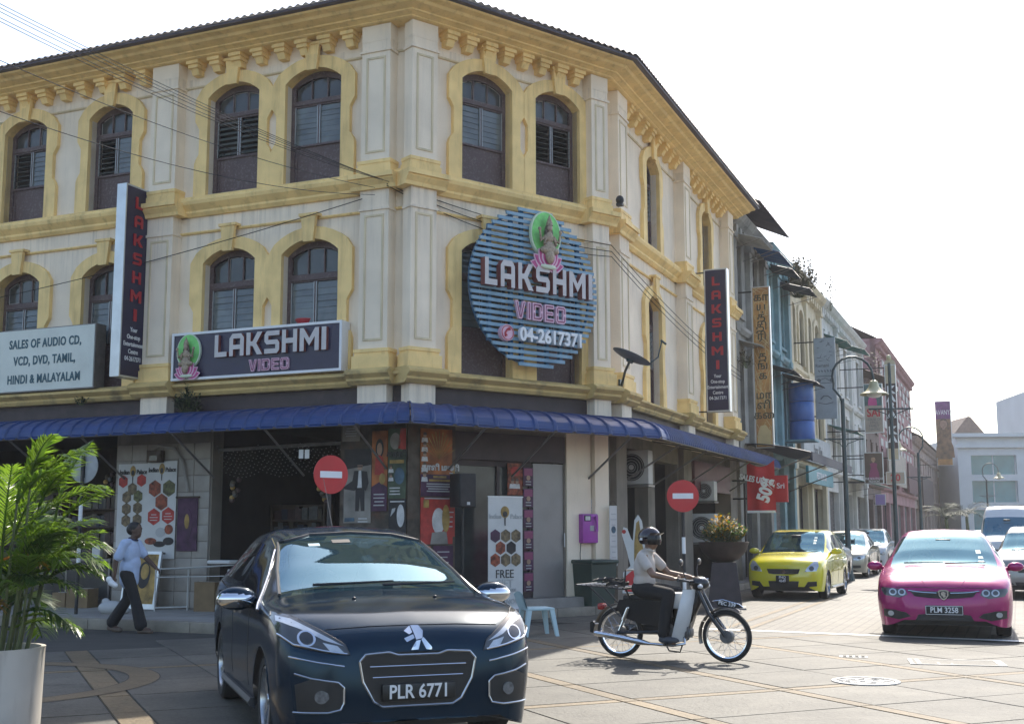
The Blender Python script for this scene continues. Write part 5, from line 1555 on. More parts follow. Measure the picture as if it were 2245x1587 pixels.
    def wiper(s, a, b):
        P = []
        for i in range(7):
            t = i/6; p, n = s.hitf(a[0]+(b[0]-a[0])*t, a[1]+(b[1]-a[1])*t); P.append(p+n*.022)
        mb = MB(); mb.tube(P, [.012,.012,.011,.01,.009,.008,.007], 6); obj('wiper', mb, 'trim_black', s.T)

def ellipse(cx, cz, rx, rz, n=20): return [(cx+rx*math.cos(2*PI*k/n), cz+rz*math.sin(2*PI*k/n)) for k in range(n)]
def mirx(poly): return [(-x, z) for x, z in poly[::-1]]

# ---------------------------------------------------------------- black crossover in front
M_ = TR(-.68, 8.12, 0, rz=R_(20.5))
rows = [ # y zb w0 w1 z1 w2 z2 w3 z3 w4 z4 w5 z5 z6
 (0,0.26,0.58,0.6,0.365,0.61,0.51,0.56,0.63,0.44,0.7,0.26,0.73,0.74),
 (0.05,0.2,0.7,0.72,0.355,0.73,0.52,0.69,0.69,0.55,0.78,0.32,0.815,0.825),
 (0.16,0.17,0.8,0.83,0.375,0.845,0.57,0.81,0.77,0.65,0.85,0.36,0.885,0.895),
 (0.34,0.17,0.86,0.89,0.385,0.905,0.63,0.87,0.87,0.71,0.93,0.39,0.955,0.965),
 (0.62,0.18,0.88,0.91,0.405,0.92,0.67,0.89,0.92,0.745,0.985,0.41,1.015,1.025),
 (1,0.19,0.88,0.91,0.415,0.92,0.69,0.9,0.94,0.755,1.015,0.42,1.05,1.06),
 (1.55,0.2,0.88,0.915,0.42,0.92,0.68,0.9,0.945,0.7,1.2,0.4,1.255,1.27),
 (2.2,0.2,0.88,0.915,0.42,0.92,0.7,0.895,0.975,0.6,1.42,0.35,1.475,1.49),
 (2.75,0.2,0.88,0.915,0.42,0.92,0.72,0.89,1,0.6,1.465,0.36,1.525,1.545),
 (3.45,0.21,0.87,0.905,0.43,0.91,0.74,0.875,1.02,0.585,1.44,0.35,1.5,1.515),
 (4.02,0.24,0.84,0.88,0.45,0.89,0.76,0.845,1.03,0.55,1.33,0.33,1.38,1.39),
 (4.28,0.3,0.78,0.83,0.48,0.845,0.76,0.8,0.98,0.6,1.06,0.36,1.09,1.1),
 (4.36,0.36,0.7,0.76,0.5,0.78,0.72,0.73,0.9,0.56,0.97,0.34,1,1.01)]
c = Car('black_car', 'black crossover with chrome framed grille and number plate PLR 6771 in the foreground', M_, rows, 'paint_black', (.86,3.46), .325, .37, (1.02,2.18), [(1.52,2.36),(2.44,3.2),(3.28,3.8)], (3.6,4.2))
c.wheels4(.775, (.86,3.46), .325, .22, rim='rim')
gr = [(-.40,.648),(-.36,.693),(-.20,.703),(-.14,.683),(.14,.683),(.20,.703),(.36,.693),(.40,.648),(.375,.518),(.30,.388),(.24,.353),(-.24,.353),(-.30,.388),(-.375,.518)]
c.patch('grille', gr, 'trim_black', off=.010)
c.strip('grille_frame', gr+[gr[0]], .017, 'rim', off=.010)
for z, w in ((.613,.33),(.543,.31)): c.strip('grille_bar', [(-w,z),(w,z)], .010, 'chrome', off=.014)
hl = [(.46,.693),(.60,.708),(.80,.748),(.88,.808),(.895,.908),(.875,.948),(.80,.933),(.64,.848),(.49,.758)]
for P in (hl, mirx(hl)):
    h = c.patch('headlight', P, 'lamp_dark', off=.008)
    sg = 1 if P is hl else -1
    c.patch('lamp_reflector', [(sg*x,z) for x,z in ([(.50,.748),(.66,.833),(.80,.908),(.87,.923),(.878,.893),(.74,.843),(.62,.783)][::sg])], 'lamp_glass', off=.011, parent=h)
    c.patch('lamp_reflector', [(sg*x,z) for x,z in ([(.50,.708),(.59,.720),(.63,.768),(.54,.748)][::sg])], 'lamp_glass', off=.011, parent=h)
    c.patch('projector_ring', ellipse(sg*.725,.793,.056,.048), 'chrome', off=.012, parent=h)
    c.patch('projector', ellipse(sg*.725,.793,.042,.036), 'glass_dark', off=.016, parent=h)
    c.strip('light_strip', [(sg*.48,.698),(sg*.62,.718),(sg*.80,.758),(sg*.88,.818)], .014, 'chrome', off=.012, parent=h)
    c.strip('headlight_rim', [(q[0],q[1]) for q in P]+[P[0]], .008, 'trim_black', off=.005, parent=h)
    c.strip('lower_trim', [(sg*.50,.623),(sg*.66,.648),(sg*.83,.683)], .012, 'chrome', off=.010)
fg = [(.50,.388),(.52,.348),(.60,.333),(.78,.333),(.80,.508),(.70,.548),(.54,.523),(.50,.488)]
for P in (fg, mirx(fg)):
    sg = 1 if P is fg else -1
    f = c.patch('fog_recess', P, 'trim_black', off=.006)
    c.strip('fog_frame', [(sg*.80,.333),(sg*.60,.333),(sg*.52,.348),(sg*.50,.388),(sg*.50,.488),(sg*.54,.523),(sg*.70,.548),(sg*.80,.578)], .014, 'rim', off=.010, parent=f)
    c.patch('fog_lamp', ellipse(sg*.64,.433,.042,.042), 'fog_glass', off=.016, parent=f)
c.strip('bonnet_seam', [(-.60,.85),(-.3,.865),(0,.868),(.3,.865),(.60,.85)], .007, 'trim_black', off=.001)
c.patch('bumper_lip', [(-.62,.17),(.62,.17),(.66,.22),(-.66,.22)], 'plastic_grey', off=.02)
c.patch('skid_plate', [(-.40,.185),(.40,.185),(.42,.215),(-.42,.215)], 'chrome', off=.035)
c.plate(0, .445, .50, .11, ['PLR 6771'], .125, off=.03)
bd = None
for P in ([(-.03,.06),(.02,.06),(.04,.03),(.03,-.01),(-.01,-.018),(-.02,.02)], [(-.08,.032),(-.036,.058),(-.028,.022),(-.05,.012)], [(-.085,-.008),(-.025,.012),(-.018,-.008),(-.07,-.03)], [(-.01,-.024),(.018,-.02),(0,-.07),(-.045,-.072),(-.04,-.058),(-.016,-.05)], [(.022,-.018),(.037,-.004),(.085,-.058),(.085,-.074),(.05,-.07)]):
    q = c.patch('badge' if bd is None else 'badge_limb', [(x*1.1,.792+z*1.1) for x, z in P][::-1], 'chrome', off=.012, cuts=0, parent=bd); bd = bd or q
c.mirror(-1.02, 1.42, 1.0, 'paint_black', 1.2, 'chrome'); c.mirror(1.02, 1.42, 1.0, 'paint_black', 1.2, 'chrome')
c.strip('windscreen_seal', [(-.755,1.03),(-.70,1.20),(-.605,1.405),(-.35,1.465),(0,1.482),(.35,1.465),(.605,1.405),(.70,1.20),(.755,1.03)], .03, 'trim_black', off=.002)
c.wiper((-.5,1.08),(.12,1.10)); c.wiper((.02,1.075),(.62,1.085))
for sg in (-1, 1):
    c.strip('window_trim', [(1.15,.925),(1.6,1.16),(2.05,1.36),(2.4,1.43)], .022, 'chrome', off=.004, side=sg)
    c.strip('belt_trim', [(1.2,.945),(2.4,.99),(3.8,1.035)], .014, 'chrome', off=.004, side=sg)
    for y in (1.48, 2.42, 3.28): c.strip('door_seam', [(y,.35),(y+.02,.6),(y+.0,.93)], .007, 'trim_black', off=.0, side=sg)
    for y in (2.22, 3.06): c.strip('door_handle', [(y-.09,.86),(y+.09,.87)], .03, 'chrome', off=.02, side=sg)
    c.strip('sill', [(1.3,.25),(2.2,.25),(3.0,.25)], .07, 'plastic_grey', off=.01, side=sg)
an = MB(); an.tube([(0,2.9,1.54),(0,3.35,2.0)], [.005,.002], 6)
obj('aerial', an, 'trim_black', c.T)
st_ = [(-.40,1.375),(-.31,1.378),(-.31,1.398),(-.40,1.395)]
c.patch('sticker', st_, 'sticker', off=.004, th=.004)
c.patch('tag', [(-.20,1.40),(-.05,1.405),(-.05,1.43),(-.20,1.425)], 'trim_black', off=.004, th=.004)
for x in (-.3,.3):
    p, n = c.hitf(x,1.02); mb = MB(); mb.ell(tuple(p+n*.006),(.016,.016,.01),8,6); obj('washer_jet', mb, 'trim_black', c.T)

# ---------------------------------------------------------------- magenta saloon
def street_car(px, py, extra=0., dx=0.):
    p = G(px, py); return TR(p.x+dx, p.y, 0, rz=R_(-22.7+extra))
sedan = [
 (0.00,.26,.52,.55,.34,.56,.46,.52,.58,.42,.63,.25,.66,.665),
 (0.07,.19,.68,.71,.33,.72,.48,.69,.63,.56,.70,.32,.73,.735),
 (0.20,.17,.78,.81,.34,.825,.52,.79,.69,.64,.765,.36,.80,.81),
 (0.45,.17,.84,.87,.36,.88,.56,.85,.76,.69,.83,.39,.865,.875),
 (0.90,.18,.86,.885,.38,.893,.60,.865,.83,.72,.895,.41,.93,.94),
 (1.22,.19,.86,.89,.40,.893,.64,.87,.86,.735,.925,.42,.965,.975),
 (1.70,.20,.86,.89,.42,.893,.66,.87,.89,.68,1.15,.40,1.205,1.22),
 (2.12,.20,.86,.89,.42,.893,.68,.865,.915,.60,1.335,.36,1.395,1.41),
 (2.60,.20,.86,.89,.42,.893,.70,.86,.94,.59,1.39,.36,1.455,1.47),
 (3.15,.21,.85,.88,.43,.885,.72,.85,.955,.57,1.36,.35,1.42,1.435),
 (3.75,.22,.84,.87,.44,.875,.74,.83,.955,.62,1.08,.36,1.12,1.13),
 (4.30,.26,.80,.84,.46,.85,.72,.81,.92,.64,.985,.37,1.01,1.02),
 (4.50,.32,.70,.75,.48,.77,.68,.73,.85,.58,.92,.35,.95,.955)]
def sedan_variant(sw=1., sh=1., sl=1.): return [tuple([r[0]*sl, r[1]] + [v*(sw if i in (0,1,3,5,7,9) else sh) for i, v in enumerate(r[2:])]) for r in sedan]
M_ = TR(5.84, 16.6, 0, rz=R_(-20.3))
c = Car('magenta_car', 'bright magenta saloon with shield badge and number plate PLM 3258 facing the camera', M_, sedan_variant(1.02,1.02), 'paint_pink', (.88,3.50), .31, .355, (1.24,2.10), [(1.62,2.30),(2.38,3.12)], (3.2,3.72))
c.wheels4(.77, (.88,3.50), .31, .20)
gr = [(-.44,.66),(-.2,.655),(0,.65),(.2,.655),(.44,.66),(.38,.585),(.2,.565),(0,.555),(-.2,.565),(-.38,.585)]
c.patch('grille', gr, 'trim_black', off=.008)
c.strip('grille_bar', [(-.46,.655),(-.25,.635),(-.09,.63)], .022, 'chrome', off=.014); c.strip('grille_bar', [(.46,.655),(.25,.635),(.09,.63)], .022, 'chrome', off=.014)
sh = [(-.068,.665),(-.03,.675),(0,.678),(.03,.675),(.068,.665),(.062,.60),(.035,.555),(0,.535),(-.035,.555),(-.062,.60)]
b_ = c.patch('badge', sh, 'chrome', off=.022, cuts=1)
c.patch('badge_field', [(x*.76,.607+(z-.607)*.76) for x,z in sh], 'plastic_grey', off=.028, cuts=1, parent=b_)
c.patch('badge_head', [(-.03,.64),(.0,.655),(.03,.635),(.02,.605),(.03,.585),(0,.565),(-.01,.59),(-.028,.60)], 'chrome', off=.034, cuts=0, parent=b_)
hl = [(.47,.605),(.58,.56),(.78,.59),(.83,.66),(.82,.695),(.66,.685),(.50,.672)]
for P in (hl, mirx(hl)):
    sg = 1 if P is hl else -1
    h = c.patch('headlight', P, 'lamp_dark', off=.006)
    for x in (.545,.665): 
        c.patch('lamp_ring', ellipse(sg*x,.635,.052,.045), 'lamp_glass', off=.011, parent=h); c.patch('lamp_lens', ellipse(sg*x,.635,.032,.028), 'lamp_dark', off=.014, parent=h)
fg = [(.44,.31),(.60,.265),(.80,.30),(.80,.40),(.66,.395),(.50,.36)]
for P in (fg, mirx(fg)):
    sg = 1 if P is fg else -1
    f = c.patch('fog_recess', P, 'trim_black', off=.006); c.patch('fog_lamp', ellipse(sg*.70,.345,.04,.035), 'lamp_glass', off=.012, parent=f)
c.patch('lower_grille', [(-.40,.22),(.40,.22),(.34,.335),(.2,.35),(-.2,.35),(-.34,.335)], 'trim_black', off=.006)
c.plate(0, .40, .49, .125, ['PLM 3258'], .105, border=True)
c.strip('bonnet_seam', [(-.62,.70),(-.3,.705),(0,.70),(.3,.705),(.62,.70)], .008, 'trim_black', off=.001)
for sg in (-1, 1):
    c.strip('bonnet_crease', [(sg*.22,.72),(sg*.33,.86),(sg*.38,.94)], .008, 'paint_pink', off=.0)
    c.mirror(sg*1.0, 1.62, .95, 'paint_pink', .92)
    for y in (1.5, 2.34, 3.2): c.strip('door_seam', [(y,.35),(y,.85)], .007, 'trim_black', off=0, side=sg)
    for y in (2.18, 3.02): c.strip('door_handle', [(y-.08,.80),(y+.08,.81)], .026, 'paint_pink', off=.018, side=sg)
c.wiper((-.55,.985),(.0,1.0)); c.wiper((.02,.985),(.58,1.0))
for x0, z0, w, h in ((.46,1.14,.07,.05),(.49,1.07,.07,.03),(.49,1.02,.08,.02)): c.patch('sticker', [(x0,z0),(x0+w,z0),(x0+w-.01,z0+h),(x0-.005,z0+h)], 'sticker', off=.004, th=.004)

# ---------------------------------------------------------------- yellow hatchback
hatch = [
 (0.00,.28,.52,.56,.36,.57,.48,.54,.60,.44,.67,.26,.71,.72),
 (0.06,.20,.68,.71,.34,.72,.50,.70,.66,.58,.755,.34,.79,.80),
 (0.20,.18,.77,.80,.35,.81,.54,.79,.76,.65,.84,.37,.87,.88),
 (0.50,.18,.81,.835,.37,.845,.58,.82,.84,.68,.91,.39,.935,.945),
 (0.95,.19,.82,.84,.38,.847,.62,.825,.89,.70,.955,.40,.985,.995),
 (1.45,.20,.82,.84,.42,.847,.66,.825,.92,.66,1.22,.39,1.26,1.27),
 (1.80,.20,.82,.84,.42,.847,.68,.82,.94,.61,1.42,.37,1.46,1.47),
 (2.40,.20,.82,.84,.42,.847,.70,.815,.96,.61,1.455,.37,1.50,1.51),
 (3.20,.21,.81,.835,.43,.84,.72,.80,.975,.58,1.42,.35,1.46,1.47),
 (3.55,.24,.78,.81,.45,.82,.72,.78,.95,.56,1.16,.34,1.19,1.20),
 (3.70,.32,.70,.73,.48,.75,.68,.71,.86,.55,.95,.33,.98,.985)]
M_ = TR(5.73, 26.1, 0, rz=R_(-24))
c = Car('yellow_car', 'small bright yellow hatchback parked beside the stone planter', M_, hatch, 'paint_yellow', (.72,3.08), .30, .345, (1.0,1.76), [(1.32,1.98),(2.05,2.72),(2.8,3.2)], (3.25,3.6))
c.wheels4(.735, (.72,3.08), .30, .19)
c.patch('grille', [(-.36,.66),(.36,.66),(.32,.56),(.2,.545),(-.2,.545),(-.32,.56)], 'trim_black', off=.006)
sz = [(-.05,.012),(0,.05),(.05,.015),(.02,.0),(0,.018),(-.015,.008),(.05,-.018),(0,-.055),(-.05,-.018),(-.02,0),(0,-.02),(.014,-.008)]
c.patch('badge', [(x,.605+z) for x,z in sz], 'chrome', off=.014, cuts=0)
hl = [(.46,.60),(.70,.62),(.74,.72),(.71,.83),(.63,.81),(.52,.70)]
for P in (hl, mirx(hl)):
    sg = 1 if P is hl else -1
    h = c.patch('headlight', P, 'lamp_glass', off=.006); c.patch('lamp_lens', ellipse(sg*.60,.67,.05,.05), 'lamp_dark', off=.012, parent=h)
    c.patch('fog_recess', [(q[0]*sg,q[1]) for q in ([(.44,.27),(.70,.30),(.70,.40),(.52,.39)][::sg])], 'trim_black', off=.006)
    c.mirror(sg*.93, 1.36, 1.02, 'paint_yellow', .95)
    for y in (1.28, 2.02, 2.76): c.strip('door_seam', [(y,.32),(y,.9)], .008, 'trim_black', off=0, side=sg)
    for y in (1.85, 2.62): c.strip('door_handle', [(y-.08,.84),(y+.08,.85)], .03, 'paint_yellow', off=.02, side=sg)
    c.strip('sill', [(1.15,.24),(1.9,.24),(2.65,.24)], .06, 'paint_silver', off=.01, side=sg)
c.patch('lower_grille', [(-.30,.24),(.30,.24),(.33,.40),(-.33,.40)], 'trim_black', off=.006)
c.plate(-.02, .44, .28, .16, ['PHQ','4649'], .085)
c.wiper((-.5,1.02),(.0,1.04)); c.wiper((.06,1.02),(.55,1.04))
for i in range(3): c.patch('sticker', [(.42,1.30-.06*i),(.49,1.30-.06*i),(.48,1.335-.06*i),(.42,1.335-.06*i)], 'sticker', off=.004, th=.004)

# ---------------------------------------------------------------- silver saloon and the cars further back
def plain_car(label, m, rows, paint, group=None, name='parked_car', wheels=(.88,3.50), hatch_=False):
    c = Car(name, label, m, rows, paint, wheels, .30, .345, (1.24,2.10) if not hatch_ else (1.0,1.76), [(1.62,2.30),(2.38,3.12)] if not hatch_ else [(1.32,1.98),(2.05,2.72),(2.8,3.2)], (3.2,3.72) if not hatch_ else (3.25,3.6), group)
    c.wheels4(.75, wheels, .30, .19)
    hl = [(.46,.57),(.62,.55),(.80,.60),(.83,.68),(.76,.70),(.56,.655)]
    for P in (hl, mirx(hl)):
        sg = 1 if P is hl else -1
        h = c.patch('headlight', P, 'lamp_glass', off=.006); c.patch('lamp_lens', ellipse(sg*.66,.62,.05,.035), 'lamp_dark', off=.012, parent=h)
        c.patch('fog_recess', [(q[0]*sg,q[1]) for q in ([(.40,.30),(.70,.32),(.70,.40),(.48,.40)][::sg])], 'trim_black', off=.006)
        c.mirror(sg*.98, 1.6 if not hatch_ else 1.36, .95 if not hatch_ else 1.0, paint, .9)
        for y in ((1.5,2.34,3.2) if not hatch_ else (1.28,2.02,2.76)): c.strip('door_seam', [(y,.35),(y,.85)], .008, 'trim_black', off=0, side=sg)
        for y in ((2.18,3.02) if not hatch_ else (1.85,2.62)): c.strip('door_handle', [(y-.08,.80),(y+.08,.81)], .026, paint, off=.018, side=sg)
    c.patch('grille', [(-.34,.64),(.34,.64),(.30,.56),(-.30,.56)], 'trim_black', off=.006)
    c.patch('lower_grille', [(-.34,.24),(.34,.24),(.38,.36),(-.38,.36)], 'trim_black', off=.006)
    c.wiper((-.5,.99 if not hatch_ else 1.02),(.05,1.0 if not hatch_ else 1.04))
    return c
GP = 'cars parked along the side street'
plain_car('silver saloon parked right behind the yellow hatchback', TR(7.2,31.5,0,rz=R_(-24)), sedan_variant(1.0,1.0), 'paint_silver', GP, 'silver_car')
plain_car('beige saloon parked behind the silver saloon', TR(9.95,37.6,0,rz=R_(-23)), sedan_variant(.98,1.0), 'paint_beige', GP, 'beige_car')
plain_car('white hatchback parked furthest back in the row by the shops', TR(12.5,43.8,0,rz=R_(-22.7)), [tuple([r[0]]+[v*1.02 for v in r[1:]]) for r in hatch], 'paint_white', GP, 'white_car', (.72,3.08), True)
plain_car('grey hatchback at the right edge behind the magenta car', TR(11.12,26.0,0,rz=R_(-27)), [tuple([r[0]*1.1]+[v*1.04 for v in r[1:]]) for r in hatch], 'paint_grey', GP, 'grey_car', (.8,3.3), True)
plain_car('white saloon roof peeping out behind the magenta car', TR(17.6,45.5,0,rz=R_(-22.7)), sedan_variant(1.,1.), 'paint_white', GP, 'white_saloon')
# white van
van = [
 (0.00,.30,.60,.66,.40,.70,.60,.68,.80,.60,.90,.36,.95,.96),
 (0.10,.22,.78,.82,.42,.84,.66,.82,.92,.72,1.05,.42,1.10,1.11),
 (0.45,.22,.84,.86,.42,.88,.70,.86,1.02,.76,1.22,.45,1.27,1.28),
 (1.10,.22,.86,.88,.44,.90,.74,.88,1.12,.72,1.80,.44,1.87,1.88),
 (1.45,.22,.86,.88,.44,.90,.76,.88,1.16,.68,2.10,.42,2.20,2.22),
 (2.00,.22,.86,.88,.44,.90,.78,.88,1.18,.70,2.16,.42,2.26,2.28),
 (4.40,.24,.86,.88,.44,.90,.78,.87,1.18,.70,2.14,.42,2.24,2.26),
 (4.75,.30,.80,.84,.46,.86,.78,.84,1.14,.68,2.0,.42,2.08,2.10)]
M_ = TR(15.55,38.2,0,rz=R_(-24))
c = Car('white_van', 'tall white high roof van behind the magenta car at the right', M_, van, 'paint_white', (.95,3.5), .33, .38, (.50,1.12), [(1.15,1.75),(1.9,3.0),(3.1,4.2)], (4.42,4.7), cat='van')
c.wheels4(.78, (.95,3.5), .33, .2)
hl = [(.50,.72),(.78,.74),(.80,.90),(.62,.90)]
for P in (hl, mirx(hl)): c.patch('headlight', P, 'lamp_glass', off=.006)
c.patch('grille', [(-.42,.74),(.42,.74),(.42,.86),(-.42,.86)], 'trim_black', off=.006)
for sg in (-1,1): c.mirror(sg*1.0, .75, 1.25, 'trim_black', .95)
# ================================================================== ground floor shops
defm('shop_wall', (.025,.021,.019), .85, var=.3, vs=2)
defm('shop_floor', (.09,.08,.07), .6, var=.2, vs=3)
defm('pack1', (.04,.016,.015), .5, var=.3, vs=12); defm('pack2', (.02,.022,.035), .5, var=.3, vs=12); defm('pack3', (.06,.045,.025), .5, var=.3, vs=12); defm('pack4', (.08,.078,.07), .5, var=.3, vs=12)
defm('poster_board', (.075,.06,.045), .8, var=.6, vs=5, dirt=.7, dcol=(.14,.05,.02), ds=3)
defm('wood_dark', (.06,.04,.025), .6, var=.2, vs=6)
defm('light_tube', (.8,.5,.2), .5, emit=(1.,.38,.10), es=6., var=0)
defm('tiny_light', (.22,.22,.2), .5, var=0)
defm('paper', (.58,.57,.54), .7, var=.06, vs=4)
defm('pr_red', (.40,.035,.025), .6, var=.25, vs=9); defm('pr_dark', (.018,.016,.017), .6, var=.4, vs=9); defm('pr_orange', (.30,.09,.02), .6, var=.6, vs=4); defm('pr_gold', (.32,.20,.05), .6, var=.5, vs=7)
defm('pr_green', (.05,.075,.04), .6, var=.6, vs=5); defm('pr_blue', (.05,.10,.14), .6, var=.5, vs=7); defm('pr_purple', (.06,.018,.05), .6, var=.4, vs=6); defm('pr_fog', (.24,.22,.19), .7, var=.4, vs=3); defm('pr_food', (.14,.10,.05), .6, var=.8, vs=16); defm('pr_salad', (.10,.10,.035), .6, var=.8, vs=16); defm('pr_curry', (.22,.05,.02), .6, var=.8, vs=16)
defm('pr_ink', (.03,.03,.03), .6, var=0); defm('pr_grey', (.42,.42,.41), .6, var=0); defm('pr_white', (.55,.54,.52), .6, var=.2, vs=8)
defm('scroll_cloth', (.07,.03,.06), .8, var=.5, vs=7)
defm('sign_back', (.30,.31,.31), .5, metal=.3, var=.15, vs=5)
defm('road_red', (.52,.02,.022), .45, var=.06, vs=5, dirt=.2, dcol=(.3,.02,.02), ds=8)
defm('payphone', (.36,.06,.36), .4, var=.1, vs=5)
defm('bin_green', (.025,.05,.04), .5, var=.15, vs=4)
defm('pale_blue_plastic', (.46,.60,.62), .45, var=.06, vs=6)
defm('ac_white', (.50,.50,.47), .5, var=.1, vs=4, dirt=.5, dcol=(.18,.16,.13), ds=4)
defm('steel_door', (.26,.25,.235), .42, metal=.35, var=.12, vs=2, dirt=.35, dcol=(.1,.095,.09), ds=2)
defm('bowl', (.035,.022,.018), .55, var=.3, vs=6, bump=.2, bs=30)
defm('pedestal', (.035,.025,.028), .55, var=.3, vs=5)

# rooms
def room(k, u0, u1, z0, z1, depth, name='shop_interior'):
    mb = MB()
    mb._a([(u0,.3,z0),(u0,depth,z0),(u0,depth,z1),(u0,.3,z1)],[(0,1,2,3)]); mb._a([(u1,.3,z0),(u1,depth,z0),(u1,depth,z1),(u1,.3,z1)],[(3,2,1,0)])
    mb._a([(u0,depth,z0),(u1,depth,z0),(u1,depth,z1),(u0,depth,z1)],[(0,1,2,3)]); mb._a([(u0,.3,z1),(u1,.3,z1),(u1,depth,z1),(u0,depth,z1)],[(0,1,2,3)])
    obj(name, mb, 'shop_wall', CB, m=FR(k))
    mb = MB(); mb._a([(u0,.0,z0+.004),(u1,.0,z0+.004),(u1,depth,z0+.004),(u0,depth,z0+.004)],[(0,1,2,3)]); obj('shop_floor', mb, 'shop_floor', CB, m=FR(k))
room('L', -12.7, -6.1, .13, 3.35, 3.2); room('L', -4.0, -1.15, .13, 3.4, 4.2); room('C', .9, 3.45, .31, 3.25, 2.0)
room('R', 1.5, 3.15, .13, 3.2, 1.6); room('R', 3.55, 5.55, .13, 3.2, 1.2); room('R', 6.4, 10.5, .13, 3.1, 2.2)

def shelf(k, u0, u1, depth_in, z0, z1, rows, label, seed=1):
    F = FR(k, (u0+u1)/2, -depth_in, z0); w = u1-u0; h = z1-z0; rr = random.Random(seed)
    T = thing('display_shelf', label, 'shelf', F)
    mb = MB(); mb.box(-w/2,-w/2+.03,0,.3,0,h); mb.box(w/2-.03,w/2,0,.3,0,h); mb.box(-w/2+.03,w/2-.03,.28,.3,0,h); obj('case', mb, 'wood_dark', T)
    pk = MB()
    for r in range(rows):
        z = h*r/rows
        b = MB(); b.box(-w/2+.03,w/2-.03,.0,.28,z,z+.025); obj('shelf_board', b, 'wood_dark', T)
        x = -w/2+.05
        while x < w/2-.12:
            ww = rr.uniform(.07,.16); hh = h/rows*rr.uniform(.5,.86)
            if rr.random() < .9:
                pk.mi = rr.randrange(4); pk.box(x, x+ww-.008, .03+rr.uniform(0,.05), .2, z+.026, z+.026+hh)
            x += ww
    p_ = obj('goods', pk, ['pack1','pack2','pack3','pack4'], T); p_['kind'] = 'stuff'
    return T
shelf('L', -3.8, -2.6, 1.6, .13, 2.0, 6, 'dark display shelf of discs inside the shop at its left side', 1)
shelf('L', -2.5, -1.3, 2.6, .13, 1.9, 6, 'dark display shelf of discs deeper inside the shop by the no entry sign', 2)
shelf('L', -8.6, -6.4, 1.4, .13, 2.3, 6, 'crowded goods shelf inside the left shop behind the palm', 3)
shelf('L', -11.2, -8.8, 1.4, .13, 2.3, 6, 'goods shelf at the far left of the left shop', 4)
# glass counter of the left shop
F = FR('L', -7.3, -.05, .13)
T = thing('glass_counter', 'low glass display counter at the front of the left shop behind the walking man', 'counter', F)
mb = MB(); mb.box(-1.05,1.05,0,.5,0,.12); mb.box(-1.05,1.05,0,.5,.82,.87)
for x in (-1.05,-.02,1.01): mb.box(x,x+.04,0,.04,.12,.82)
mb.box(-1.01,1.01,.02,.48,.46,.48); obj('frame', mb, 'steel', T)
mb = MB(); mb.box(-1.0,1.0,.012,.02,.13,.81); obj('pane', mb, 'glass_window', T)
pk = MB(); rr = random.Random(8); x = -1.0
while x < .9:
    w_ = rr.uniform(.08,.2); pk.mi = rr.randrange(4); pk.box(x,x+w_-.01,.05,.4,.88,.88+rr.uniform(.08,.3)); x += w_+rr.uniform(0,.08)
o = obj('goods', pk, ['pack1','pack2','pack3','paper'], T); o['kind'] = 'stuff'

# tiled pier between the two shops
TL = MB(); TL.box(-6.12,-3.98,-.012,.0,.14,3.1); pier = obj('tiled_pier', TL, 'grout', CB, m=FR('L'))
tw = (6.12-3.98)/6; tm = MB(); tm.rbox(0,tw-.012,-.028,-.010,0,.285,.004); tme = tm.mesh('tile')
for r in range(10):
    for c_ in range(6): obj('tile', tme, 'tile_wall', pier, m=FR('L', -6.115+c_*tw, 0, .145+r*.295))

# ---- printed posters
def panel(k, px0, px1, py0, py1, label, bg, out=.15, name='poster', cat='poster', th=.012, F=None, w=None, h=None, parent=None):
    if F is None:
        u0, z1 = FU(k, px0, py0, out); u1, z0 = FU(k, px1, py1, out); u0b, _ = FU(k, px0, py1, out)
        u0 = (u0+u0b)/2; w, h = u1-u0, z1-z0; F = FR(k, u0, out, z0)
    T = thing(name, label, cat, F)
    mb = MB(); mb.box(0,w,0,th,0,h); obj('sheet', mb, bg, T)
    return T, F, w, h
def shape(T, F, poly, mat, y, name='print'):
    mb = MB(); mb.prism(poly, y-.0025, y, back=False); return obj(name, mb, mat, T, m=F)
def hexa(cx, cz, r): return [(cx+r*math.sin(PI/3*k), cz+r*math.cos(PI/3*k)) for k in range(6)][::-1]
def man_print(T, F, x, z, h):
    shape(T, F, [(x-.10*h,z),(x-.02*h,z),(x,z+.3*h),(x+.03*h,z),(x+.11*h,z),(x+.10*h,z+.50*h),(x-.10*h,z+.50*h)], 'pr_dark', -.003, 'printed_trousers')
    shape(T, F, [(x-.06*h,z+.46*h),(x+.06*h,z+.46*h),(x+.06*h,z+.8*h),(x-.06*h,z+.8*h)], 'pr_white', -.006, 'printed_shirt')
    shape(T, F, [(x-.42*h,z+.45*h),(x-.12*h,z+.40*h),(x-.05*h,z+.5*h),(x-.03*h,z+.8*h),(x-.13*h,z+.80*h),(x-.17*h,z+.6*h)], 'pr_dark', -.009, 'printed_jacket')
    shape(T, F, [(x+.05*h,z+.45*h),(x+.14*h,z+.40*h),(x+.20*h,z+.55*h),(x+.16*h,z+.78*h),(x+.03*h,z+.8*h)], 'pr_dark', -.009, 'printed_jacket')
    shape(T, F, [(x+.065*h*math.cos(a/8*PI*2), z+.89*h+.085*h*math.sin(a/8*PI*2)) for a in range(8)], 'skin_print', -.010, 'printed_face')
    shape(T, F, [(x-.07*h,z+.91*h),(x+.07*h,z+.91*h),(x+.07*h,z+.97*h),(x,z+1.0*h),(x-.07*h,z+.97*h)], 'pr_dark', -.013, 'printed_hair')
    shape(T, F, [(x-.06*h,z+.87*h),(x+.06*h,z+.87*h),(x+.06*h,z+.895*h),(x-.06*h,z+.895*h)], 'pr_dark', -.016, 'printed_glasses')
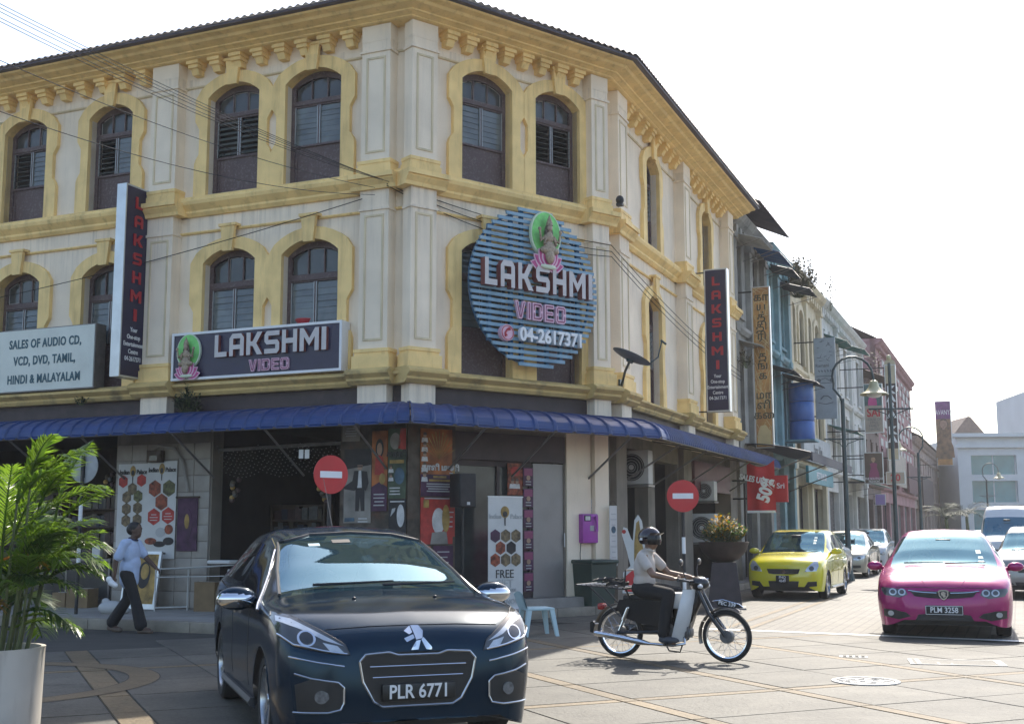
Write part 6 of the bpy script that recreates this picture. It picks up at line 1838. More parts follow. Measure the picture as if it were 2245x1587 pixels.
def portraits(T, F, spots, s):
    for (x, z) in spots:
        shape(T, F, [(x-.5*s,z-.6*s),(x+.5*s,z-.6*s),(x+.4*s,z),(x-.4*s,z)], 'pr_white', -.006, 'printed_shirt')
        shape(T, F, [(x+.26*s*math.cos(a/8*PI*2), z+.28*s+.36*s*math.sin(a/8*PI*2)) for a in range(8)], 'skin_print', -.009, 'printed_face')
        shape(T, F, [(x-.28*s,z+.35*s),(x+.28*s,z+.35*s),(x+.2*s,z+.7*s),(x-.2*s,z+.7*s)], 'fig_dark', -.012, 'printed_hair')
def textlines(T, F, x, z, w, n, dz, mat, y=-.006, hh=.02):
    mb = MB(); rr = random.Random(int(w*1000)+n)
    for i in range(n):
        k = rr.uniform(.55,1.)
        mb.prism([(x-w*k/2,z-dz*i),(x+w*k/2,z-dz*i),(x+w*k/2,z-dz*i+hh),(x-w*k/2,z-dz*i+hh)], y-.002, y, back=False)
    obj('printed_lines', mb, mat, T, m=F)

T, F, w, h = panel('L', 754, 812, 985, 1146, 'film poster of a man in dark suit beside the left no entry sign', 'pr_fog')
shape(T, F, [(0,h*.72),(w,h*.78),(w,h),(0,h)], 'pr_dark', -.002); man_print(T, F, w*.6, h*.16, h*.68); shape(T, F, [(.02,.02),(w*.42,.03),(w*.4,h*.07),(.03,h*.07)], 'pr_blue', -.006); textlines(T, F, w*.72, h*.05, w*.4, 2, .05, 'pr_white')
T, F, w, h = panel('L', 815, 848, 945, 1120, 'narrow orange flame poster next to the man in dark suit', 'pr_orange')
shape(T, F, ellipse(w*.5,h*.78,w*.26,h*.12), 'pr_dark', -.003); shape(T, F, ellipse(w*.5,h*.77,w*.17,h*.08), 'skin_print', -.006); shape(T, F, [(w*.2,h*.45),(w*.8,h*.45),(w*.75,h*.66),(w*.5,h*.7),(w*.25,h*.66)], 'pr_red', -.006); shape(T, F, [(.0,.0),(w,0),(w,h*.3),(w*.5,h*.36),(0,h*.3)], 'pr_purple', -.004); shape(T, F, ellipse(w*.7,h*.40,w*.2,h*.07), 'pr_gold', -.008); textlines(T, F, w*.5, h*.2, w*.8, 4, .06, 'pr_grey', -.008)
T, F, w, h = panel('L', 851, 889, 940, 1092, 'green and gold temple poster with Tamil title left of the corner edge', 'pr_green', out=.155)
shape(T, F, ellipse(w*.4,h*.82,w*.3,h*.12), 'pr_fog', -.003); shape(T, F, [(w*.55,h*.72),(w,h*.68),(w,h),(w*.7,h)], 'pr_red', -.003); write('காளி', .14, 'pr_ink', T, F @ Matrix.Translation((w*.5,-.008,h*.63)), bold=.006); shape(T, F, [(w*.1,h*.50),(w*.9,h*.50),(w*.9,h*.55),(w*.1,h*.55)], 'pr_gold', -.004); shape(T, F, ellipse(w*.65,h*.32,w*.28,h*.12), 'pr_blue', -.004); portraits(T, F, [(w*.18,h*.42),(w*.18,h*.30)], .1); textlines(T, F, w*.4, h*.14, w*.7, 3, .05, 'pr_white')
T, F, w, h = panel('C', 922, 991, 938, 1088, 'orange sunburst poster with portraits and Tamil title on the corner face', 'pr_orange')
for i in range(11):
    a = R_(20+i*14); shape(T, F, [(w*.58,h*.55),(w*.58+w*.5*math.cos(a)-.012,h*.55+h*.42*math.sin(a)),(w*.58+w*.5*math.cos(a)+.012,h*.55+h*.42*math.sin(a))], 'pr_gold', -.004-.0003*i)
shape(T, F, [(0,0),(w,0),(w,h*.32),(0,h*.32)], 'pr_purple', -.003); write('காளி முனி', .13, 'pr_white', T, F @ Matrix.Translation((w*.62,-.010,h*.42)), bold=.006); portraits(T, F, [(w*.12,h*.86),(w*.12,h*.72),(w*.12,h*.58),(w*.12,h*.42),(w*.12,h*.28)], .13); textlines(T, F, w*.6, h*.27, w*.7, 2, .06, 'pr_gold', -.008, .035); textlines(T, F, w*.55, h*.17, w*.8, 4, .04, 'pr_grey', -.008)
T, F, w, h = panel('C', 922, 992, 1090, 1192, 'red poster of a pale face with gold ornaments below the sunburst poster', 'pr_red')
shape(T, F, ellipse(w*.55,h*.5,w*.2,h*.28), 'pr_white', -.003); shape(T, F, [(w*.3,0),(w*.85,0),(w*.8,h*.28),(w*.35,h*.25)], 'pr_fog', -.005); shape(T, F, ellipse(w*.78,h*.55,w*.12,h*.3), 'pr_gold', -.006); shape(T, F, [(w*.08,h*.78),(w*.25,h*.78),(w*.25,h*.95),(w*.08,h*.95)], 'pr_gold', -.004); textlines(T, F, w*.5, h*.97, w*.9, 1, .05, 'pr_grey', -.006)
T, F, w, h = panel('L', 852, 889, 1094, 1190, 'black and white poster below the temple poster', 'pr_dark', out=.155)
shape(T, F, ellipse(w*.7,h*.62,w*.22,h*.26), 'pr_white', -.003); shape(T, F, [(w*.1,h*.6),(w*.35,h*.72),(w*.4,h*.8),(w*.2,h*.78)], 'pr_grey', -.003); textlines(T, F, w*.5, h*.93, w*.9, 1, .05, 'pr_white', -.004); shape(T, F, [(0,0),(w,0),(w,h*.2),(w*.6,h*.28),(0,h*.16)], 'pr_fog', -.004)

# two restaurant banners on the pier
def palace_logo(T, F, w, h, zc):
    write('Indian', .12, 'pr_ink', T, F @ Matrix.Translation((w*.22,-.008,zc)), bold=.002, sx=.8); write('Palace', .12, 'pr_ink', T, F @ Matrix.Translation((w*.80,-.008,zc)), bold=.002, sx=.8)
    shape(T, F, ellipse(w*.5,zc+.02,.065,.10), 'pr_gold', -.004, 'printed_mask'); shape(T, F, ellipse(w*.5,zc-.01,.035,.05), 'pr_ink', -.007, 'printed_mask'); shape(T, F, [(w*.5-.008,zc-.19),(w*.5+.008,zc-.19),(w*.5+.012,zc-.08),(w*.5-.012,zc-.08)], 'pr_ink', -.006, 'printed_mask')
T, F, w, h = panel('L', 257, 318, 1018, 1200, 'white restaurant banner with two small red hexagons, left of the pair', 'paper', name='hanging_banner', cat='banner', out=.05)
palace_logo(T, F, w, h, h*.90)
r = w*.17
for (x, z, m_) in ((.18,.79,'pr_red'),(.80,.80,'pr_red'),(.5,.70,'pr_food'),(.32,.60,'pr_food'),(.70,.61,'pr_salad'),(.32,.46,'pr_food'),(.70,.47,'pr_food'),(.32,.32,'pr_food'),(.70,.33,'pr_food'),(.70,.17,'pr_food')): shape(T, F, hexa(w*x,h*z,r), m_, -.004, 'printed_hexagon')
T, F, w, h = panel('L', 320, 381, 1012, 1225, 'white restaurant banner with large red hexagons and food, right of the pair', 'paper', name='hanging_banner', cat='banner', out=.055)
palace_logo(T, F, w, h, h*.91)
r = w*.23
for (x, z, m_) in ((.28,.72,'pr_curry'),(.76,.72,'pr_salad'),(.52,.58,'pr_curry'),(.28,.43,'pr_red'),(.76,.44,'pr_red')): shape(T, F, hexa(w*x,h*z,r), m_, -.004, 'printed_hexagon')
for (x, z) in ((.28,.43),(.76,.44)): textlines(T, F, w*x, h*z+.03, r*1.3, 3, .05, 'paper', -.007, .012)
for (x, z, a, b, m_) in ((.52,.27,.16,.05,'pr_grey'),(.52,.27,.09,.03,'pr_dark'),(.8,.30,.14,.05,'pr_curry'),(.2,.18,.2,.035,'pr_curry'),(.5,.15,.2,.03,'pr_dark'),(.8,.18,.18,.04,'pr_dark')): shape(T, F, ellipse(w*x,h*z,w*a,h*b), m_, -.004-.001*a*10, 'printed_dish')
write('New Express', .07, 'pr_ink', T, F @ Matrix.Translation((w*.5,-.008,h*.06)), sx=.8); write('Menu', .07, 'pr_ink', T, F @ Matrix.Translation((w*.5,-.008,h*.025)), sx=.8)
# dark scroll
T, F, w, h = panel('L', 388, 430, 1090, 1208, 'dark purple cloth scroll hanging beside the restaurant banners', 'scroll_cloth', name='wall_scroll', cat='scroll', out=.06)
mb = MB(); mb.tube([(-.04,0,h),(w+.04,0,h)], .018, 8); obj('rod', mb, 'wood_dark', T)
shape(T, F, ellipse(w*.5,h*.5,w*.25,h*.3), 'pr_purple', -.004); shape(T, F, ellipse(w*.5,h*.55,w*.12,h*.14), 'pr_gold', -.007)
# framed gold picture leaning on the pier
u, z = FU('L', 310, 1345, .3)
F = FR('L', u, .42, .135) @ Matrix.Rotation(R_(-9),4,'X')
T = thing('framed_picture', 'silver framed golden picture leaning against the tiled pier behind the walking man', 'picture', F)
mb = MB(); w, h = .78, 1.02
for q in ((-w/2,w/2,0,.09),(-w/2,w/2,h-.05,h),(-w/2,-w/2+.05,.09,h-.05),(w/2-.05,w/2,.09,h-.05)): mb.box(q[0],q[1],-.02,.02,q[2],q[3])
obj('frame', mb, 'silver', T); mb = MB(); mb.box(-w/2+.05,w/2-.05,-.005,.01,.09,h-.05); obj('canvas', mb, 'pr_gold', T)
shape(T, F, ellipse(.05,.6,.14,.24), 'pr_dark', -.008); shape(T, F, ellipse(.07,.66,.09,.14), 'pr_gold', -.011)
# conduit and meter box
mb = MB(); mb.tube([FR('L',u_,.08,z_).translation for u_, z_ in ((-5.2,3.0),(-5.1,3.05),(-4.75,3.0),(-4.55,2.75),(-4.45,2.35),(-4.42,2.2))], .03, 8)
tag(obj('conduit', mb, 'concrete'), 'pale bent conduit pipe running down the tiled pier above the scroll', 'pipe')
T = thing('meter_box', 'small dark electric meter box above the restaurant banners', 'meter box', FR('L', -5.15, .05, 2.75))
mb = MB(); mb.rbox(-.16,.16,-.12,.0,0,.22,.01); obj('case', mb, 'trim_black' if False else 'wood_dark', T); mb = MB(); mb.box(-.09,.09,-.126,-.119,.03,.12); obj('window', mb, 'glass_window', T)
# white rack
u, z = FU('L', 410, 1345, .6)
F = FR('L', u, .75, .132)
T = thing('metal_rack', 'white tubular metal rack standing on the pavement beside the black car', 'rack', F)
for x in (-.42,.95):
    mb = MB(); mb.tube([(x-.16 if x<0 else x,-.0,.06),(x-.16 if x<0 else x,0,.72)] , .014, 8); mb.tube([(x+.22 if x<0 else x-.0,.4,.06),(x+.22 if x<0 else x,.4,.72)], .014, 8)
    mb.tube([(x-.16 if x<0 else x,0,.72),(x+.22 if x<0 else x,.4,.72)], .014, 8); mb.tube([(x-.16 if x<0 else x,0,.06),(x+.22 if x<0 else x,.4,.06)], .014, 8); mb.tube([(x-.16 if x<0 else x,0,.58),(x+.22 if x<0 else x,.4,.58)], .010, 8); mb.tube([(x-.16 if x<0 else x,0,0),(x-.16 if x<0 else x,0,.06)],.014,8); mb.tube([(x+.22 if x<0 else x,.4,0),(x+.22 if x<0 else x,.4,.06)],.014,8)
    obj('end_frame', mb, 'ac_white', T)
mb = MB()
for i in range(6):
    y = .4*i/5; mb.tube([(-.58+.38*i/5,y,.72),(.95,y,.80)], .008, 6); mb.tube([(-.58+.38*i/5,y,.58),(.95,y,.62)], .006, 6)
obj('rails', mb, 'ac_white', T)
mb = MB(); mb.rbox(.45,.93,.05,.35,.815,.88,.03); tag(obj('folded_cloth', mb, 'paper', m=F), 'folded pale cloth lying on the white metal rack', 'cloth')

# white stool / box by the walking man and small notice cards in the shop
for px, py, lab in ((660,995,'left'),(673,995,'right')):
    pos = FR('L', *[FU('L', px, py, .5)[0]], .5, FU('L', px, py, .5)[1])
    mb = MB(); mb.box(-.045,.045,0,.004,-.075,.075); T = tag(obj('notice_card', mb, 'plain_white', m=pos), 'small white card hanging in the shop entrance, %s of two' % lab, 'card', 'hanging white cards')
nl = MB(); rr = random.Random(4)
for i in range(30):
    for j in range(9):
        x = -3.9+2.65*i/30+.04*(j%2); z = 3.02-.055*j-.12*abs(math.sin(i*.32))+rr.uniform(-.008,.008); nl.cbox((x,.05+.02*j,z), (.014,.014,.014))
o = obj('light_net', nl, 'tiny_light', m=FR('L')); tag(o, 'net of tiny white bulbs draped across the top of the shop entrance', 'light net', kind='stuff')
mb = MB(); mb.tube([(-3.9,.1,2.95),(-1.3,.1,3.0)], .03, 8); tag(obj('shutter_rail', mb, 'steel', m=FR('L')), 'steel rail across the top of the shop entrance', 'rail')

# ---- corner face entrance
u0 = FU('C',1000,1100)[0]; u1 = FU('C',1096,1100)[0]; u2 = FU('C',1170,1100)[0]; u3 = FU('C',1250,1100)[0]
mb = MB(); mb.box(.92,3.42,-.05,.06,2.72,3.2); obj('door_fascia', mb, 'brown_dark', CB, m=FR('C'))
mb = MB()
for x in (.94, u1-.03, u2-.06): mb.box(x,x+.06,.05,.14,.31,2.72)
mb.box(1.0,u2-.06,.05,.14,2.62,2.72); mb.box(1.0,u2-.06,.05,.14,.31,.42); df = obj('door_frame', mb, 'brown_dark', CB, m=FR('C'))
for a, b in ((1.0,u1-.03),(u1+.03,u2-.06)):
    g_ = MB(); g_.box(a+.003,b-.003,.09,.10,.42,2.62); obj('pane', g_, 'glass_window', df, m=FR('C'))
mb = MB(); mb.box(u2,u3-.04,.02,.08,.31,2.70)
sdoor = obj('steel_door', mb, 'steel_door', CB, m=FR('C'))
mb = MB(); mb.tube([(u3-.16,-.02,1.2),(u3-.16,-.02,1.45)], .012, 8); obj('handle', mb, 'chrome' if False else 'silver', sdoor, m=FR('C'))
mb = MB(); mb.box(u3-.035,u3+.03,-.03,.1,.31,2.9); obj('door_post', mb, 'brown_dark', CB, m=FR('C'))
# orange lit tube inside
p0 = FU('C',1066,1018,-.4); T = thing('light_tube', 'short glowing orange light tube inside the corner shop doorway', 'light', FR('C', p0[0], -.4, p0[1]))
mb = MB(); mb.tube([(0,0,0),(.24,0,-.01)], .014, 8); obj('tube', mb, 'light_tube', T); mb = MB(); mb.box(-.02,.26,.02,.05,-.03,.03); obj('holder', mb, 'steel', T)
T, F, w, h = panel('C', 1113, 1146, 1015, 1085, 'small red film poster on the corner shop door', 'pr_curry', out=.0)
shape(T, F, ellipse(w*.5,h*.75,w*.3,h*.15), 'pr_red', -.003); portraits(T, F, [(w*.3,h*.35),(w*.6,h*.35)], .14)
# column of pink leaflets
u, z1 = FU('C',1147,1022,.02); ub, z0 = FU('C',1170,1298,.02); wL = ub-u
for i in range(6):
    hh = (z1-z0)/6; F = FR('C', u, .02, z1-hh*(i+1))
    T = thing('leaflet', 'violet leaflet on the corner shop door, number %s from the top of the column' % ('one','two','three','four','five','six')[i], 'leaflet', F, group='violet leaflets in a column')
    mb = MB(); mb.box(0,wL,0,.01,.02,hh-.02); obj('sheet', mb, 'pr_purple', T); shape(T, F, [(.02,hh*.55),(wL-.02,hh*.55),(wL-.02,hh*.9),(.02,hh*.9)], 'pink_dark', -.003); shape(T, F, ellipse(wL*.5,hh*.45,wL*.2,hh*.12), 'skin_print', -.006); textlines(T, F, wL*.5, hh*.25, wL*.8, 2, .05, 'pr_grey', -.004, .015)
# loudspeaker on a stand
pu, pz = FU('C',1015,1112,.5); F = FR('C', pu, .5, .31)
T = thing('loudspeaker_stand', 'thin black stand carrying the loudspeaker by the corner shop door', 'stand', F)
mb = MB(); mb.tube([(0,0,.02),(0,0,pz-.31)], .02, 8); obj('pole', mb, 'black', T)
for a in range(3):
    mb = MB(); mb.tube([(0,0,.4),(.3*math.cos(a*2.1),.3*math.sin(a*2.1),.015)], .012, 6); obj('leg', mb, 'black', T)
T = thing('loudspeaker', 'black loudspeaker cabinet between the posters and the roll-up banner', 'loudspeaker', FR('C', pu, .5, pz))
mb = MB(); mb.rbox(-.17,.17,-.15,.15,0,.56,.02); obj('cabinet', mb, 'black', T); mb = MB(); mb.box(-.15,.15,-.156,-.149,.02,.54); obj('grille', mb, 'pr_dark', T); mb = MB(); mb.box(-.03,.03,-.162,-.155,.04,.09); obj('badge', mb, 'pr_white', T)
# roll-up banner FREE GIFT
u0, z1 = FU('C',1062,1089,.62); u1, z0 = FU('C',1146,1318,.62); u0b, _ = FU('C',1070,1300,.62)
F = FR('C', u0b-.0, .62, .15); w = u1-u0b; h = z1-.15
T = thing('rollup_banner', 'white roll-up banner advertising a free gift with hexagon pictures', 'banner', F)
mb = MB(); mb.rbox(-.02,w+.02,-.06,.06,0,.07,.015); obj('base', mb, 'silver', T)
mb = MB(); mb.box(0,w,0,.004,.07,h); obj('sheet', mb, 'paper', T); mb = MB(); mb.box(-.01,w+.01,-.01,.012,h,h+.02); obj('top_rail', mb, 'silver', T); mb = MB(); mb.tube([(w/2,.05,.05),(w/2,.03,h)], .01, 6); obj('pole', mb, 'silver', T)
write('Indian', .12, 'pr_grey', T, F @ Matrix.Translation((w*.2,-.006,h*.83)), sx=.9); write('Palace', .12, 'pr_grey', T, F @ Matrix.Translation((w*.82,-.006,h*.83)), sx=.9)
shape(T, F, ellipse(w*.48,h*.87,.09,.10), 'pr_gold', -.004, 'printed_mask'); shape(T, F, ellipse(w*.48,h*.85,.05,.05), 'pr_ink', -.007, 'printed_mask'); shape(T, F, [(w*.48-.01,h*.75),(w*.48+.01,h*.75),(w*.48+.015,h*.82),(w*.48-.015,h*.82)], 'pr_ink', -.007, 'printed_mask')
r = w*.155
for (x, z) in ((.2,.66),(.5,.66),(.8,.66),(.35,.555),(.66,.555),(.2,.45),(.5,.45),(.8,.45)): shape(T, F, hexa(w*x,h*z,r), random.choice(['pr_food','pr_dark','pr_curry','pr_purple']), -.004, 'printed_hexagon')
write('FREE', .20, 'pr_ink', T, F @ Matrix.Translation((w*.47,-.006,h*.325)), sx=.95); write('GIFT', .20, 'pr_grey', T, F @ Matrix.Translation((w*.45,-.006,h*.24)), sx=.95)
write('WORTH', .075, 'pr_ink', T, F @ Matrix.Translation((w*.3,-.006,h*.185)), bold=.003); write('RM1000', .075, 'pr_grey', T, F @ Matrix.Translation((w*.63,-.006,h*.185)))
write('BOOK', .115, 'pr_ink', T, F @ Matrix.Translation((w*.28,-.006,h*.085)), bold=.005); write('NOW', .115, 'pr_grey', T, F @ Matrix.Translation((w*.72,-.006,h*.085)))
# payphone
u0, z1 = FU('C',1275,1126,.12); u1, z0 = FU('C',1309,1190,.12); F = FR('C', u0, .02, z0); w, h = u1-u0, z1-z0
T = thing('payphone', 'bright violet public payphone on the wall beside the steel door', 'payphone', F)
mb = MB(); mb.rbox(0,w,-.14,0,0,h,.02); obj('case', mb, 'payphone', T); mb = MB(); mb.box(.03,w*.5,-.15,-.139,h*.75,h*.95); obj('screen', mb, 'pr_dark', T); mb = MB(); mb.box(.05,w*.5-.02,-.155,-.149,h*.78,h*.92); obj('screen_glass', mb, 'pr_white', T)
mb = MB(); mb.tube([(w*.78,-.18,h*.4),(w*.80,-.19,h*.65),(w*.78,-.18,h*.92)], [.035,.022,.035], 8); obj('handset', mb, 'payphone', T); mb = MB(); mb.box(w*.45,w*.7,-.15,-.139,h*.42,h*.6); obj('keypad', mb, 'pr_grey', T)
mb = MB(); mb.tube([(.02,-.05,0),(.0,-.05,-.2),(.01,-.05,-.42)], .007, 5); mb.ell((.01,-.05,-.44),(.02,.02,.03),8,6); obj('cord', mb, 'black', T)
T, F, w, h = panel('C', 1274, 1314, 1093, 1124, 'pale notice poster directly above the violet payphone', 'paper', out=.03)
shape(T, F, [(w*.7,0),(w,0),(w,h),(w*.78,h)], 'pr_curry', -.003); textlines(T, F, w*.35, h*.75, w*.55, 4, h*.2, 'pr_ink', -.003, .015)
# hanging calendar scroll at the corner
T, F, w, h = panel('C', 1337, 1354, 1108, 1240, 'long pale scroll hanging at the right corner column', 'paper', name='wall_scroll', cat='scroll', out=.27)
mb = MB(); mb.tube([(-.01,0,h),(w/2,0,h+.09),(w+.01,0,h)], .005, 5); obj('hanger', mb, 'wood_dark', T); textlines(T, F, w*.5, h*.85, w*.8, 9, h*.09, 'pr_grey', -.003, .02); shape(T, F, ellipse(w*.5,h*.6,w*.3,h*.06), 'pr_blue', -.004)
# corner columns at ground level
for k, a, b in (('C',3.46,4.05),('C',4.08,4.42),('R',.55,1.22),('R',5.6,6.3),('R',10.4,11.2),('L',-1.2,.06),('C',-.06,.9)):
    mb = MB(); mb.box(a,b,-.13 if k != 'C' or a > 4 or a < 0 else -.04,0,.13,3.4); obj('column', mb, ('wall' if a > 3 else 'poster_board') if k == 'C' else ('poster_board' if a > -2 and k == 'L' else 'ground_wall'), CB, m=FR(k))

# ---- air conditioner units
def ac_unit(F, w, h, d, label):
    T = thing('air_conditioner', label, 'air conditioner', F)
    mb = MB(); mb.rbox(0,w,-d,0,0,h,.012); obj('case', mb, 'ac_white', T)
    mb = MB(); mb.lathe([(h*.40,-d-.012),(h*.40,-d-.004),(0,-d-.004)], 24, axis='Y', c=(w*.42,0,h*.5)); obj('fan_opening', mb, 'pr_dark', T)
    g_ = MB()
    for r_ in (.12,.2,.28,.36): g_.lathe([(h*r_,-d-.02),(h*r_+.008,-d-.02)], 24, axis='Y', c=(w*.42,0,h*.5))
    g_.disc((w*.42,h*.5), h*.08, 12, -d-.025, -d-.018); obj('fan_grille', g_, 'ac_white', T)
    s_ = MB()
    for i in range(8): s_.box(-.004,.0,-d+.03,-.03,h*.1+h*.1*i,h*.1+h*.1*i+.02)
    obj('side_grille', s_, 'pr_dark', T)
    b = MB(); b.box(.0,w,-d-.02,.12,-.05,-.01); obj('bracket', b, 'steel', T)
    return T
def ac_at(U, px0, px1, py0, py1, label, d=.8):
    o0, z1 = PU(U, px0, py0); o1, z0 = PU(U, px1, py1)
    # face square to the street, seen from our side
    return ac_unit(street_frame(U, o0, z0), o1-o0, z1-z0, .32, label)
ac_at(2.2, 1368, 1432, 990, 1062, 'large air conditioner unit under the awning at the right corner')
ac_at(7.4, 1534, 1573, 1056, 1098, 'small air conditioner unit right of the right no entry sign')
ac_at(6.8, 1524, 1576, 1126, 1188, 'air conditioner unit standing behind the planter bush')

# ---- road signs
def no_entry(label, pos, z, R, turn, post_z0=0.):
    T = thing('no_entry_sign', label, 'road sign', TR(pos.x, pos.y, post_z0, rz=turn))
    mb = MB(); mb.tube([(0,.03,0),(0,.03,z+R*.8-post_z0)], .03, 10); p_ = obj('post', mb, 'black', T)
    b_ = MB()
    for zz in (.5,1.1): b_.lathe([(.032,zz),(.032,zz+.28)], 12, c=(0,.03,0))
    obj('post_bands', b_, 'plain_white', T)
    mb = MB(); mb.disc((0,z-post_z0), R, 36, -.012, .0); obj('disc', mb, 'road_red', T)
    mb = MB(); mb.box(-R*.64,R*.64,-.016,-.012,z-post_z0-R*.17,z-post_z0+R*.17); obj('bar', mb, 'plain_white', T)
p = AT(1497,1087,20.5); no_entry('red no entry sign by the planter, facing the camera', p, p.z, .275, R_(-3))
p = AT(725,1040,17.6); no_entry('red no entry sign behind the black car, turned to the right', p, p.z, .285, R_(38), .13)
p = AT(184,1022,20.3)
T = thing('road_sign', 'round grey back of a road sign on a black and white post behind the palm', 'road sign', TR(p.x, p.y, .13, rz=R_(-20)))
mb = MB(); mb.tube([(0,-.03,0),(0,-.03,p.z+.2-.13)], .03, 10); obj('post', mb, 'black', T)
for zz in (.85,1.55): 
    mb = MB(); mb.lathe([(.033,zz),(.033,zz+.3)], 12, c=(0,-.03,0)); obj('post_band', mb, 'plain_white', T)
mb = MB(); mb.disc((0,p.z-.13), .29, 32, 0, .012); obj('disc', mb, 'sign_back', T); mb = MB(); mb.box(-.03,.03,-.02,-.0,p.z-.13-.2,p.z-.13+.12); obj('clamp', mb, 'black', T)

# ---- wheelie bin
p = G(1322,1346); F = TR(p.x, p.y, .0, rz=R_(38))
T = thing('wheelie_bin', 'dark green wheeled rubbish bin at the corner column behind the motorcycle', 'bin', F)
mb = MB(); mb._a([(-.26,0,.06),(.26,0,.06),(.24,.5,.06),(-.24,.5,.06),(-.31,-.05,.9),(.31,-.05,.9),(.31,.58,.9),(-.31,.58,.9)], [(0,3,2,1),(4,5,6,7),(0,1,5,4),(1,2,6,5),(2,3,7,6),(3,0,4,7)]); obj('body', mb, 'bin_green', T)
mb = MB(); mb.rbox(-.34,.34,-.09,.62,.9,.97,.025); obj('lid', mb, 'bin_green', T)
for sx in (-1, 1):
    mb = MB(); mb.lathe([(.0,-.03),(.1,-.03),(.1,.03),(0,.03)], 18, axis='X', c=(sx*.27,.5,.1)); obj('wheel', mb, 'black', T)
mb = MB(); mb.tube([(-.25,.62,.88),(-.25,.68,.9),(.25,.68,.9),(.25,.62,.88)], .015, 8); obj('handle', mb, 'bin_green', T)

# ---- plastic child's chair
p = G(1180,1392); F = TR(p.x-.02, p.y, 0, rz=R_(18))
T = thing('plastic_chair', 'small pale blue plastic chair standing on the paving right of the black car', 'chair', F)
mb = MB(); mb.rbox(-.21,.21,-.2,.2,.36,.40,.015); obj('seat', mb, 'pale_blue_plastic', T)
for sx in (-1, 1):
    for sy in (-1, 1):
        mb = MB(); x0, y0 = sx*.17, sy*.16; x1, y1 = sx*.235, sy*.22
        a = .035
        mb._a([(x1-a*.7,y1-a*.7,0),(x1+a*.7,y1-a*.7,0),(x1+a*.7,y1+a*.7,0),(x1-a*.7,y1+a*.7,0),(x0-a,y0-a,.37),(x0+a,y0-a,.37),(x0+a,y0+a,.37),(x0-a,y0+a,.37)], [(0,3,2,1),(4,5,6,7),(0,1,5,4),(1,2,6,5),(2,3,7,6),(3,0,4,7)]); obj('leg', mb, 'pale_blue_plastic', T)
mb = MB(); mb.grid(lambda i, j: (-.20-.07*j, -.19+.38*i, .39+.24*j-.05*(2*i-1)**2*j), 10, 6); b2 = MB(); b2.v = [(x-.018,y,z) for x,y,z in mb.v]; b2.f = [f[::-1] for f in mb.f]; b2.fm = mb.fm; b2.fs = mb.fs; mb.add(b2); obj('backrest', mb, 'pale_blue_plastic', T)

# ---- cardboard cut-out of a lotus figure behind the rider
p = G(1392,1310,.13); F = TR(1.95, 20.55, .0, rz=R_(-12)); pc = AT(1395,1285,20.55)
F = TR(pc.x, 20.55, 0, rz=R_(-12))
T = thing('cardboard_cutout', 'cut-out board of a crowned figure over red lotus petals behind the motorcyclist', 'cut-out', F)
zz = lambda py: AT(1395,py,20.55).z
sx_ = 20.55/2600
P = [(-30,1300),(-28,1255),(-12,1240),(-20,1205),(-30,1170),(-26,1155),(-18,1158),(-10,1180),(-6,1185),(-2,1140),(6,1128),(14,1142),(20,1190),(30,1235),(34,1300)]
mb = MB(); mb.prism([(a*sx_, zz(b)) for a, b in P][::-1], 0, .02); obj('board', mb, 'paper', T)
mb = MB(); mb.prism([(a*sx_, zz(b)) for a, b in [(-25,1296),(-22,1262),(-6,1248),(6,1258),(8,1298)]][::-1], -.006, 0); obj('printed_petals', mb, 'road_red', T)
mb = MB(); mb.prism([(a*sx_, zz(b)) for a, b in [(-4,1240),(-3,1190),(2,1146),(8,1140),(14,1190),(24,1240)]][::-1], -.006, 0); obj('printed_figure', mb, 'pr_gold', T)
mb = MB(); mb.disc((-25*sx_, zz(1165)), .035, 12, -.006, 0); obj('printed_flower', mb, 'pr_red', T)
mb = MB(); mb.tube([(0,.05,0),(0,.02,zz(1200))], .015, 6); mb.tube([(-.15,.25,.01),(0,.03,.7)],.012,6); obj('stand', mb, 'wood_dark', T)

# ---- planter bowl on a pedestal
p = G(1597,1336); F = TR(p.x, p.y+.35, 0, rz=R_(-10))
PLT = thing('planter_bowl', 'wide dark bowl planter on a tapering pedestal beside the yellow hatchback', 'planter', F)
mb = MB(); mb._a([(-.33,-.33,0),(.33,-.33,0),(.33,.33,0),(-.33,.33,0),(-.23,-.23,.88),(.23,-.23,.88),(.23,.23,.88),(-.23,.23,.88)], [(0,3,2,1),(4,5,6,7),(0,1,5,4),(1,2,6,5),(2,3,7,6),(3,0,4,7)]); obj('pedestal', mb, 'pedestal', PLT)
mb = MB(); mb.lathe([(.0,.88),(.16,.885),(.30,.95),(.42,1.08),(.48,1.24),(.49,1.27),(.46,1.27),(.44,1.22),(0,1.2)], 36); obj('bowl', mb, 'bowl', PLT)
mb = MB(); mb.rbox(-.40,.40,-.40,.40,0,.035,.01); obj('foot', mb, 'concrete', PLT)
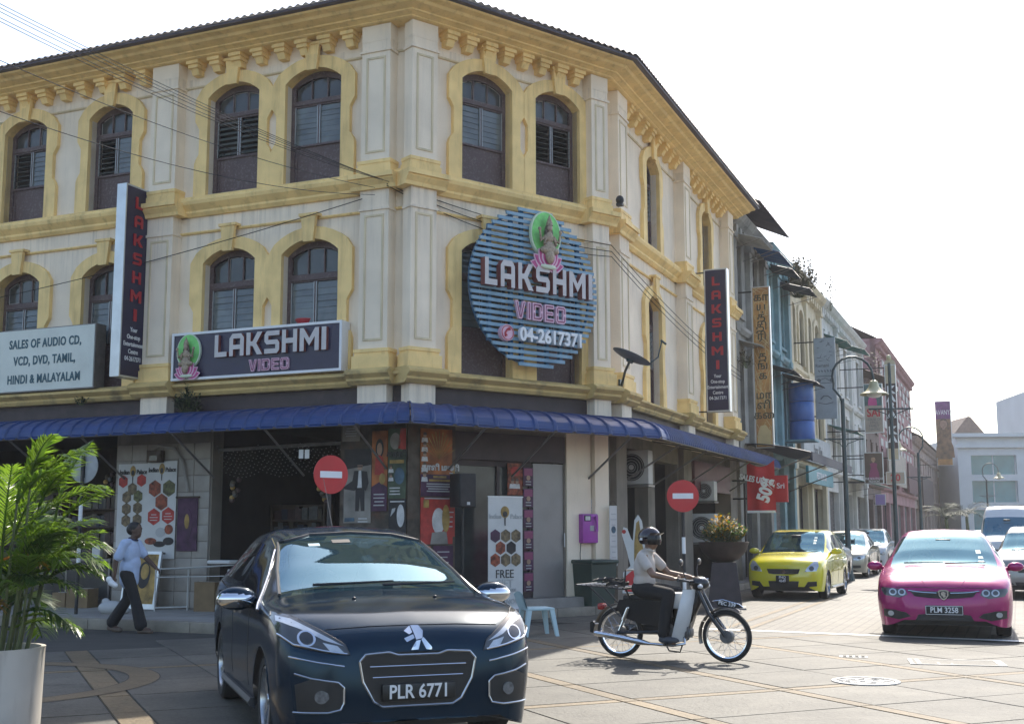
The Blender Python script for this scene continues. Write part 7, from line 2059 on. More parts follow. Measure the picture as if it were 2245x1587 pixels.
# ---- clutter at the shop fronts
defm('carton', (.20,.135,.07), .85, var=.15, vs=5)
rr = random.Random(21)
def hanging(k, u, z, out, label):
    F = FR(k, u, out, z); T = thing('hanging_goods', label, 'goods', F)
    mb = MB(); mb.tube([(0,0,0),(0,0,.35)], .003, 4); obj('string', mb, 'wood_dark', T)
    for i in range(9):
        mb = MB(); a = rr.uniform(0,6.28); mb.ell((.07*math.cos(a),.05*math.sin(a),-.04-.045*i), (.05,.04,.045), 8, 6); obj('packet', mb, ('pack1','pack3','pack4','pr_gold')[i % 4], T)
hanging('L', -3.55, 2.45, -.15, 'bunch of small packets hanging at the left of the dark shop entrance'); hanging('L', -1.75, 2.4, -.2, 'bunch of brown packets hanging right behind the left no entry sign'); hanging('L', -6.4, 2.6, -.1, 'bunch of packets hanging at the right end of the left shop'); hanging('L', -7.9, 2.6, -.1, 'bunch of packets hanging in the middle of the left shop')
def carton(k, u, out, z, w, d, h, label, rz=0.):
    F = FR(k, u, out, z, rz=rz); T = thing('carton', label, 'box', F)
    mb = MB(); mb.box(-w/2,w/2,-d/2,d/2,0,h); obj('box', mb, 'carton', T); mb = MB(); mb.box(-w/2-.001,w/2+.001,-.025,.025,h,h+.003); obj('tape', mb, 'paper', T)

carton('L', -6.5, .35, .13, .42, .36, .34, 'brown carton on the pavement at the right end of the left shop', .2); carton('L', -6.95, .3, .13, .36, .3, .26, 'low brown carton left of the taller one at the left shop', -.15)
carton('L', -3.7, .3, .13, .4, .34, .5, 'tall brown carton at the left side of the dark shop entrance', .1)
# white plastic sack by the walking man
mb = MB(); mb.ell((0,0,.10), (.22,.14,.12)); mb.ell((.14,0,.06), (.18,.13,.08)); mb.ell((-.1,.02,.2), (.07,.06,.06)); p = G(243,1345,.13)
tag(obj('sack', mb, 'pr_grey', m=TR(p.x, p.y, .13)), 'pale sack lying on the pavement behind the walking man', 'sack')
# extra bills pasted round the corner column
bills = [('L',-1.16,3.0,.34,.26,'pr_fog'),('L',-1.15,.75,.4,.5,'pr_food'),('L',-.62,.72,.3,.42,'pr_dark'),('L',-.28,.7,.3,.4,'pr_curry'),('C',.02,.75,.38,.5,'pr_curry'),('C',.45,.7,.4,.55,'pr_purple'),('C',.72,2.2,.16,.4,'pr_gold'),('C',.72,1.4,.16,.5,'pr_red')]
where = ['pale torn bill high above the dark suit poster','brown bill under the dark suit poster','dark bill under the flame poster','reddish bill under the black and white poster','reddish bill low on the left of the corner face','purple bill low on the corner face','narrow gold bill beside the sunburst poster','narrow red bill beside the red face poster']
for (k, u, z, w, h, m_), lb in zip(bills, where):
    F = FR(k, u, .147, z); T = thing('pasted_bill', lb, 'poster', F); mb = MB(); mb.box(0,w,0,.006,0,h); obj('sheet', mb, m_, T); textlines(T, F, w/2, h*.8, w*.7, 4, h*.16, 'pr_grey', -.002, .018)
# ================================================================== motorcycle, rider and walking man
defm('skin', (.10,.055,.036), .55, var=.12, vs=14)
defm('skin_light', (.22,.125,.08), .55, var=.12, vs=14)
defm('hair', (.008,.007,.007), .6, var=.2, vs=30)
defm('shirt_beige', (.50,.44,.385), .85, var=.10, vs=9, bump=.25, bs=18)
defm('shirt_blue', (.42,.50,.66), .85, var=.10, vs=9, bump=.25, bs=18)
defm('trousers', (.010,.010,.011), .85, var=.2, vs=9, bump=.3, bs=15)
defm('shoe_grey', (.06,.065,.075), .6, var=.2)
defm('sandal', (.11,.08,.06), .7, var=.2)
defm('helmet', (.010,.004,.008), .12, var=.05, coat=.8)
defm('visor', (.01,.01,.011), .1, spec=.35, var=0)
defm('moto_black', (.010,.010,.011), .3, var=.1, coat=.4)
defm('moto_white', (.62,.63,.63), .35, var=.06, vs=5, coat=.4)
defm('engine', (.16,.16,.16), .45, metal=.6, var=.2, vs=20)
defm('seat_vinyl', (.012,.012,.012), .55, var=.15)
defm('lens_red', (.35,.02,.02), .2, var=.05)
defm('lens_clear', (.55,.56,.58), .12, metal=.4, var=.1)

def remesh(mb, voxel, smooth=4, name='body'):
    me = mb.mesh('tmp')
    o = bpy.data.objects.new('tmp', me); COL.objects.link(o)
    m = o.modifiers.new('r', 'REMESH'); m.mode = 'VOXEL'; m.voxel_size = voxel; m.use_smooth_shade = True
    s = o.modifiers.new('s', 'SMOOTH'); s.factor = .5; s.iterations = smooth
    dg = bpy.context.evaluated_depsgraph_get(); dg.update()
    out = bpy.data.meshes.new_from_object(o.evaluated_get(dg))
    bpy.data.objects.remove(o); bpy.data.meshes.remove(me)
    for p in out.polygons: p.use_smooth = True
    out.name = name; out.materials.clear()
    return out
def limb(mb, pts, rs):
    for i in range(len(pts)-1): mb.cap(pts[i], pts[i+1], rs[i], rs[i+1], 12)
def hand(mb, wrist, d, side, curl=.5, s=1.):
    """palm and five fingers from wrist along direction d; side = direction of the thumb"""
    d = Vector(d).normalized(); side = Vector(side).normalized(); nrm = d.cross(side).normalized(); w = Vector(wrist)
    pc = w+d*.055*s
    for k in (-1,0,1): mb.cap(w+side*.012*k*s, pc+side*.022*k*s, .016*s, .015*s, 8)
    for k, (l, off) in enumerate(((.062,.031),(.072,.011),(.068,-.010),(.054,-.030))):
        p0 = pc+side*off*s+d*.008; p1 = p0+(d*math.cos(curl*.6)+nrm*math.sin(curl*.6))*l*.45*s; p2 = p1+(d*math.cos(curl*1.9)+nrm*math.sin(curl*1.9))*l*.5*s
        mb.cap(p0, p1, .0095*s, .009*s, 8); mb.cap(p1, p2, .009*s, .007*s, 8)
    t0 = w+d*.022*s+side*.022*s; t1 = t0+(d*.6+side*.75+nrm*.2).normalized()*.035*s; t2 = t1+(d*.85+side*.3+nrm*.4).normalized()*.028*s
    mb.cap(t0, t1, .012*s, .0105*s, 8); mb.cap(t1, t2, .0105*s, .008*s, 8)
def head(mb, c, f, s=1.):
    """head centred at c looking along +x rotated by f"""
    m = Matrix.Translation(c) @ Matrix.Rotation(f, 4, 'Z') @ Matrix.Scale(s, 4)
    h = MB(); h.ell((0,0,.015), (.098,.076,.112), 18, 12); h.ell((.025,0,-.045), (.068,.060,.070), 16, 10); h.ell((.045,0,-.085), (.035,.034,.030), 12, 8)
    h.ell((.096,0,-.012), (.020,.014,.024), 10, 8); h.cap((.082,0,.02), (.100,0,-.018), .010, .013, 8)
    for sy in (-1,1):
        h.ell((.0,sy*.076,-.005), (.020,.012,.032), 10, 8); h.ell((.078,sy*.030,.028), (.018,.024,.010), 10, 6)
    h.ell((.088,0,-.052), (.014,.024,.008), 10, 6); h.ell((.086,0,-.064), (.013,.020,.008), 10, 6)
    mb.add(h, m)
    return m

# ---------------------------------------------------------------- motorcycle, front towards +x
MF = TR(1.79, 14.17, 0, rz=R_(-28.3), s=.95)
MO = thing('motorcycle', 'small black step-through motorcycle with white leg shield and rear carrier crossing the junction', 'motorcycle', MF)
WB = .70; WR = .31
def moto_wheel(x, label=None):
    m = MF @ Matrix.Translation((x,0,WR))
    t = MB(); t.lathe([(WR-.055,-.022),(WR-.03,-.034),(WR-.008,-.024),(WR,0),(WR-.008,.024),(WR-.03,.034),(WR-.055,.022)], 44, axis='Y'); wh = obj('wheel', t, 'tyre', MO, m=m)
    r = MB(); r.lathe([(WR-.052,-.024),(WR-.066,-.02),(WR-.072,0),(WR-.066,.02),(WR-.052,.024)], 44, axis='Y'); obj('rim', r, 'chrome', wh, m=m)
    h = MB(); h.lathe([(0,-.05),(.075,-.05),(.085,-.03),(.085,.03),(.075,.05),(0,.05)], 24, axis='Y'); h.lathe([(0,-.075),(.015,-.075),(.015,-.05)], 10, axis='Y'); obj('hub', h, 'engine', wh, m=m)
    for k in range(30):
        a = 2*PI*k/30; a2 = a+(.55 if k % 2 else -.55); sy = .035 if k % 4 < 2 else -.035
        s_ = MB(); s_.tube([(.08*math.cos(a2),sy,.08*math.sin(a2)),((WR-.066)*math.cos(a),0,(WR-.066)*math.sin(a))], .0022, 4, cap=False); obj('spoke', s_, 'chrome', wh, m=m)
moto_wheel(-WB); moto_wheel(WB)
def mp(name, mb, mat): return obj(name, mb, mat, MO)
# frame and body
mb = MB(); mb.tube([(-.62,0,.66),(-.35,0,.62),(-.12,0,.48),(.05,0,.42),(.22,0,.52),(.34,0,.74),(.36,0,.84)], [.06,.085,.09,.085,.07,.06,.05], 10); mp('frame', mb, 'moto_black')
mb = MB(); mb.prism([(-.70,.62),(-.62,.50),(-.36,.43),(-.12,.40),(.0,.44),(-.02,.58),(-.10,.71),(-.66,.72)], -.11, .11); mp('side_cover', mb, 'moto_black')
mb = MB(); mb.rbox(-.62,.02,-.11,.11,.70,.78,.03); mp('seat', mb, 'seat_vinyl')
# rear mudguard
def fender(cx, a0, a1, r, w, mat, name, n=14):
    m_ = MB(); m_.grid(lambda i, j: (cx+(r-.02*(2*j-1)**2)*math.cos(R_(a0+(a1-a0)*i)), -w/2+w*j, WR+(r-.02*(2*j-1)**2)*math.sin(R_(a0+(a1-a0)*i))), n, 6)
    b2 = MB(); b2.v = [(x,y,z-.004) for x,y,z in m_.v]; b2.f = [f[::-1] for f in m_.f]; b2.fm = m_.fm; b2.fs = m_.fs; m_.add(b2); return mp(name, m_, mat)
fender(-WB, 40, 175, WR+.05, .13, 'moto_black', 'rear_mudguard')
mb = MB(); mb.prism([(-1.09,.30),(-1.05,.29),(-1.02,.40),(-1.05,.44),(-1.09,.42)], -.06, .06); mp('mud_flap', mb, 'moto_black')
fender(WB, 60, 150, WR+.045, .12, 'moto_black', 'front_mudguard')
fender(WB, 152, 196, WR+.05, .12, 'moto_black', 'front_mudguard')
mb = MB(); mb.prism([(.56,.715),(.66,.735),(.86,.685),(.90,.655),(.84,.645),(.60,.665)][::-1], -.006, .006)
m_ = obj('number_blade', mb, 'plate_black', MO); mb = MB(); mb.tube([(.52,0,.72),(.66,0,.742),(.86,0,.692),(.91,0,.655)], .008, 6); obj('blade_rim', mb, 'chrome', m_)
write('PEC 339', .062, 'plate_white', m_, MF @ Matrix.Translation((.71,-.0085,.692)) @ Matrix.Rotation(R_(9),4,'Y'), bold=.0012, extrude=.001)
# forks
for sy in (-1,1):
    mb = MB(); mb.tube([(WB,sy*.075,WR),(WB-.03,sy*.078,WR+.05),(.50,sy*.075,.58),(.37,sy*.06,.84)], [.018,.022,.026,.024], 10); mp('fork_leg', mb, 'moto_black')
    mb = MB(); mb.tube([(-.52,sy*.13,.63),(-.66,sy*.12,.34)], .016, 8); mb.tube([(-.53,sy*.13,.62),(-.60,sy*.125,.47)], .028, 10); mp('rear_shock', mb, 'chrome')
    mb = MB(); mb.tube([(-WB,sy*.09,WR),(-.1,sy*.09,.34)], .02, 8); mp('swing_arm', mb, 'moto_black')
# leg shield: white, curved
for sy in (-1,1):
    mb = MB()
    def ls(i, j):
        z = .23+.63*i; x = .16+.17*i+.03*math.sin(PI*i)-.02*j; y = sy*(.05+.17*j*(.65+.5*math.sin(PI*min(1,i*1.05))))
        return (x-.10*j*j, y, z)
    mb.grid(ls, 12, 6); b2 = MB(); b2.v = [(x-.006,y,z) for x,y,z in mb.v]; b2.f = [f[::-1] for f in mb.f]; b2.fm = mb.fm; b2.fs = mb.fs; mb.add(b2); mp('leg_shield', mb, 'moto_white')
mb = MB(); mb.grid(lambda i, j: (.20+.155*i+.03*math.sin(PI*i), -.05+.1*j, .28+.58*i), 10, 2); mp('front_cover', mb, 'moto_black')
# engine and exhaust
mb = MB(); mb.lathe([(0,-.12),(.09,-.12),(.115,-.09),(.115,.09),(.09,.12),(0,.12)], 24, axis='Y', c=(-.02,0,.33)); mb.rbox(.05,.26,-.07,.07,.29,.39,.02)
mb.rbox(-.14,.10,-.115,.115,.22,.36,.03); mp('engine', mb, 'engine')
for i in range(6):
    mb = MB(); mb.rbox(.07+.03*i,.085+.03*i,-.085,.085,.275,.41,.004); mp('cooling_fin', mb, 'engine')
mb = MB(); mb.tube([(.18,-.06,.28),(.20,-.10,.21),(.05,-.125,.185),(-.25,-.135,.195)], .018, 10); mb.tube([(-.25,-.135,.195),(-.35,-.14,.21),(-.60,-.145,.25),(-.98,-.15,.30)], [.02,.036,.040,.034], 14); mp('exhaust', mb, 'chrome')
mb = MB(); mb.tube([(-.05,-.11,.20),(.0,-.12,.12),(.14,-.12,.11),(.17,-.12,.19)], .010, 8); mp('side_stand', mb, 'moto_black')
mb = MB(); mb.tube([(.0,-.26,.205),(.0,.26,.205)], .012, 8); mb.tube([(.0,-.26,.205),(.0,-.17,.205)], .022, 8); mp('foot_peg', mb, 'seat_vinyl')
mb = MB(); mb.rbox(-.68,-.12,.07,.11,.29,.41,.03); mp('chain_case', mb, 'moto_black')
# head: handlebar, headlamp, mirrors
mb = MB(); mb.ell((.36,0,.93), (.13,.10,.085)); mp('headlamp_nacelle', mb, 'moto_black')
mb = MB(); mb.lathe([(.0,.10),(.05,.095),(.078,.07),(.082,.05)], 20, axis='X', c=(.36,0,.93)); mp('headlamp_lens', mb, 'lens_clear')
mb = MB(); mb.tube([(.22,-.36,.985),(.28,-.20,.965),(.34,0,.95),(.28,.20,.965),(.22,.36,.985)], .016, 10); mp('handlebar', mb, 'moto_black')
for sy in (-1,1):
    mb = MB(); mb.tube([(.22,sy*.36,.985),(.25,sy*.26,.975)], .021, 10); mp('grip', mb, 'seat_vinyl')
    mb = MB(); mb.tube([(.27,sy*.2,.98),(.24,sy*.25,1.10),(.25,sy*.30,1.18)], .007, 8); mb.ell((.25,sy*.32,1.19), (.018,.062,.042)); mp('mirror', mb, 'moto_black')
    mb = MB(); mb.ell((.42,sy*.13,.90), (.035,.03,.028)); mp('indicator', mb, 'lens_clear')
    mb = MB(); mb.tube([(.30,sy*.18,.975),(.36,sy*.34,.975)], .006, 6); mp('lever', mb, 'chrome')
mb = MB(); mb.rbox(-.99,-.90,-.06,.06,.58,.66,.02); mp('tail_lamp', mb, 'lens_red')
# rear carrier: long lattice platform
mb = MB()
for y in (-.30,-.18,-.06,.06,.18,.30): mb.tube([(-1.16,y,.895),(-.52,y,.86)], .008, 6)
for i in range(10): mb.tube([(-1.16+.0711*i,-.30,.899-.0039*i),(-1.16+.0711*i,.30,.899-.0039*i)], .007, 6)
mb.tube([(-1.16,-.31,.895),(-1.16,.31,.895)], .014, 8); mb.tube([(-.52,-.31,.86),(-.52,.31,.86)], .014, 8)
mp('carrier', mb, 'moto_black')
for sy in (-1,1):
    mb = MB(); mb.tube([(-1.04,sy*.2,.885),(-.62,sy*.14,.50)], .010, 8); mp('carrier_stay', mb, 'moto_black')
    mb = MB(); mb.tube([(-.54,sy*.18,.86),(-.50,sy*.14,.72)], .012, 8); mp('carrier_stay', mb, 'moto_black')
mb = MB(); mb.tube([(-.55,-.2,.87),(-.53,-.2,1.08),(-.53,.2,1.08),(-.55,.2,.87)], .012, 8); mp('carrier_hoop', mb, 'moto_black')
# bundle of straps on the carrier
mb = MB(); rr = random.Random(6)
for i in range(7):
    cx_, cz_ = -.80+rr.uniform(-.12,.12), .90+.012*i
    mb.tube([(cx_+(.13+.02*rr.random())*math.cos(a*.7), .12*math.sin(a*.7), cz_+.01*math.sin(a*2.1)) for a in range(10)], .010, 6)
tag(obj('strap_bundle', mb, 'seat_vinyl', m=MF), 'coiled black straps lying on the motorcycle carrier', 'straps')
# package hung between the rider's knees
mb = MB(); mb.rbox(-.02,.22,-.13,.13,.62,.82,.04); tag(obj('shopping_bag', mb, 'paper', m=MF), 'pale bag hung behind the leg shield of the motorcycle', 'bag')

# ---------------------------------------------------------------- rider
RD = thing('person', 'motorcyclist in beige short sleeved shirt, black trousers and dark helmet riding to the right', 'person', MF @ Matrix.Translation((0,0,.0)))
hipz = .86; 
sk = MB()
hm = head(sk, (-.27,0,1.455), R_(0))
sk.cap((-.30,0,1.30), (-.285,0,1.40), .055, .052)
sk.ell((-.35,0,1.12), (.11,.165,.22)); sk.ell((-.36,0,.92), (.12,.155,.13)); sk.cap((-.33,-.14,1.25), (-.33,.14,1.25), .06, .06)
for sy in (-1,1):
    sh_, el, wr_ = (-.32,sy*.185,1.245), (-.14,sy*.265,1.04), (.135,sy*.30,.995)
    limb(sk, [sh_, el, wr_], [.052,.042,.028])
    hand(sk, wr_, (.85,0,-.05), (0,-sy,.25), curl=1.1)
    hp, kn, an_ = (-.36,sy*.095,.845), (.02,sy*.15,.80), (-.06,sy*.17,.30)
    limb(sk, [hp, kn, an_], [.085,.062,.042]); sk.cap((-.06,sy*.17,.27), (.08,sy*.18,.235), .04, .035)
obj('body', remesh(sk, .009, 3), 'skin_light', RD)
st = MB()
st.ell((-.35,0,1.12), (.122,.18,.23)); st.ell((-.36,0,.95), (.135,.17,.14)); st.cap((-.335,-.14,1.26), (-.335,.14,1.26), .062, .062); st.ell((-.41,0,1.10), (.075,.15,.18)); st.cap((-.30,0,1.30), (-.29,0,1.335), .062, .058)
for sy in (-1,1): limb(st, [(-.32,sy*.185,1.25), (-.22,sy*.232,1.13)], [.064,.066]); 
obj('shirt', remesh(st, .012, 4, 'shirt'), 'shirt_beige', RD)
cl = MB(); cl.tube([(-.285+.062*math.cos(a), .062*math.sin(a), 1.335+.02*math.cos(a)*-1) for a in [2*PI*k/16 for k in range(16)]], .012, 6, close=True); obj('collar', cl, 'shirt_beige', RD)
tr = MB(); tr.ell((-.37,0,.86), (.155,.18,.12))
for sy in (-1,1): limb(tr, [(-.36,sy*.095,.845), (.02,sy*.15,.80), (-.055,sy*.17,.33)], [.105,.083,.072])
obj('trousers', remesh(tr, .013, 4, 'trousers'), 'trousers', RD)
for sy in (-1,1):
    so = MB(); so.ell((.02,sy*.178,.25), (.14,.05,.045)); so.cap((-.06,sy*.172,.29), (-.06,sy*.172,.26), .05, .05); obj('shoe', remesh(so, .01, 2, 'shoe'), 'shoe_grey', RD)
hl_ = MB(); hl_.ell((0,0,0), (.145,.125,.135), 28, 18); hl_.v = [(x-.01, y, max(z,-.085 if x < .05 else .02)) for x, y, z in hl_.v]; hs = obj('helmet', hl_, 'helmet', RD, m=MF @ Matrix.Translation((-.275,0,1.49)))
vz = MB(); vz.grid(lambda i, j: (.125*math.cos(R_(-75+150*i))+.012+.05*(1-j)*math.cos(R_(-75+150*i)), .125*math.sin(R_(-75+150*i)), .055-.03*j), 16, 3); obj('helmet_peak', vz, 'helmet', hs, m=MF @ Matrix.Translation((-.275,0,1.49)))
vz = MB(); vz.grid(lambda i, j: ((.138+.012*math.sin(PI*j))*math.cos(R_(-80+160*i))-.005, (.128+.01*math.sin(PI*j))*math.sin(R_(-80+160*i)), .03-.12*j), 20, 6); obj('visor', vz, 'visor', hs, m=MF @ Matrix.Translation((-.275,0,1.49)))
sb_ = MB()
for sy in (-1,1): sb_.grid(lambda i, j: (-.13*math.cos(R_(10+60*i))-.01, sy*(.128*math.sin(R_(10+60*i))+.003), -.035+.03*j), 8, 1)
obj('helmet_stripe', sb_, 'plain_white', hs, m=MF @ Matrix.Translation((-.275,0,1.49)))

# ---------------------------------------------------------------- walking man
PF = TR(-5.92, 18.25, 0, rz=R_(-8))
PM = thing('person', 'man in pale blue short sleeved shirt and black trousers walking along the kerb', 'person', PF)
sk = MB()
hm2 = head(sk, (.075,0,1.515), R_(-14))
sk.cap((.03,0,1.36), (.06,0,1.44), .055, .052)
sk.ell((.01,0,1.19), (.115,.165,.21)); sk.ell((0,0,.96), (.125,.16,.15)); sk.cap((.01,-.14,1.33), (.01,.14,1.33), .055, .055)
limb(sk, [(-.01,-.185,1.32), (-.11,-.235,1.06), (-.13,-.235,.83)], [.05,.042,.03]); hand(sk, (-.13,-.235,.83), (-.1,.05,-1), (1,0,0), curl=.9)
limb(sk, [(.03,.175,1.32), (.17,.20,1.09), (.36,.13,.95)], [.05,.042,.03]); hand(sk, (.36,.13,.95), (.8,-.2,-.55), (.2,-.9,.3), curl=.5)
limb(sk, [(0,-.085,.88), (.15,-.09,.49), (.27,-.10,.10)], [.085,.06,.042]); sk.cap((.27,-.10,.055), (.40,-.11,.04), .042, .032)
limb(sk, [(0,.085,.88), (-.06,.09,.48), (-.30,.10,.12)], [.085,.06,.042]); sk.cap((-.31,.10,.07), (-.19,.10,.035), .04, .032)
obj('body', remesh(sk, .009, 3), 'skin', PM)
hr = MB(); hr.ell((.052,0,1.562), (.107,.089,.090)); hr.ell((.012,0,1.53), (.084,.086,.088)); hr.v = [(x,y,z) for x,y,z in hr.v]; hr2 = remesh(hr, .01, 2, 'hair'); obj('hair', hr2, 'hair', PM)
st = MB(); st.ell((.01,0,1.18), (.128,.185,.22)); st.ell((0,0,.96), (.14,.175,.16)); st.cap((0,0,.77), (0,0,.98), .145, .15); st.cap((.01,-.14,1.335), (.01,.14,1.335), .06, .06); st.ell((.06,0,1.02), (.10,.14,.14))
limb(st, [(-.01,-.185,1.325), (-.08,-.222,1.12)], [.066,.07]); limb(st, [(.03,.175,1.325), (.125,.195,1.15)], [.064,.068])
obj('shirt', remesh(st, .012, 4, 'shirt'), 'shirt_blue', PM)
cl = MB(); cl.tube([(.04+.064*math.cos(a), .062*math.sin(a), 1.385-.02*math.cos(a)) for a in [2*PI*k/16 for k in range(16)]], .013, 6, close=True); obj('collar', cl, 'navy', PM)
tr = MB(); tr.ell((0,0,.86), (.14,.165,.13)); limb(tr, [(0,-.085,.86), (.15,-.09,.49), (.26,-.10,.11)], [.105,.08,.095]); limb(tr, [(0,.085,.86), (-.06,.09,.48), (-.29,.10,.14)], [.105,.08,.092])
obj('trousers', remesh(tr, .013, 4, 'trousers'), 'trousers', PM)
for (a, b) in (((.24,-.10,.022),(.42,-.11,.022)), ((-.34,.10,.05),(-.17,.10,.02))):
    so = MB(); so.cap(a, b, .038, .042); so.v = [(x,y,min(z,.035 if x > 0 else z)) for x,y,z in so.v]; obj('sandal', so, 'sandal', PM)
bg_ = MB(); bg_.cap((-.16,-.25,.74), (-.10,-.24,.70), .05, .04); bg_.ell((-.19,-.26,.79), (.05,.04,.05)); tag(obj('paper_bundle', remesh(bg_, .012, 2, 'paper_bundle'), 'plain_white', m=PF), 'crumpled white bundle held in the walking man\'s hand', 'bundle')
# ================================================================== plants
defm('palm_leaf', (.075,.135,.02), .36, var=.4, vs=5, spec=.7, leaf=.5)
defm('palm_leaf_dark', (.03,.07,.015), .45, var=.45, vs=6, leaf=.35)
defm('palm_leaf_yellow', (.26,.15,.03), .5, var=.4, vs=5, leaf=.4)
defm('palm_stem', (.10,.12,.045), .6, var=.3, vs=8)
defm('leaf_green', (.035,.075,.015), .5, var=.4, vs=12, leaf=.4)
defm('leaf_yellow', (.30,.17,.006), .55, var=.35, vs=12, leaf=.4)
defm('pot_white', (.56,.52,.46), .75, var=.1, vs=3, dirt=.45, dcol=(.2,.15,.1), ds=2.5, streak=1)
defm('soil', (.03,.022,.015), .95, var=.3)
def frond(length, droop, nleaf, lw, rnd, lift=0.):
    """arching frond along +x from the origin, returns MB"""
    mb = MB(); pts = []
    n = 12
    for i in range(n+1):
        t = i/n; pts.append(Vector((length*(t-.12*t*t*droop), 0, length*(.62*t-.75*droop*t*t)+lift*t)))
    mb.tube(pts, [.010*(1-.75*i/n)+.0015 for i in range(n+1)], 5)
    for k in range(nleaf):
        t = .16+.82*k/nleaf; f = t*n; i = min(int(f), n-1); p = pts[i].lerp(pts[i+1], f-i); d = (pts[i+1]-pts[i]).normalized()
        L_ = lw*length*(math.sin(PI*min(1,(t*.86+.14)))**.7)*rnd.uniform(.8,1.1)
        for sy in (-1, 1):
            sd = Vector((0,sy,0)); up = d.cross(sd)*sy
            dr = (d*rnd.uniform(.55,.8)+sd*rnd.uniform(.65,.9)+Vector((0,0,1))*rnd.uniform(-.02,.28)).normalized()
            w = .0095*rnd.uniform(.8,1.2)
            side = dr.cross(Vector((0,0,1))).normalized()*w
            a = p+dr*L_*.5+Vector((0,0,.0)); b = p+dr*L_+Vector((0,0,-L_*rnd.uniform(.15,.45)))
            mb._a([p-side*.4, p+side*.4, a+side, b, a-side], [(0,1,2,4),(4,2,3)], False)
    return mb
pp = G(22,1600); PPx, PPy = -4.06, 9.35
PT = thing('potted_palm', 'bushy areca palm growing in a tall white round pot at the left edge', 'potted plant', TR(PPx, PPy, 0))
PH = .62
mb = MB(); mb.lathe([(0,0),(.34,0),(.365,.02),(.375,PH-.02),(.38,PH),(.345,PH),(.34,PH-.06)], 48); obj('pot', mb, 'pot_white', PT)
mb = MB(); mb.lathe([(0,PH-.07),(.341,PH-.07)], 32); obj('soil', mb, 'soil', PT)
rnd = random.Random(11)
def add_frond(base, az, tilt, length, droop, nleaf, lw, mat):
    f = frond(length, droop, nleaf, lw, rnd)
    m = TR(PPx, PPy, 0) @ Matrix.Translation(base) @ Matrix.Rotation(az, 4, 'Z') @ Matrix.Rotation(-tilt, 4, 'Y')
    obj('frond', f, mat if mat != 'palm_leaf' or rnd.random() < .75 else 'palm_leaf_dark', PT, m=m)
for i in range(27):
    a = rnd.uniform(0, 6.28); r = .25*math.sqrt(rnd.random()); h = rnd.uniform(.45,1.38)
    b0 = Vector((r*math.cos(a), r*math.sin(a), PH-.07)); b1 = b0+Vector((.16*math.cos(a)*h, .16*math.sin(a)*h, h))
    s_ = MB(); s_.tube([b0, (b0+b1)/2+Vector((rnd.uniform(-.02,.02),rnd.uniform(-.02,.02),0)), b1], [.013,.011,.008], 6); obj('stem', s_, 'palm_stem', PT)
    for k in range(2): add_frond(tuple(b1), a+rnd.uniform(-.9,.9), rnd.uniform(.2,1.0), rnd.uniform(.45,.75), rnd.uniform(.45,.95), 26, rnd.uniform(.36,.5), 'palm_leaf')
for i in range(34):
    a = rnd.uniform(0, 6.28); r = .2*math.sqrt(rnd.random()); h = rnd.uniform(.05,.8)
    add_frond((r*math.cos(a)*1.3, r*math.sin(a)*1.3, PH+h), a+rnd.uniform(-.5,.5), rnd.uniform(-.2,.5), rnd.uniform(.35,.6), rnd.uniform(.6,1.1), 20, rnd.uniform(.4,.55), 'palm_leaf')
# long fronds that show against the shop
for az, tilt, L_, dr, z in ((.15,.35,.85,.55,1.42),(.05,.05,.8,.75,1.15),(-.25,.75,.8,.45,1.35),(-.5,.5,.8,.6,1.05),(2.2,.9,.7,.4,1.3),(.25,-.1,.6,.8,.75),(-.9,1.0,.75,.3,1.25),(3.0,.8,.8,.5,1.3)):
    add_frond((.1*math.cos(az), .1*math.sin(az), z), az, tilt, L_, dr, 30, .42, 'palm_leaf')
for az, tilt, L_, dr, z in ((-1.3,.1,.5,.9,.55),(-1.9,.2,.5,.9,.5),(.1,-.1,.45,.9,.95)): add_frond((0,0,PH+z-.3), az, tilt, L_, dr, 22, .42, 'palm_leaf_yellow')

def leaf_bush(parent, m, n, rx, rz, mats, seed, size=.06, z0=.0, name='foliage', per=None):
    """upright twigs with leaf-sized faces"""
    rn = random.Random(seed); fol = MB(); tw = MB()
    for i in range(n):
        a = rn.uniform(0,6.28); ph = rn.random()**.6; r = rx*ph; h = rz*(1-.55*ph*ph)*rn.uniform(.55,1.05)
        tip = Vector((r*math.cos(a), r*math.sin(a), z0+h)); base_ = Vector((tip.x*.15, tip.y*.15, z0))
        mid = (tip+base_)/2+Vector((tip.x*.2,tip.y*.2,.0))
        tw.tube([base_, mid, tip], [.007,.005,.003], 4)
        for k in range(9):
            t = .35+.65*k/8; p = base_.lerp(mid, t*2) if t < .5 else mid.lerp(tip, t*2-1)
            b = rn.uniform(0,6.28); d = Vector((math.cos(b), math.sin(b), rn.uniform(-.1,.9))).normalized(); s = size*rn.uniform(.6,1.3)
            sd = d.cross(Vector((0,0,1))).normalized()*s*.22
            fol.mi = (1 if rn.random() < .30+.35*(1 if h > rz*.55 and ph < .6 else 0) else 0) if len(mats) > 1 else 0
            fol._a([p, p+d*s*.5+sd, p+d*s, p+d*s*.5-sd], [(0,1,2,3)], False)
    obj(name, fol, mats, parent, m=m); obj('twigs', tw, 'palm_stem', parent, m=m)
PB = thing('bush', 'bushy shrub with yellow and green leaves growing in the dark bowl planter', 'shrub', W[PLT.name] @ Matrix.Translation((0,0,1.2)))
leaf_bush(PB, W[PB.name], 260, .46, .60, ['leaf_green','leaf_yellow'], 5, .08)
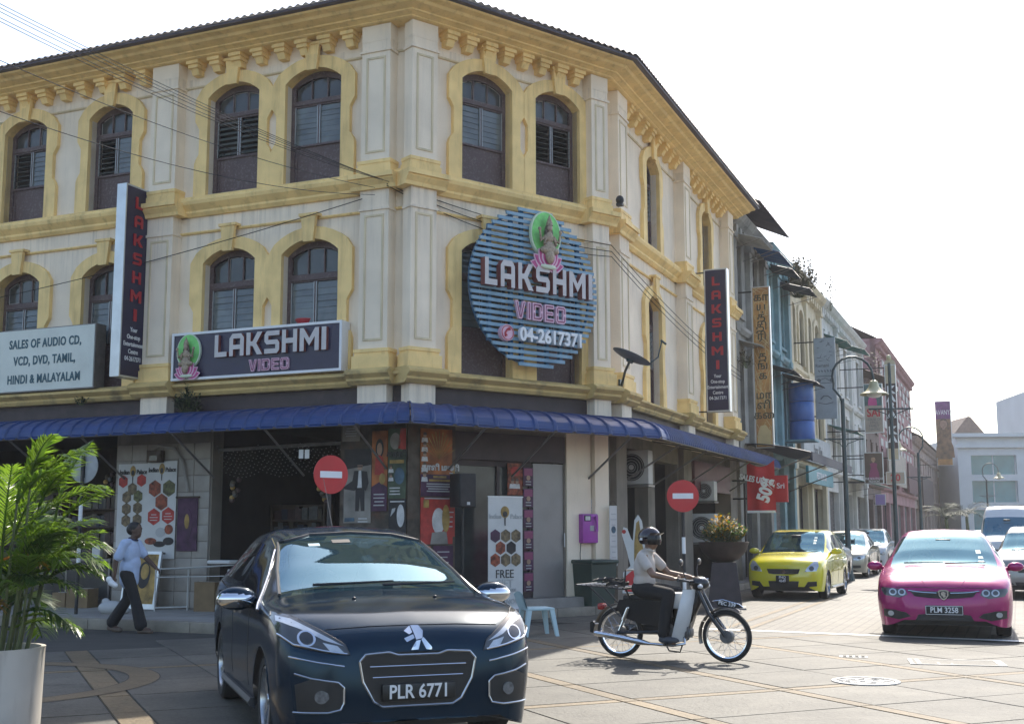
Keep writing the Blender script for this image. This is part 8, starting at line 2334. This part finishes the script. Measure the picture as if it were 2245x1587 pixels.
# weeds on the buildings
u, z = FU('L',415,905,.3); T = thing('wall_weed', 'dark leafy weed growing on the ledge under the wide navy sign', 'plant', FR('L', u, .35, z-.05)); leaf_bush(T, W[T.name], 60, .26, .55, ['leaf_dark'], 6, .09)
u, z = FU('L',180,885,.3); T = thing('wall_weed', 'small dark weed growing on the ledge under the cream text sign', 'plant', FR('L', u, .32, z-.03)); leaf_bush(T, W[T.name], 16, .12, .2, ['leaf_dark'], 7, .06)
T = thing('roof_weed', 'large dry shrub sprouting from the cornice between turquoise and cream shophouses', 'plant', FR('R', 20.4, .5, 9.6)); leaf_bush(T, W[T.name], 120, .75, 1.6, ['leaf_dry'], 8, .16)
T = thing('roof_weed', 'thin sapling growing on the roof edge of the white terrace', 'plant', FR('R', 29, .4, 10.6)); leaf_bush(T, W[T.name], 9, .4, 1.9, ['leaf_dry'], 9, .2)
T = thing('roof_weed', 'thin sapling growing on the low dark roof', 'plant', FR('R', 45, .6, 9.3)); leaf_bush(T, W[T.name], 8, .6, 2.6, ['leaf_dry'], 10, .25)
T = thing('wall_weed', 'small weed on the side wall beside the right tall navy sign', 'plant', FR('R', 11.6, .4, 6.0)); leaf_bush(T, W[T.name], 16, .3, .5, ['leaf_dry'], 12, .1)
# palms far down the street
def far_palm(x, y, H, label, seed):
    T = thing('palm_tree', label, 'palm tree', TR(x, y, 0)); rn = random.Random(seed)
    mb = MB(); mb.tube([(0,0,0),(.05,0,H*.5),(0,0,H)], [.14,.1,.08], 8); obj('trunk', mb, 'palm_stem', T)
    for i in range(13):
        f = frond(rn.uniform(1.2,1.7), rn.uniform(.7,1.0), 18, .34, rn); obj('frond', f, 'leaf_dark', T, m=TR(x,y,H) @ Matrix.Rotation(i*2.4,4,'Z') @ Matrix.Rotation(-rn.uniform(0,.6),4,'Y'))
p = AT(2075,1150,60); far_palm(p.x, 60, 2.0, 'small palm tree in the distance behind the magenta car', 1)
p = AT(2120,1150,66); far_palm(p.x, 66, 2.2, 'taller palm tree in the distance behind the magenta car', 2)

# ================================================================== wires and dish
def wire(a, b, sag, r, mat, label, group='overhead wires', n=20):
    a, b = Vector(a), Vector(b); pts = []
    for i in range(n+1):
        t = i/n; p = a.lerp(b, t); p.z -= sag*4*t*(1-t); pts.append(p)
    mb = MB(); mb.tube(pts, r, 5); tag(obj('overhead_wire', mb, mat), label, 'wire', group)
AN = FR('L', -.25, .34, 7.4).translation
lab = '%s of the five thin overhead cables running from the upper left to the building corner'
starts = [(0,24),(0,32),(0,40),(0,55),(0,62)]
for i, (px, py) in enumerate(starts):
    s0 = AT(px-420, py-235, 9.5); wire(s0, AN+Vector((-.35+.1*i,-.02*i,.12-.04*i)), .12+.03*i, .0045, 'wire_grey' if i % 2 else 'wire', lab % ('topmost','second','middle','fourth','lowest')[i], 'bundle of overhead cables')
s0 = AT(-420,-60,10); wire(s0, AN+Vector((-.2,0,-.12)), .25, .005, 'wire_grey', 'lower overhead cable crossing the upper left windows')
s0 = AT(-420,80,10); wire(s0, AN+Vector((-.2,-.02,-.25)), .35, .005, 'wire_grey', 'lowest overhead cable dipping across the left facade')
wire(FR('L',-.75,.3,7.15).translation, FR('L',-9.5,.3,6.05).translation, .1, .008, 'wire', 'thin dark wire slanting across the lower windows of the left facade')
for i, (dz, sg) in enumerate(((0,.18),(.12,.12),(-.1,.25))):
    wire(AN+Vector((0,0,-.05+dz*.3)), FR('C',4.36,.36,6.78+dz).translation, sg, .008, 'wire', ('middle','topmost','lowest')[i]+' of three dark cables sagging across the corner face behind the round sign', 'cables across the corner face')
    wire(FR('C',4.36,.36,6.78+dz).translation, FR('R',11.2,.34,5.7+dz).translation, .12+sg*.3, .007, 'wire', ('middle','topmost','lowest')[i]+' of three dark cables running along the side street facade', 'cables along the side street')
# satellite dish at the right corner
base_ = FR('R', .35, .30, 4.25); bp = base_.translation
DI = thing('satellite_dish', 'grey satellite dish on a bent arm at the right corner of the building', 'satellite dish', base_)
c0 = AT(1385,782,20.9); cL = base_.inverted() @ c0
defm('dish_grey', (.16,.175,.19), .5, var=.12, vs=5)
mb = MB(); mb.box(-.08,.08,-.02,.02,-.1,.12); obj('wall_plate', mb, 'lamp_post', DI)
mb = MB(); mb.tube([(0,-.02,0),(cL.x*.45,cL.y*.45,cL.z*.6),(cL.x*.8,cL.y*.8,cL.z*.85)], .025, 8); obj('arm', mb, 'lamp_post', DI)
dm = Matrix.Translation(c0) @ Matrix.Rotation(R_(20),4,'Z') @ Matrix.Rotation(R_(24),4,'Y') @ Matrix.Rotation(R_(6),4,'X')
mb = MB(); mb.lathe([(0,-.07),(.15,-.058),(.27,-.03),(.36,.0),(.365,.004),(.27,-.022),(.15,-.05),(0,-.062)], 36); obj('reflector', mb, 'dish_grey', DI, m=dm)
mb = MB(); mb.tube([(.34,0,0),(.46,0,.22),(.40,0,.52)], .012, 8); mb.tube([(.38,0,.52),(.50,0,.50)], .02, 8); obj('feed_arm', mb, 'lamp_post', DI, m=dm)
mb = MB(); mb.lathe([(.0,-.11),(.06,-.11),(.08,-.06),(0,-.06)], 14); obj('mount', mb, 'lamp_post', DI, m=dm)
# small lantern camera on the ledge
T = thing('security_camera', 'small round dark camera on the ledge at the right corner', 'camera', FR('R', .1, .42, 7.75)); mb = MB(); mb.ell((0,0,.1),(.08,.08,.09)); obj('dome', mb, 'bracket_black', T); mb = MB(); mb.box(-.06,.06,-.06,.06,-.02,.03); obj('foot', mb, 'bracket_black', T)
# red pot in a lower window
T = thing('flower_pot', 'red bowl standing inside a lower window above the wide navy sign', 'bowl', FR('L', -2.2, -.26, Z_SILL1+.9)); mb = MB(); mb.lathe([(0,0),(.12,0),(.2,.12),(.2,.14),(0,.13)], 20); obj('bowl', mb, 'sign_red', T)
# ================================================================== thin sunny haze
hm_ = bpy.data.materials.new('haze'); hm_.use_nodes = True
hn = hm_.node_tree.nodes; hn.clear()
pv_ = hn.new('ShaderNodeVolumePrincipled'); pv_.inputs['Color'].default_value = (.96,.97,1,1); pv_.inputs['Density'].default_value = .0006; pv_.inputs['Anisotropy'].default_value = .25
ho = hn.new('ShaderNodeOutputMaterial'); hm_.node_tree.links.new(pv_.outputs[0], ho.inputs['Volume'])
try: hm_.cycles.homogeneous_volume = True
except Exception: pass
hb = MB(); hb.box(-910,910,-310,1510,-1.03,24)
tag(obj('haze', hb, hm_), 'thin pale sunny haze filling the street', 'haze', kind='stuff')
